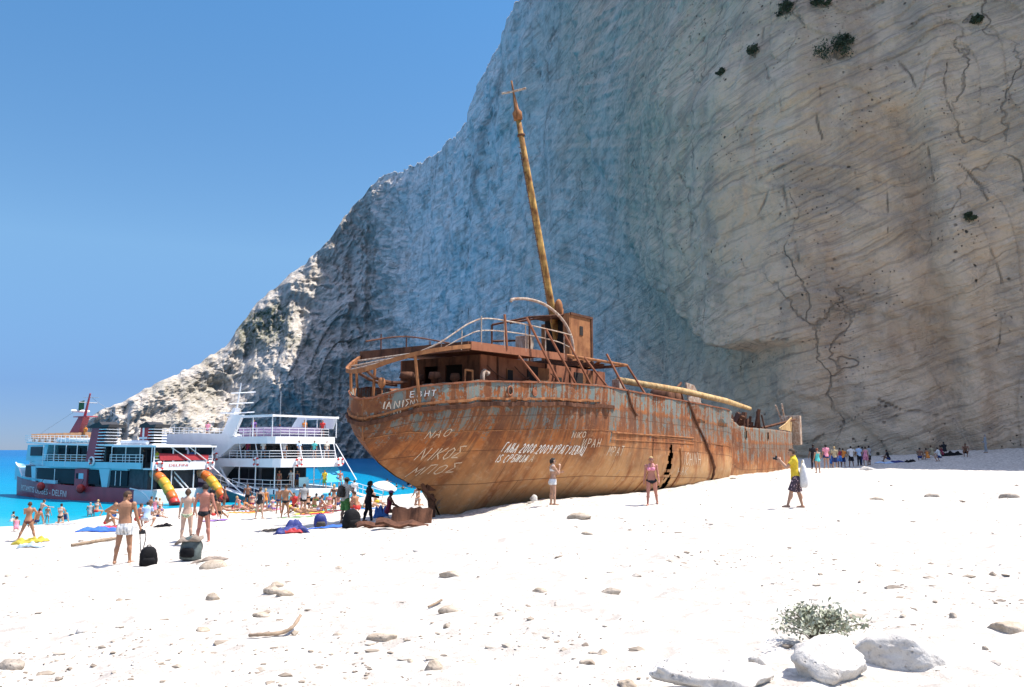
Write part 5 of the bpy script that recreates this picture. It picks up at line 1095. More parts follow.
        b.capsule(hl, an + dn * .022 * H + fd * .085 * H, .021 * H, .0155 * H, 8); b.capsule(an, hl, .021 * H, .021 * H, 8)
        J['kn' + sd], J['an' + sd] = k, an; bones['th' + sd] = (hp_, k, .045 * H); bones['sn' + sd] = (k, an, .028 * H); bones['ft' + sd] = (an, an + fd * .09 * H, .02 * H)
    me = b.mesh('tmp'); o = bpy.data.objects.new('tmp', me); COL.objects.link(o)
    rm = o.modifiers.new('r', 'REMESH'); rm.mode = 'VOXEL'; rm.voxel_size = (.0075 if near else .017) * (H / 1.7); rm.use_smooth_shade = True
    sm_ = o.modifiers.new('s', 'SMOOTH'); sm_.factor = .5; sm_.iterations = 3 if near else 2
    dg = bpy.context.evaluated_depsgraph_get(); dg.update(); m2 = bpy.data.meshes.new_from_object(o.evaluated_get(dg)); bpy.data.objects.remove(o)
    return m2, J, bones
def classify(co, bones):
    names = list(bones); D = np.zeros((len(names), len(co))); T = np.zeros_like(D)
    for i, n in enumerate(names):
        a, c, r = bones[n]; a, c = np.array(a), np.array(c); ab = c - a; t = np.clip(((co - a) @ ab) / (ab @ ab), 0, 1); T[i] = t
        D[i] = np.linalg.norm(co - a - t[:, None] * ab, axis=1) - r
    k = D.argmin(0); return np.array(names)[k], T[k, np.arange(len(co))]
def shell(me, co, mask, off, name, mat, parent, off_fn=None):
    n = len(me.vertices); no = np.zeros(n * 3, np.float32); me.vertices.foreach_get('normal', no); no = no.reshape(-1, 3)
    p = co + no * (off if off_fn is None else off_fn[:, None])
    fs = [tuple(f.vertices) for f in me.polygons if all(mask[v] for v in f.vertices)]
    if not fs: return None
    used = sorted({v for f in fs for v in f}); ix = {v: i for i, v in enumerate(used)}
    m = bpy.data.meshes.new(name); m.from_pydata([tuple(p[v]) for v in used], [], [tuple(ix[v] for v in f) for f in fs]); m.update(); m.polygons.foreach_set('use_smooth', [True] * len(m.polygons))
    o = link_mesh(name, m, mat, parent); s = o.modifiers.new('thickness', 'SOLIDIFY'); s.thickness = .006; s.offset = -1; return o
NPEOPLE = 0
def person(loc, H, fem, face, pose, skin, hair, clothes, label, group=None, near=False, hairlen=0, hat=None, extra=None):
    ps = dict(POSES[pose]) if isinstance(pose, str) else dict(pose)
    if extra: ps.update(extra)
    me, J, bones = build_body(H, fem, ps, near)
    n = len(me.vertices); co = np.zeros(n * 3, np.float32); me.vertices.foreach_get('co', co); co = co.reshape(-1, 3).astype(float)
    seg, T = classify(co, bones); Rt = np.array(J['Rt']); rel = co @ Rt            # torso frame
    Rh = np.array(J['Rh']); hrel = (co - np.array(J['headc'])) @ Rh / H
    root = bpy.data.objects.new('person', me); COL.objects.link(root)
    me.materials.clear(); me.materials.append(SKIN[skin]); me.polygons.foreach_set('use_smooth', [True] * len(me.polygons))
    up = rel[:, 2] / H; side_ = np.abs(rel[:, 0]) / H; up0 = co[:, 2] / H
    legs = np.char.startswith(seg.astype(str), 'th'); trunk = seg == 'torso'; ua = np.char.startswith(seg.astype(str), 'ua'); fa = np.char.startswith(seg.astype(str), 'fa'); sn = np.char.startswith(seg.astype(str), 'sn')
    low = (trunk & (up < .04)) | (legs & (T < .16))
    for kind, colr in clothes:
        m = CM(colr)
        if kind == 'briefs': mask = (trunk & (up < .022)) | (legs & (T < np.clip(.20 - 1.1 * np.maximum(np.abs(co[:, 0]) / H - .03, 0) * 1.6, .02, .3))); shell(me, co, mask, .008, 'swim_briefs', m, root)
        elif kind == 'bikini': mask = (trunk & (up < .005)) | (legs & (T < np.clip(.17 - 2.0 * np.maximum(np.abs(co[:, 0]) / H - .03, 0), .0, .3))); shell(me, co, mask, .007, 'bikini_bottom', m, root)
        elif kind == 'top': mask = trunk & (up > .205) & (up < .262) | (trunk & (side_ > .035) & (side_ < .05) & (up > .25)); shell(me, co, mask, .008, 'bikini_top', m, root)
        elif kind == 'suit': mask = (trunk & (up < .272)) | (legs & (T < .08)) | (trunk & (side_ > .04) & (side_ < .06)); shell(me, co, mask, .008, 'swimsuit', m, root)
        elif kind == 'trunks': shell(me, co, (trunk & (up < .035)) | (legs & (T < .42)), 0, 'swim_trunks', m, root, np.where(legs, .012 + .05 * T, .012))
        elif kind == 'minishorts': shell(me, co, (trunk & (up < .045)) | (legs & (T < .28)), 0, 'shorts', m, root, np.where(legs, .010 + .03 * T, .010))
        elif kind == 'shorts': shell(me, co, (trunk & (up < .03)) | (legs & (T < .93)), 0, 'shorts', m, root, np.where(legs, .014 + .045 * T, .014))
        elif kind == 'trousers': shell(me, co, (trunk & (up < .04)) | legs | (sn & (T < .96)), .016, 'trousers', m, root)
        elif kind == 'skirt': shell(me, co, (trunk & (up < .09)) | (legs & (T < .8)), 0, 'skirt', m, root, np.where(legs, .02 + .05 * T, .014))
        elif kind == 'tee': shell(me, co, (trunk & (up > -.03)) | (ua & (T < .62)), 0, 'shirt', m, root, np.where(ua, .012 + .02 * T, .016 + .05 * np.clip(.2 - up, 0, .25)))
        elif kind == 'vest': shell(me, co, trunk & (up > -.02) & (up < .30), .013, 'vest', m, root)
        elif kind == 'long': shell(me, co, (trunk & (up > -.03)) | ua | (fa & (T < .7)), .016, 'shirt', m, root)
    # hair
    hd = (np.abs(hrel[:, 0]) < .07) & (np.abs(hrel[:, 2]) < .09) & (np.abs(hrel[:, 1]) < .08) & (seg == 'head')
    kk = 1.0 if H > 1.3 else 1.2; hm = hd & ((hrel[:, 2] > .026 * kk + .35 * np.maximum(hrel[:, 1], 0)) | ((hrel[:, 1] < -.004) & (hrel[:, 2] > -.03 - (.01 if hairlen else 0))))
    if hair:
        h = shell(me, co, hm, .011 + .004 * (hairlen > 0), 'hair', hair_mat(hair), root)
        if hairlen and h:
            b = MB(); c = J['headc']; R = J['Rh']; b.capsule(c + R @ Vector((0, -.040 * H, .01 * H)), c + R @ Vector((0, -.050 * H, -.055 * H * hairlen)), .042 * H, .030 * H, 10)
            for sx in (-1, 1): b.capsule(c + R @ Vector((sx * .035 * H, -.020 * H, .01 * H)), c + R @ Vector((sx * .034 * H, -.030 * H, -.045 * H * hairlen)), .021 * H, .015 * H, 8)
            b.build('long_hair', hair_mat(hair), root, True)
    if hat:
        b = MB(); c = J['headc'] + J['Rh'] @ Vector((0, -.002 * H, .030 * H)); R = J['Rh']
        b.ell(c + R @ Vector((0, 0, .012 * H)), .052 * H, .062 * H, .042 * H, R)
        ring = lambda r, z: [c + R @ Vector((r * math.cos(2 * math.pi * k / 18) * H, r * 1.05 * math.sin(2 * math.pi * k / 18) * H, z * H)) for k in range(18)]
        if hat[0] == 'brim': b.loft([ring(.05, .012), ring(.098, -.002), ring(.097, -.008), ring(.05, .0)])
        else: b.box(c + R @ Vector((0, .075 * H, .004 * H)), (.075 * H, .07 * H, .008 * H), R)
        b.build('hat', CM(hat[1]), root, True)
    if near:
        for sx in (-1, 1):
            MB().ell(J['headc'] + J['Rh'] @ Vector((sx * .019 * H, .0465 * H, .004 * H)), .0075 * H, .006 * H, .0055 * H, None, 8, 6).build('eye', plain('eye_dark', (.03, .02, .015), .2), root, True)
    # stand it on the ground
    tl = ps.get('tilt', 0); R3 = Rz(face) @ Rx(tl)
    w = co @ np.array(R3).T; zmin = np.percentile(w[:, 2], .15); root.rotation_euler = R3.to_euler(); root.location = Vector(loc) + Vector((0, 0, -zmin - .008))
    root['label'] = label; root['category'] = 'person'
    if group: root['group'] = group
    J['M'] = Matrix.Translation(root.location) @ R3.to_4x4(); J['root'] = root
    J['w'] = {k: J['M'] @ v for k, v in J.items() if isinstance(v, Vector)}
    return J
def P(px, py, H, fem, face, pose, skin, hair, clothes, label, group=None, **kw):
    return person(on_ground(px, py), H, fem, face, pose, skin, hair, clothes, label, group, **kw)
def thing_mesh(name, mb, mat, label, cat, group=None, smooth=False, bevel=0):
    return tag(mb.build(name, mat, None, smooth, bevel), label, cat, group)

GB = 'bathers near the water'; GS = 'visitors in the shade by the cliff'; GD = 'passengers on the boats'
# the nearer figures
m1 = P(123, 563.5, 1.78, 0, 4, dict(lean=2, side=-3, aR=(6, 10, 0, 14), aL=(28, 62, 60, 118), lR=(5, 4, 6), lL=(-2, 7, 3), head=(-62, 22)), 'tan', 'brown', [('trunks', 'striped')], 'bare backed man in striped white trunks holding a camera, nearest the black bag', near=True)
w1 = P(186, 540.5, 1.68, 1, 8, 'stand', 'pale', 'brown', [('bikini', 'patterned')], 'pale woman in patterned bikini bottoms standing with her back turned beside a sunburnt man', near=True, hairlen=.6)
m2_ = P(203, 542.5, 1.74, 0, -4, dict(aR=(2, 16, 0, 14), aL=(10, 20, 0, 20), lR=(2, 6, 3), lL=(-3, 6, 3)), 'red', 'black', [('briefs', 'black')], 'stocky sunburnt man in black swim briefs with his back turned', near=True)
w2 = P(553, 505, 1.66, 1, -78, dict(aR=(38, 4, 20, 128), aL=(22, 6, 20, 88), lR=(4, 3, 4), lL=(-2, 3, 2), head=(6, 0)), 'mid', 'black', [('minishorts', 'white'), ('top', 'white')], 'dark haired woman in white shorts standing close by the rusty hull', near=True, hairlen=.5)
w3 = P(652, 505.5, 1.68, 1, 166, dict(lean=2, aR=(0, 8, 0, 10), aL=(8, 10, 0, 24), lR=(10, 3, 4), lL=(-12, 5, 16), head=(18, 4)), 'red', 'fair', [('bikini', 'black'), ('top', 'pink')], 'blonde sunburnt woman in black bikini bottoms walking past the hull', near=True)
m3 = P(797, 508, 1.80, 0, 74, dict(lean=5, aR=(46, 10, 20, 92), aL=(52, 8, 20, 96), lR=(-10, 7, 3), lL=(21, 3, 5), head=(0, 4)), 'mid', 'brown', [('shorts', 'floral'), ('tee', 'yellow')], 'man in yellow T-shirt and dark floral shorts taking a photograph', near=True)
m4 = P(345, 522.5, 1.80, 0, -40, dict(aR=(34, 8, 40, 96), aL=(34, 8, 40, 96), lR=(3, 4, 3), lL=(-3, 5, 3), head=(10, 16)), 'mid', 'brown', [('shorts', 'green'), ('tee', 'cream')], 'man in straw hat and green shorts wearing a dark backpack', near=True, hat=('brim', 'khaki'))
w4 = P(368, 521.5, 1.66, 1, -72, dict(lean=3, aR=(16, 6, 20, 70), aL=(20, 6, 20, 60), lR=(12, 3, 6), lL=(-8, 4, 8), head=(0, 14)), 'dark', 'black', [('trousers', 'black'), ('long', 'black')], 'figure dressed all in black standing in the shadow of the wreck', near=True, hairlen=.6)
for J, sx in ((w2, 0), (w3, 0)):
    R = J['Rh']; c = J['headc']; H = 1.67; b = MB()
    for s_ in (-1, 1): b.ell(c + R @ Vector((s_ * .019 * H, .052 * H, .005 * H)), .014 * H, .006 * H, .010 * H, R)
    b.tube([c + R @ Vector((-.044 * H, .0 * H, .006 * H)), c + R @ Vector((-.032 * H, .05 * H, .008 * H)), c + R @ Vector((.032 * H, .05 * H, .008 * H)), c + R @ Vector((.044 * H, 0, .006 * H))], .0025 * H, 5)
    b.build('sunglasses', M_BLACK, J['root'], True)
# things they hold or carry
def camera_at(p, label, rz=0, strap=None):
    b = MB().box((0, 0, 0), (.14, .07, .10), Rz(rz)); o = tag(b.build('camera', plain('camera_body', (.02, .02, .022), .45), None, bevel=.012), label, 'camera'); o.location = p
    q = Rz(rz) @ Vector((0, .07, 0)); MB().tube([q * .5, q * 1.5], [.038, .034], 12).build('lens', M_BLACK, o, True); MB().box(Rz(rz) @ Vector((-.01, 0, .062)), (.05, .05, .03)).build('viewfinder', M_BLACK, o)
    if strap: MB().tube(spline([Vector((.07, 0, .03)), Vector((.10, 0, -.12)), Vector((.04, .02, -.42)), Vector((.0, .02, -.50)), Vector((-.02, .0, -.38)), Vector((-.05, 0, -.04))]), .011, 5).build('strap', M_BLACK, o)
    return o
camera_at(m1['w']['handR'] + Vector((.02, .02, -.05)), 'black camera with dangling strap in the hand of the man in striped trunks', 10, True)
camera_at((m3['w']['handR'] + m3['w']['handL']) / 2 + Vector((-.04, 0, .02)), 'small dark camera held up by the man in yellow', 74)
def backpack(loc, rz, w, d, h, mat, mat2, label, tilt=0, worn=False):
    o = empty('backpack', loc, rad(rz)); tag(o, label, 'backpack'); R = Rx(tilt); rings = []
    for z, kx, ky in ((0, .82, .8), (.04, .96, .95), (.3, 1, 1), (.62, .94, .92), (.82, .78, .75), (.95, .5, .5), (1, .18, .2)):
        rings.append([R @ Vector((math.copysign(abs(math.cos(a)) ** .6, math.cos(a)) * w / 2 * kx * (1 + .05 * math.sin(5 * a + z * 7)), math.copysign(abs(math.sin(a)) ** .6, math.sin(a)) * d / 2 * ky, z * h)) for a in [2 * math.pi * k / 20 for k in range(20)]])
    MB().loft(rings).build('bag_body', mat, o, True)
    rings = [[R @ Vector((math.copysign(abs(math.cos(a)) ** .6, math.cos(a)) * w * .36 * k, -d / 2 * .92 - (.06 * k if math.sin(a) < 0 else 0) * abs(math.sin(a)) , (z) * h)) for a in [2 * math.pi * j / 16 for j in range(16)]] for z, k in ((.1, .7), (.16, 1), (.38, 1), (.5, .75))]
    MB().loft(rings).build('front_pocket', mat2, o, True)
    for sx in (-1, 1): MB().tube(spline([R @ Vector((sx * w * .22, d * .45, h * .86)), R @ Vector((sx * w * .28, d * .75, h * .6)), R @ Vector((sx * w * .27, d * .62, h * .3)), R @ Vector((sx * w * .25, d * .46, h * .1))]), .016, 6).build('shoulder_strap', mat2, o, True)
    MB().tube(spline([R @ Vector((-.05, 0, h * .97)), R @ Vector((-.03, 0, h * 1.06)), R @ Vector((.03, 0, h * 1.06)), R @ Vector((.05, 0, h * .97))]), .010, 5).build('grab_loop', mat2, o, True)
    return o
M_BAGB = plain('black_nylon', (.010, .010, .011), .8, .3, 12, .5, .12); M_BAGG = plain('grey_green_nylon', (.075, .095, .09), .7, .4, 8, .5); M_BAGD = plain('dark_brown_nylon', (.055, .045, .035), .7, .3, 10, .5); M_BAGN = plain('navy_nylon', (.018, .03, .16), .6, .3, 10, .5); M_BAGR = plain('red_nylon', (.40, .03, .03), .6)
backpack(on_ground(148, 566), 25, .40, .30, .46, M_BAGB, M_BAGB, 'black backpack on the sand beside the man in striped trunks', 8)
o = backpack(on_ground(190, 560), -10, .50, .34, .56, M_BAGG, M_BAGB, 'grey and black backpack with a cloth draped on it', -6)
b = MB(); g = o.location
rings = []
for i in range(7):
    x = -.34 + i * .1; rings.append([(x, -.12 + .05 * math.sin(i), .50 + .06 * math.sin(i * 1.7) - .45 * max(0, -x - .12)), (x, .12, .56 + .05 * math.sin(i * 2.1) - .45 * max(0, -x - .12)), (x, .14, .50 - .45 * max(0, -x - .12)), (x, -.12, .44 - .45 * max(0, -x - .12))])
cl = tag(MB().loft(rings).build('cloth', plain('taupe_cloth', (.24, .19, .15), .9, .3, 14, .5), None, True), 'taupe cloth draped over the grey and black backpack', 'cloth'); cl.location = g
def crumple(px, py, lx, ly, h, mat, label, cat, name, rz=0, seed=1, pile=1.0):
    c = on_ground(px, py); n = 26; r_ = np.random.default_rng(seed); U, V = np.meshgrid(np.linspace(-1, 1, n), np.linspace(-1, 1, n), indexing='ij')
    e = np.clip(1 - np.maximum(np.abs(U), np.abs(V)) ** 6, 0, 1); a = rad(rz)
    X = U * lx / 2 * (1 + .10 * vnoise(V * 2, U, 0 * U, seed)); Y = V * ly / 2 * (1 + .12 * vnoise(U * 2, V, 0 * U, seed + 1)); z = h * e * (.35 + .65 * np.abs(fbm(U * 1.6, V * 1.6, 0 * U, 3, seed + 2)) * 2.2)
    gx, gy = X * math.cos(a) - Y * math.sin(a), X * math.sin(a) + Y * math.cos(a); gzz = ground(c.x + gx, c.y + gy) - c.z + .012 + z
    o = link_mesh(name, grid_mesh(name, np.stack([gx, gy, gzz], -1)), mat, None); o.location = c; s = o.modifiers.new('thickness', 'SOLIDIFY'); s.thickness = .015; s.offset = -1
    return tag(o, label, cat)
crumple(208, 560.5, .8, .3, .06, plain('taupe_cloth', (.24, .19, .15), .9, .3, 14, .5), 'crumpled brown cloth lying right of the grey backpack', 'cloth', 'cloth', 10, 4)
M_TOWB = plain('blue_towel', (.04, .13, .50), .95, .2, 10, .5)
crumple(101, 531, 1.9, 1.0, .16, M_TOWB, 'bright blue towel spread on the white sand', 'towel', 'towel', 8, 5)
crumple(30, 543.5, 1.2, .6, .2, plain('yellow_bag_cloth', (.46, .38, .05), .9, .3, 7, .5), 'yellow bundle at the feet of the woman taking a picture', 'bundle', 'bundle', 0, 6)
crumple(31, 546.5, .9, .35, .14, plain('pale_blue_bag', (.42, .52, .60), .9, .3, 9, .5), 'pale blue bag in front of the yellow bundle', 'bag', 'bag', 4, 7)
crumple(163, 526.5, .8, .4, .1, M_BAGB, 'dark towel on the sand behind the man in striped trunks', 'towel', 'towel', 0, 8)
crumple(291, 531.5, .95, .55, .24, M_BAGN, 'navy bag slumped on the sand', 'bag', 'bag', 30, 9); crumple(291, 532.6, .65, .25, .11, M_BAGR, 'red cloth bunched against the navy bag', 'cloth', 'cloth', 5, 10)
backpack(on_ground(320, 527), 20, .42, .36, .44, M_BAGN, M_BAGD, 'dark and blue rucksack on a mat in the shadow left of the hatted man', 10)
backpack(on_ground(351, 528), 40, .56, .40, .60, M_BAGB, M_BAGB, 'large black backpack on the sand between the hatted man and the wreck', 6)
crumple(332, 527.5, 1.6, .6, .03, M_TOWB, 'blue beach mat in the shade near the hatted man', 'mat', 'mat', 4, 12); crumple(272, 531.5, .7, .25, .08, M_BAGD, 'small dark heap of clothes on open sand', 'clothes', 'clothes', 0, 13)
w_ = m4['w']; rr3 = Rz(-40)
backpack(m4['M'] @ (m4['Rt'] @ Vector((0, -.235, .10))), -40, .36, .22, .48, M_BAGD, M_BAGD, 'dark backpack worn by the man in the straw hat')
# white bag hanging behind the man in yellow
b = MB(); c = m3['M'] @ Vector((-.12, -.22, .02)); rings = []
for z, k in ((-.32, .35), (-.28, .8), (-.1, 1), (.12, .9), (.3, .6), (.42, .2)): rings.append([(math.cos(a) * .12 * k, math.sin(a) * .20 * k, z) for a in [2 * math.pi * j / 14 for j in range(14)]])
o = tag(MB().loft(rings).build('bag', CM('white'), None, True), 'white shoulder bag slung behind the man in yellow', 'bag'); o.location = c
MB().tube(spline([Vector((0, 0, .36)), Vector((.02, .02, .44)), Vector((.03, .08, .50)), Vector((.02, .13, .44)), Vector((0, .1, .3))]), .022, 6).build('strap', CM('white'), o, True)

# groups along the waterline, left to right
P(27, 541, 1.66, 1, 10, dict(POSES['photo'], lR=(8, 15, 4), lL=(-8, 17, 5)), 'tan', 'brown', [('bikini', 'brown')], 'tanned woman with legs apart raising a camera, in dark bikini bottoms', GB, near=False)
P(39, 524.5, 1.66, 1, -30, 'reach', 'pale', 'brown', [('bikini', 'pink')], 'pale figure stretching both arms sideways behind the woman taking a picture', GB)
P(47, 523.5, 1.18, 0, 0, 'stand', 'mid', 'black', [('trunks', 'grey')], 'small boy in grey trunks standing at the water edge', GB)
P(11, 524.5, 1.3, 1, -20, 'sitknees', 'mid', 'black', [('suit', 'white')], 'dark haired child sitting by the water, leftmost on the beach', GB)
P(16, 531.5, 1.15, 1, 30, 'sitknees', 'mid', 'black', [('vest', 'pink'), ('briefs', 'pink')], 'little child in bright pink sitting on the sand', GB)
P(60, 524, 1.62, 1, 0, dict(POSES['kneel'], lean=4), 'pale', 'black', [('bikini', 'black'), ('top', 'white')], 'woman in black bikini bottoms kneeling at the water edge', GB)
crumple(61, 525, 1.7, .7, .05, CM('grey'), 'grey towel under the kneeling woman', 'towel', 'towel', 0, 14)
P(65, 523, 1.2, 1, 20, 'sitback', 'pale', 'brown', [('suit', 'navy')], 'child in navy swimsuit sitting beside the kneeling woman', GB)
P(36, 527, 1.5, 0, 60, 'sitback', 'tan', 'black', [('trunks', 'navy')], 'person lounging on the sand behind the woman taking a picture', GB)
P(96, 516.5, 1.65, 1, 0, 'sitcross', 'mid', 'fair', [('bikini', 'red'), ('top', 'white')], 'fair haired woman sitting with her back turned left of the red towel', GB)
P(90, 517, 1.6, 0, 30, 'sitknees', 'mid', 'grey', [('vest', 'grey'), ('trunks', 'grey')], 'grey clothed person sitting furthest left of the seated row', GB)
P(106, 527, 1.62, 1, -70, 'sitknees', 'tan', 'black', [('bikini', 'red')], 'dark haired woman sitting on a red towel', GB, hairlen=.6)
crumple(108, 528, 1.5, .7, .08, plain('red_towel', (.50, .05, .08), .95, .2, 9, .5), 'red towel under a seated woman', 'towel', 'towel', 5, 15)
P(113, 522, 1.7, 0, 40, 'sitback', 'tan', 'brown', [('trunks', 'blue')], 'man leaning back on his hands right of the red towel', GB)
P(137, 524, 1.7, 0, -50, 'sitknees', 'red', 'brown', [('trunks', 'red')], 'sunburnt man seated just right of the striped trunks man', GB)
P(146, 527.5, 1.72, 0, 10, 'sitcross', 'mid', 'black', [('tee', 'lblue'), ('trunks', 'white')], 'person in pale blue shirt sitting with back turned', GB)
P(149, 515, 1.66, 1, -40, 'kneel', 'tan', 'brown', [('bikini', 'maroon')], 'tanned woman kneeling in front of the maroon boat', GB)
P(154, 516, 1.62, 1, -20, 'kneel', 'pale', 'brown', [('suit', 'pink')], 'woman in pink swimsuit kneeling below the first slide', GB)
P(160, 515.5, 1.6, 1, 40, 'sitcross', 'pale', 'fair', [('top', 'white'), ('bikini', 'purple')], 'blonde woman sitting cross legged left of the slide end', GB)
P(158, 518.5, 1.2, 0, -90, 'sitlegs', 'mid', 'brown', [('trunks', 'navy')], 'child sitting with legs out near the first slide', GB)
P(183, 507.5, 1.7, 0, 10, 'stand2', 'tan', 'black', [('trunks', 'navy'), ('tee', 'grey')], 'man in grey shirt standing behind the couple with backs turned', GB)
P(212, 508.5, 1.7, 0, 160, 'walk', 'dark', 'black', [('trunks', 'black'), ('tee', 'black')], 'dark dressed man walking between the slides', GB)
P(224, 508, 1.68, 0, -60, 'stand', 'dark', 'black', [('trunks', 'brown')], 'deeply tanned man standing at the second slide end', GB)
P(213, 518.5, 1.6, 1, 70, 'sitknees', 'mid', 'brown', [('bikini', 'red')], 'woman with drawn up knees right of the man in black briefs', GB)
P(218, 519.5, 1.7, 0, -10, 'sitback', 'tan', 'black', [('trunks', 'black')], 'man sitting on a purple towel right of the couple', GB)
crumple(213, 521.5, 1.4, .5, .05, CM('purple'), 'purple towel right of the man in black briefs', 'towel', 'towel', 0, 16)
P(247, 506.5, 1.72, 0, 200, 'stand', 'dark', 'black', [('trunks', 'black')], 'dark man standing in the shallows at the gangway end', GB)
P(259, 518.5, 1.70, 1, -10, 'stand2', 'pale', 'brown', [('suit', 'black')], 'pale woman standing in a black swimsuit', GB, hairlen=.5)
P(265, 511, 1.62, 1, 10, 'stand', 'mid', 'fair', [('suit', 'orange')], 'blonde woman in orange standing behind the black swimsuit', GB, hairlen=.6)
P(278.5, 513.5, 1.72, 0, -20, 'stand', 'tan', 'black', [('briefs', 'navy')], 'tanned man in navy briefs half hidden by a taller man', GB)
P(285, 517.5, 1.80, 0, 0, 'hips', 'tan', 'brown', [('briefs', 'black')], 'tall tanned man in black briefs with elbows out, back turned', GB)
P(294.5, 512.5, 1.72, 0, 175, 'sitcross', 'tan', 'black', [('tee', 'red'), ('trunks', 'black')], 'person in red T-shirt beside the tall man', GB)
P(303, 514.5, 1.76, 0, 30, 'stand2', 'mid', 'brown', [('tee', 'grey'), ('minishorts', 'black')], 'man in grey shirt and black shorts standing on the right of the tall man', GB)
P(333.5, 511, 1.66, 1, 0, 'stand', 'mid', 'fair', [('top', 'black'), ('bikini', 'black')], 'fair woman in black bikini standing left of the hatted man', GB, hairlen=.4)
P(388, 517, 1.66, 1, -70, 'sitlegs', 'dark', 'brown', [('suit', 'maroon')], 'woman in sun hat sitting in the shadow of the stern', GB, hat=('brim', 'purple'))
crumple(381, 516.5, .6, .4, .34, CM('blue'), 'blue bag behind the woman in the sun hat', 'bag', 'bag', 0, 17)
P(352, 511.5, 1.65, 1, -30, 'sitknees', 'red', 'red', [('bikini', 'red')], 'red haired sunburnt woman sitting behind the hatted man', GB)
P(357, 512.5, 1.7, 0, 60, 'sitknees', 'tan', 'brown', [('trunks', 'red')], 'man in red trunks sitting between the hatted man and the black clad figure', GB)
P(376, 507.5, 1.7, 0, -60, 'sitback', 'mid', 'brown', [('trunks', 'yellow')], 'man in yellow trunks sitting under the white parasol', GB)
P(354, 502.5, 1.7, 0, 10, 'stand', 'pale', 'brown', [('tee', 'white'), ('trunks', 'lblue')], 'person in white shirt standing near the water behind the seated red haired woman', GB)
P(418, 506.5, 1.66, 1, 150, 'kneel', 'mid', 'fair', [('top', 'white'), ('bikini', 'white')], 'woman in white bikini kneeling by the rudder of the wreck', GB)
# sunbathers lying along the shore
LIE = [(228, 511.5, 1, 'back', 'mid', 'brown', 'red', 82, 'woman in red bikini lying on her back at the head of the row'), (233, 508.5, 0, 'front', 'tan', 'black', 'navy', 95, 'man in navy trunks lying face down by the gangway'), (240, 512.5, 1, 'sitback', 'mid', 'fair', 'pink', -40, 'blonde woman in pink propped on her hands in the row'),
       (243, 510, 0, 'back', 'red', 'brown', 'green', 75, 'sunburnt man in green trunks lying on his back'), (250, 511, 1, 'elbows', 'tan', 'brown', 'orange', 70, 'woman in orange bikini propped on her elbows'), (252, 507, 1, 'sitknees', 'mid', 'black', 'maroon', 20, 'woman in maroon bikini sitting with knees up by the shallows'),
       (268, 508.5, 0, 'front', 'red', 'fair', 'blue', 100, 'sunburnt man in blue trunks lying face down behind the orange swimsuit'), (273, 511.5, 1, 'sitlegs', 'pale', 'brown', 'purple', 60, 'pale woman in purple bikini sitting left of the tall man'), (296, 516.5, 1, 'elbows', 'tan', 'black', 'yellow', 80, 'woman in yellow bikini lying at the feet of the grey shirt man'),
       (299, 509, 1, 'sitcross', 'mid', 'fair', 'pink', -20, 'blonde woman in pink sitting behind the grey shirt man'), (309, 513, 0, 'back', 'tan', 'brown', 'khaki', 95, 'man in khaki trunks lying right of the grey shirt man'), (314, 511, 1, 'sitback', 'tan', 'black', 'green', 40, 'woman in green bikini leaning back on her arms'),
       (319, 513.5, 1, 'sitknees', 'mid', 'brown', 'lblue', -60, 'woman in pale blue bikini hugging her knees'), (323, 510, 0, 'back', 'pale', 'black', 'purple', 88, 'pale man in purple trunks lying on his back'), (329, 513, 1, 'sitcross', 'tan', 'brown', 'pink', 10, 'tanned woman in pink bikini sitting cross legged near the rucksack'),
       (337, 508, 0, 'sitknees', 'red', 'brown', 'navy', -30, 'sunburnt man in navy trunks with knees up left of the hatted man'), (363, 508, 1, 'back', 'mid', 'fair', 'turq', 80, 'woman in turquoise bikini lying beyond the black clad figure'), (371, 511, 1, 'sitback', 'mid', 'brown', 'white', -50, 'woman in white bikini leaning back near the parasol'), (308, 507, 1, 'sitknees', 'tan', 'black', 'black', 30, 'woman in black bikini sitting near the swim platform'), (261, 512.5, 1, 'front', 'mid', 'fair', 'green', 85, 'woman in green bikini lying face down below the black swimsuit')]
for i, (x, y, fe, po, sk, ha, cl, fc, lb) in enumerate(LIE):
    P(x, y, 1.65 if fe else 1.76, fe, fc, po, sk, ha, [('bikini', cl), ('top', cl)] if fe else [('trunks', cl)], lb, 'sunbathers along the shore')
TOW = ['cream', 'orange', 'lblue', 'pink', 'green', 'yellow', 'red', 'turq', 'maroon', 'blue']
TL = [(229, 512), (242, 513), (251, 511.5), (270, 509.5), (297, 517.5), (310, 514), (318, 514), (324, 511), (339, 511), (364, 509)]
TWHO = ['the woman in red bikini', 'the propped blonde in pink', 'the woman in orange bikini', 'the man in blue trunks', 'the woman in yellow bikini', 'the man in khaki trunks', 'the knee hugging woman', 'the man in purple trunks', 'the man in navy trunks with knees up', 'the woman in turquoise bikini']
for (x, y), c_, wh_ in zip(TL, TOW, TWHO): crumple(x, y, 1.9, .9, .03, CM(c_), {'lblue': 'pale blue', 'turq': 'turquoise'}.get(c_, c_) + ' beach towel under ' + wh_, 'towel', 'towel', random.uniform(-12, 12), int(x))['group'] = 'towels along the shore'
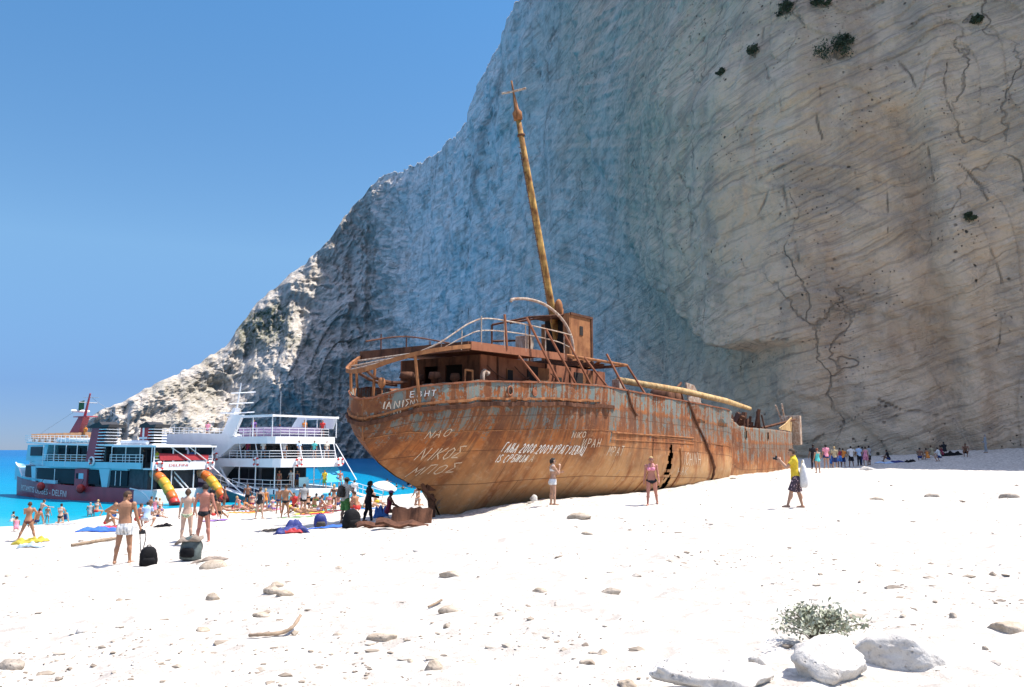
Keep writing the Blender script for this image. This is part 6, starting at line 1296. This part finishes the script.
# bathers in the sea
for i, (x, y, fe, lb) in enumerate([(391, 490, 0, 'swimmer nearest the parasol, dark head above the water'), (397, 487, 1, 'swimmer with wet hair between two others in the bay'), (403, 489.5, 0, 'broad shouldered swimmer nearest the shore under the stern'), (408, 485, 1, 'swimmer farthest out beneath the stern'), (412, 488, 0, 'swimmer rightmost beside the hull of the wreck'), (387, 484, 1, 'swimmer far out behind the parasol')]):
    r = ray(x, y); t = -EYE / r[2]; p = Vector((r[0] * t, r[1] * t, -1.25 + .06 * i)); person(p, 1.72, fe, random.uniform(0, 360), 'swim', 'tan', 'black', [('trunks', 'navy')] if not fe else [('suit', 'black')], lb, 'swimmers in the bay')
# in the shade under the cliff
SH = [(818, 473, 1.45, 1, 10, 'stand', 'mid', 'red', [('suit', 'turq')], 'child in turquoise swimsuit standing in the sun by the shade edge', 0), (826.5, 468.5, 1.68, 1, 5, 'stand', 'mid', 'black', [('tee', 'pink'), ('minishorts', 'navy')], 'woman in salmon shirt and navy shorts with back turned', .6),
      (835, 468, 1.80, 0, -10, 'stand', 'mid', 'fair', [('tee', 'khaki'), ('shorts', 'navy')], 'tall fair man in khaki shirt and navy shorts', 0), (831.5, 467.5, 1.2, 0, 20, 'stand', 'mid', 'brown', [('tee', 'blue'), ('shorts', 'blue')], 'child in blue between the salmon and khaki shirts', 0),
      (840, 467.5, 1.68, 1, 0, 'stand2', 'dark', 'black', [('vest', 'maroon'), ('skirt', 'blue')], 'woman in maroon vest and blue skirt', 0), (843.5, 467, 1.6, 0, -40, 'stand', 'tan', 'brown', [('tee', 'orange'), ('shorts', 'navy')], 'person in orange shirt just right of the maroon vest', 0),
      (851.5, 466.5, 1.76, 0, 0, 'hips', 'dark', 'black', [('tee', 'white'), ('shorts', 'black')], 'man in white shirt and black shorts with hands on hips', 0), (859.5, 466, 1.76, 0, 10, 'stand', 'tan', 'black', [('tee', 'lblue'), ('trousers', 'black')], 'man in pale blue shirt and dark trousers', 0), (863, 465.5, 1.7, 0, 0, 'stand', 'dark', 'black', [('tee', 'navy'), ('trousers', 'navy')], 'man in all navy partly behind the pale blue shirt', 0),
      (866, 466, 1.72, 1, -20, 'walk', 'pale', 'brown', [('vest', 'pink'), ('skirt', 'pink')], 'woman in pink dress walking, second from right of the standing group', .5), (869.5, 465, 1.7, 0, 30, 'stand', 'dark', 'black', [('tee', 'grey'), ('shorts', 'black')], 'man in dark grey shirt at the right end of the standing group', 0),
      (814, 469, 1.7, 0, 0, 'stand', 'dark', 'black', [('tee', 'black'), ('trousers', 'black')], 'dark clothed man next to the wreck bow in the shade', 0),
      (889, 462, 1.7, 0, 60, 'sitknees', 'dark', 'black', [('trunks', 'navy'), ('tee', 'black')], 'person in black shirt sitting alone at the foot of the cliff', 0), (920, 460.5, 1.7, 0, -30, 'sitknees', 'dark', 'black', [('trunks', 'navy')], 'bare chested man sitting leftmost of the shaded row', 0), (928, 460, 1.68, 1, 20, 'sitknees', 'tan', 'black', [('suit', 'orange')], 'woman in orange swimsuit in the shaded row', 0),
      (933, 457.5, 1.7, 0, 30, 'sitknees', 'tan', 'brown', [('tee', 'khaki'), ('trunks', 'khaki')], 'man in khaki sitting in the shaded row', 0), (940, 461.5, 1.7, 0, 40, 'sitcross', 'mid', 'black', [('tee', 'white'), ('trunks', 'navy')], 'person in white shirt with back turned in the shaded row', 0), (942.5, 456.5, 1.6, 1, 50, 'sitknees', 'dark', 'black', [('suit', 'maroon')], 'woman in maroon swimsuit at the right end of the shaded row', .5), (945, 453.5, 1.7, 0, 0, 'sitknees', 'dark', 'black', [('tee', 'black'), ('trunks', 'black')], 'person in black sitting highest up the slope behind the row', 0),
      (965.5, 457, 1.75, 0, 160, 'squat', 'dark', 'black', [('trunks', 'black')], 'bare chested man squatting alone on the shaded slope', 0), (986, 453, 1.72, 0, 60, 'stand2', 'mid', 'grey', [('long', 'grey'), ('trousers', 'grey')], 'grey clothed figure standing high on the stony slope', 0)]
for (x, y, H, fe, fc, po, sk, ha, cl, lb, hl) in SH: P(x, y, H, fe, fc, po, sk, ha, cl, lb, GS, hairlen=hl)
crumple(884, 463.5, 1.6, .6, .12, CM('lblue'), 'pale blue towel left of the person in black shirt', 'towel', 'towel', 0, 61); crumple(896, 462.5, 1.4, .6, .12, M_BAGN, 'navy bundle right of the person in black shirt', 'bundle', 'bundle', 0, 62)
crumple(951, 455.5, 1.9, .6, .3, M_BAGB, 'black heap of bags behind the shaded row', 'bags', 'bags', 0, 63); crumple(910, 462, .9, .4, .2, M_BAGB, 'black bag left of the shaded row', 'bag', 'bag', 0, 64)
# passengers
def on_b1(s, n, z, *a, **k): return person(boat_pt(B1o, B1d, B1near, s, n, z), *a, GD, **k)
def on_b2(s, n, z, *a, **k): return person(boat_pt(B2o, B2d, B2near, s, n, z), *a, GD, **k)
on_b2(-1.6, -1.2, 1.15, 1.76, 0, 160, 'stand', 'tan', 'black', [('tee', 'yellow'), ('shorts', 'green')], 'man in yellow shirt standing on the white swim platform')
on_b2(-1.8, -3.0, 1.15, 1.70, 0, 200, 'stand2', 'red', 'brown', [('trunks', 'grey')], 'bare chested man at the right of the swim platform')
on_b2(.9, 2.2, 1.22, 1.66, 1, 170, 'stand', 'tan', 'brown', [('bikini', 'red'), ('top', 'red')], 'woman in red bikini at the lower deck rail')
on_b2(.8, .9, 1.22, 1.7, 0, 150, 'stand2', 'mid', 'black', [('trunks', 'white'), ('tee', 'white')], 'man in white on the lower deck of the white boat')
on_b2(.9, .1, 1.22, 1.6, 1, 190, 'stand', 'tan', 'black', [('suit', 'navy')], 'woman in navy swimsuit on the lower deck of the white boat')
for i, (s, n, cl, lb) in enumerate([(4.6, 3.2, 'maroon', 'person in maroon at the side rail of the middle deck'), (2.0, 3.3, 'white', 'person in white at the after corner of the middle deck'), (-.2, 2.6, 'grey', 'person in grey at the middle deck stern rail'), (-.7, 1.2, 'lblue', 'person in pale blue at the middle deck stern rail'), (-.7, -.6, 'turq', 'person in turquoise at the middle deck stern rail'), (-.4, -2.4, 'cream', 'person in cream near the right corner of the middle deck'), (11.6, 3.75, 'red', 'person in red at the bridge window of the white boat')]):
    on_b2(s, n, 4.0, 1.7, i % 2, 160 + 20 * (i % 4), 'stand2' if i % 2 else 'stand', 'tan', 'black', [('tee', cl), ('trunks', 'navy')], lb)
for i, (s, n, cl, lb) in enumerate([(13.5, 2.0, 'pink', 'person in pink on the top deck ahead of the mast of the white boat'), (4.6, 2.6, 'purple', 'person in purple at the top deck rail under the arch'), (2.6, 1.0, 'navy', 'person in navy on the top deck of the white boat'), (1.4, -1.0, 'orange', 'person in orange on the top deck of the white boat'), (.6, -2.6, 'red', 'person in red at the right end of the top deck')]):
    on_b2(s, n, 6.08, 1.68, i % 2, 180, 'sitcross' if i in (2,) else 'stand', 'tan', 'brown', [('tee', cl), ('trunks', 'navy')], lb)
on_b1(2.2, 2.6, 3.14, 1.75, 0, 120, 'stand', 'dark', 'black', [('tee', 'black'), ('trousers', 'black')], 'man in black on the upper deck of the maroon boat'); on_b1(.8, 2.2, 3.14, 1.66, 1, 150, 'stand2', 'tan', 'brown', [('tee', 'yellow'), ('shorts', 'grey')], 'person in yellow behind the red awning of the maroon boat'); on_b1(.9, -1.6, 3.14, 1.7, 0, 190, 'stand', 'mid', 'black', [('tee', 'blue'), ('shorts', 'grey')], 'person in blue behind the red awning of the maroon boat')
on_b1(13.2, 1.6, 5.55, 1.7, 0, 150, 'stand', 'tan', 'brown', [('tee', 'orange'), ('trunks', 'khaki')], 'person in orange at the foot of the maroon mast')
# a person resting on the wheelhouse by the mast
pw = w_world(12.5, .9, 10.93); person(Vector(pw), 1.7, 0, -120, 'sitknees', 'tan', 'black', [('trunks', 'red')], 'person sitting on top of the wheelhouse beside the mast of the wreck') if False else None
# parasol by the stern
pp = on_ground(381, 503); par = empty('parasol', pp, 0.3); par.scale = (.8, .8, .8); tag(par, 'white beach parasol tilted beside the stern of the wreck', 'parasol'); Rp = Rx(14) @ Ry(10)
MB().tube([Rp @ Vector((0, 0, -.3)), Rp @ Vector((0, 0, 2.1))], .025, 8).build('pole', M_STEEL, par)
rings = [[Rp @ Vector((r * math.cos(2 * math.pi * k / 16) * (1 if k % 2 == 0 else .965), r * math.sin(2 * math.pi * k / 16) * (1 if k % 2 == 0 else .965), z)) for k in range(16)] for r, z in ((.02, 2.1), (.35, 2.03), (.8, 1.84), (1.15, 1.62), (1.16, 1.5), (1.13, 1.5), (1.12, 1.60), (.78, 1.81), (.3, 2.0))]
MB().loft(rings).build('canopy', CM('white'), par)
for k in range(8): a = 2 * math.pi * k / 8; MB().tube([Rp @ Vector((.03 * math.cos(a), .03 * math.sin(a), 2.04)), Rp @ Vector((1.1 * math.cos(a), 1.1 * math.sin(a), 1.59))], .008, 4).build('rib', M_STEEL, par)

# ------------------------------------------------------------------ wreck litter, stones, driftwood, plants
def plate_thing(name, px, py, size, rot, mat, label, cat, lift=.0):
    c = on_ground(px, py); b = MB(); n = 14; sx, sy, sz = size
    R = Rz(rot[2]) @ Rx(rot[0]) @ Ry(rot[1]); rings = []
    for i in range(n):
        x = -sx / 2 + sx * i / (n - 1); k = 1 + .12 * math.sin(i * 2.3); w = .05 * math.sin(i * .9)
        rings.append([R @ Vector(p) for p in ((x, -sy / 2 * k, w), (x, sy / 2 * k, w), (x, sy / 2 * k, w + sz), (x, -sy / 2 * k, w + sz))])
    b.loft(rings); o = b.build(name, mat, None); o.location = c + Vector((0, 0, lift)); return tag(o, label, cat)
plate_thing('rusty_plate', 412, 525, (1.2, .5, .10), (66, 0, -6), M_DARK, 'torn rusty rudder plate lying against the stern post', 'metal plate', .24)
plate_thing('rusty_plate', 402, 528, (1.5, .4, .07), (14, 5, 4), M_DARK, 'bent dark plate in the sand under the stern', 'metal plate', .08)
plate_thing('rusty_plate', 384, 526, (1.6, .4, .05), (10, -4, 8), M_DARK, 'flat rusty strip lying left of the rudder plate', 'metal plate', .05)
plate_thing('rusty_plate', 372, 527.5, (1.0, .25, .05), (8, 5, -8), M_DARK, 'short dark rusty strip farthest left under the stern', 'metal plate', .04)
def rock(px, py, wpx, asp, hk, label, mat, seed, group='pale stones on the beach', sink=.40, rz=0, rough=.3, name='stone', sub=4):
    c = on_ground(px, py); d = c.y; w = wpx * d / FPX; import bmesh
    bm = bmesh.new(); bmesh.ops.create_icosphere(bm, subdivisions=sub, radius=.5); me = bpy.data.meshes.new(name); bm.to_mesh(me); bm.free()
    n = len(me.vertices); co = np.zeros(n * 3, np.float32); me.vertices.foreach_get('co', co); co = co.reshape(-1, 3)
    q = co / .5; lo = fbm(q[:, 0] * .9, q[:, 1] * .9, q[:, 2] * .9, 2, seed); md = fbm(q[:, 0] * 2.4, q[:, 1] * 2.4, q[:, 2] * 2.4, 4, seed + 3, .55); fl = 0
    for k_ in range(9):                                          # worn flat faces
        rg = np.random.default_rng(seed * 31 + k_); d_ = rg.normal(size=3); d_ /= np.linalg.norm(d_); lim = .30 + .14 * rg.random(); pr = co @ d_; co = co - np.maximum(pr - lim, 0)[:, None] * d_ * .85
    co = co * (1 + rough * (.7 * lo + .5 * md))[:, None]; co[:, 2] = np.maximum(co[:, 2], -.3)
    a = rad(rz); x = co[:, 0] * w; y = co[:, 1] * w * asp; z = co[:, 2] * w * hk * (1.45 if sub < 5 else 1)
    co = np.stack([x * math.cos(a) - y * math.sin(a), x * math.sin(a) + y * math.cos(a), z], -1).astype(np.float32)
    me.vertices.foreach_set('co', co.reshape(-1)); me.polygons.foreach_set('use_smooth', [True] * len(me.polygons)); me.update()
    o = link_mesh(name, me, mat, None); o.location = c + Vector((0, w * asp * .3, w * hk * (.5 - sink))); return tag(o, label, 'stone', group)
def stone_mat(name, a, b_):
    t = NT(name); c = t.coord(); n = t.noise(c, 5, 6, .65); n2 = t.noise(c, 26, 4, .7); v = t.voro(c, 16); pit = t.ramp(v, [(.05, 1), (.16, 0)])
    col = t.ramp(n, [(.32, a), (.62, b_)]); col = t.mix(t.ramp(n2, [(.34, .55), (.46, 0)]), col, tuple(x * .6 for x in a)); col = t.mix(t.math('MULTIPLY', pit, .5), col, tuple(x * .5 for x in a))
    h = t.math('ADD', t.math('MULTIPLY', n, .8), t.math('MULTIPLY', n2, .5)); h = t.math('SUBTRACT', h, t.math('MULTIPLY', pit, .5)); t.out(col, .95, t.bump(h, .8, .03), .15); return t.m
M_ST = stone_mat('limestone', (.44, .40, .35), (.62, .59, .54)); M_STB = stone_mat('buff_limestone', (.31, .245, .175), (.50, .42, .33)); M_STG = stone_mat('grey_limestone', (.27, .225, .18), (.42, .365, .30))
rock(838, 679, 84, .8, .74, 'large pitted white boulder in front of the grey shrub', M_ST, 11, sink=.44, rz=8, sub=5); rock(913, 670, 98, .62, .52, 'broad pale boulder to the right of the pitted one', M_ST, 23, sink=.44, rz=-6, sub=5)
rock(722, 690, 124, .55, .36, 'long pale boulder cut by the bottom edge of the picture', M_ST, 31, sink=.30, rz=-4, sub=5); rock(1014, 632, 38, .6, .3, 'brownish stone at the right edge of the picture', M_STB, 37)
rock(760, 664, 20, .8, .5, 'small pale stone left of the pitted boulder', M_ST, 41); rock(628, 687, 20, .7, .4, 'half buried stone on the bottom edge left of the long pale boulder', M_STB, 43)
RK = [(384, 640, 31, .5, .26, 'flat grey stone with a dark seam, alone on open sand', M_STB), (450, 577, 30, .35, .25, 'long thin buff stone below the stern', M_STB), (449, 612, 22, .6, .35, 'buff stone with a chip, beneath the long thin one', M_STB), (424, 551, 24, .4, .2, 'low pale stone nearest the shadow of the stern', M_ST), (541, 592, 17, .5, .3, 'small buff stone in the middle of the open sand', M_STB), (612, 594, 20, .5, .35, 'grey brown stone below the walking woman', M_STG), (433, 670, 16, .8, .6, 'pointed stone near the bottom edge', M_STB), (211, 569, 26, .6, .45, 'pale stone just below the grey backpack', M_STB), (271, 592, 20, .6, .4, 'rounded stone left in a cluster of three', M_STB), (276, 588, 14, .7, .5, 'top stone of a cluster of three', M_STB), (283, 596, 18, .5, .35, 'lower right stone of a cluster of three', M_STB), (212, 600, 16, .7, .5, 'small stone with debris under the pale one', M_STB), (202, 632, 14, .6, .4, 'small buff stone left of the driftwood', M_STB), (9, 669, 26, .6, .45, 'grey stone in the bottom left corner', M_STG), (80, 632, 12, .7, .4, 'small pale pair stone far left', M_ST), (580, 519, 26, .5, .3, 'flat stone on the sand between the two women', M_STB), (545, 499, 13, .8, .8, 'white lump of rock at the heels of the dark haired woman', M_ST), (534, 501.5, 9, .8, .8, 'smaller white lump left of the dark haired woman', M_ST), (587, 535, 14, .5, .3, 'low brown stone right of centre', M_STB), (261, 617, 22, .5, .25, 'flat buff stone above the driftwood', M_STB), (410, 663, 8, .7, .5, 'tiny stone near the pointed one', M_STB), (954, 618, 8, .8, .8, 'little brown stone by the right hand boulders', M_STG), (986, 650, 6, .8, .8, 'tiny brown stone right of the broad boulder', M_STG), (876, 500, 14, .4, .3, 'buff stone right of the man in yellow', M_STB), (934, 497, 16, .4, .3, 'low grey stone on the right hand sand', M_STG), (1010, 498, 18, .4, .4, 'grey stone near the right edge below the shade', M_STG), (868, 470, 14, .5, .35, 'white rock on the shade edge by the standing group', M_ST)]
for i, r in enumerate(RK): rock(r[0], r[1], r[2], r[3], r[4], r[5], r[6], 100 + 7 * i, rz=random.uniform(-25, 25), sub=3)
# driftwood
def stick(pts, r, label, name='driftwood', mat=None):
    P_ = [on_ground(x, y) for x, y in pts]; c = P_[0].copy(); path = spline([p - c + Vector((0, 0, r * .8 + dz)) for p, dz in zip(P_, [0.01, .02, .015, .05, .12][:len(P_)])], 6); n = len(path)
    o = MB().tube(path, [r * (.6 + .5 * math.sin(math.pi * (.15 + .7 * i / n)) + .12 * math.sin(i * 1.9)) for i in range(n)], 9).build(name, mat or plain('bleached_wood', (.26, .19, .13), .9, .3, 12, .6), None, True); o.location = c; return tag(o, label, 'driftwood')
stick([(249, 638), (263, 638), (280, 636), (292, 634), (300, 629)], .018, 'curved bleached branch lying on the sand'); stick([(71, 547), (90, 544), (106, 541.5), (118, 540.5)], .06, 'long straight pole lying behind the man in striped trunks', 'pole')
stick([(428, 609), (436, 606), (442, 602)], .014, 'short twig beside the chipped buff stone', 'twig')
# small pebbles and scraps scattered over the sand: too many to count
def pebbles():
    import bmesh
    bm = bmesh.new(); bmesh.ops.create_icosphere(bm, subdivisions=1, radius=1); base = np.array([v.co[:] for v in bm.verts]); fcs = np.array([[v.index for v in f.verts] for f in bm.faces]); bm.free()
    r = np.random.default_rng(12); V = []; F = []; n0 = 0
    n = 9000; py = 690 - (690 - 476) * r.random(n) ** .75; px = r.random(n) * 1080 - 28
    D = EYE - 3.0; rr_ = np.array([ray(a, b) for a, b in zip(px, py)]); keep = np.ones(n, bool)
    zg = np.full(n, 2.9)
    for _ in range(8):
        t = (zg - EYE) / rr_[:, 2]; X, Y = rr_[:, 0] * t, rr_[:, 1] * t; zg = .5 * zg + .5 * np.clip(ground(X, Y), .2, 6)
    keep = (Y < 75) & (Y > 4.5) & (vnoise(X * .5, Y * .35, 0 * X, 5) + .7 * vnoise(X * 2, Y * 1.4, 0 * X, 6) + .4 * r.normal(size=n) > .12) & (ground(X, Y) > .15)
    for x, y, zz_ in zip(X[keep], Y[keep], ground(X[keep], Y[keep])):
        s = .0065 * (1 + r.pareto(2.4)) * (1 + .03 * y); s = min(s, .035 + .0022 * y); a = r.random() * 6.3; p = base * (1 + .25 * r.normal(size=(len(base), 1))) * np.array([s * (1 + .8 * r.random()), s, s * (.35 + .3 * r.random())])
        c_, s_ = math.cos(a), math.sin(a); q = np.stack([p[:, 0] * c_ - p[:, 1] * s_ + x, p[:, 0] * s_ + p[:, 1] * c_ + y, p[:, 2] + zz_], -1)
        V.append(q); F.append(fcs + n0); n0 += len(base)
    me = bpy.data.meshes.new('pebbles'); me.from_pydata(np.concatenate(V).tolist(), [], np.concatenate(F).tolist()); me.update()
    t = NT('pebble_stone'); c = t.coord(); col = t.ramp(t.noise(c, 1.9, 3, .7), [(.36, (.16, .125, .095)), (.5, (.32, .265, .205)), (.62, (.46, .41, .35))]); t.out(col, .95)
    tag(link_mesh('pebbles', me, t.m), 'small grey and buff pebbles strewn over the white sand', 'pebbles', None, 'stuff')
def gz_fast(x, y): return float(ground(np.array([x]), np.array([y]))[0])
pebbles()
# shrubs: many small leaves on thin stems
def shrub(loc, w, h, n_stem, n_leaf, leaf, mat, label, seed, name='shrub', stem_mat=None, lean=0):
    r = np.random.default_rng(seed); o = empty(name, loc); tag(o, label, 'shrub'); st = MB(); V = []; F = []
    tips = []
    for i in range(n_stem):
        a = r.random() * 2 * math.pi; k = r.random() ** .6; end = Vector((math.cos(a) * w / 2 * k, math.sin(a) * w / 2 * k * .7, h * (1 - .55 * k * k) * (.75 + .35 * r.random()))); mid = Vector((end.x * .35, end.y * .35, end.z * .55))
        st.tube([(0, 0, -.05), mid, end], [.012 * w, .007 * w, .003 * w], 4); tips.append((mid, end))
    for i in range(n_leaf):
        mid, end = tips[r.integers(n_stem)]; t = .25 + .8 * r.random(); p = np.array(mid) * (1 - t) + np.array(end) * t + r.normal(size=3) * .05 * w * np.array([1, 1, .7]); p[2] = max(p[2], .01)
        u = r.normal(size=3); u /= np.linalg.norm(u); v = np.cross(u, r.normal(size=3)); v /= np.linalg.norm(v); s = leaf * (.6 + .8 * r.random()); k = len(V)
        V += [p - u * s, p + v * s * .45, p + u * s, p - v * s * .45]; F.append((k, k + 1, k + 2, k + 3))
    st.build('stem', stem_mat or plain('grey_stem', (.20, .16, .11), .9), o); me = bpy.data.meshes.new('foliage'); me.from_pydata([tuple(p) for p in V], [], F); me.update(); link_mesh('foliage', me, mat, o); return o
t = NT('grey_green_leaf'); c = t.coord(); t.out(t.ramp(t.noise(c, 9, 3), [(.35, (.20, .22, .14)), (.65, (.44, .45, .34))]), .8); M_LEAF = t.m
t = NT('dark_green_leaf'); c = t.coord(); t.out(t.ramp(t.noise(c, .6, 3), [(.35, (.020, .034, .016)), (.65, (.05, .07, .03))]), .8); M_LEAFD = t.m
g_ = on_ground(824, 645); shrub(g_ + Vector((0, .12, 0)), .80, .29, 46, 1500, .020, M_LEAF, 'low grey green shrub growing behind the white boulders', 3)
BU = [(755, 52, 3.0, 'round dark bush clinging high on the cliff, left of the larger one'), (832, 52, 5.0, 'largest dark bush hanging on the upper cliff'), (786, 12, 3.0, 'dark bush near the top edge of the cliff'), (722, 74, 1.6, 'small dark tuft on a crack left of the round bush'), (968, 218, 1.4, 'small dark tuft low on the right hand cliff'), (978, 22, 1.8, 'dark tuft in the upper right corner of the cliff'), (846, 44, 2.6, 'dark bush touching the largest one on its right'), (820, 4, 2.4, 'dark bush at the top edge of the picture')]
for i, (x, y, w, lb) in enumerate(BU):
    p = on_cliff(x, y); d = p.y / 853; shrub(p - Vector((0, .1, w * .35)), w, w * .75, 18, 700, .16, M_LEAFD, lb, 40 + i, 'bush')['group'] = 'bushes on the cliff'
for i, x in enumerate((956, 968, 979, 991, 1003, 1014, 1026)):
    y = 441 - 3 * math.sin(i); c_ = on_ground(x, y + 3); shrub(c_, 2.0 + .5 * math.sin(i * 2), .7, 14, 350, .07, M_LEAFD, ['low green plant leftmost at the foot of the cliff', 'low green plant second from the left at the cliff foot', 'low green plant behind the grey clothed figure', 'low green plant just right of the grey clothed figure', 'low green plant third from the right at the cliff foot', 'low green plant near the right edge at the cliff foot', 'low green plant cut by the right edge'][i], 70 + i, 'plant')['group'] = 'low plants at the cliff foot'
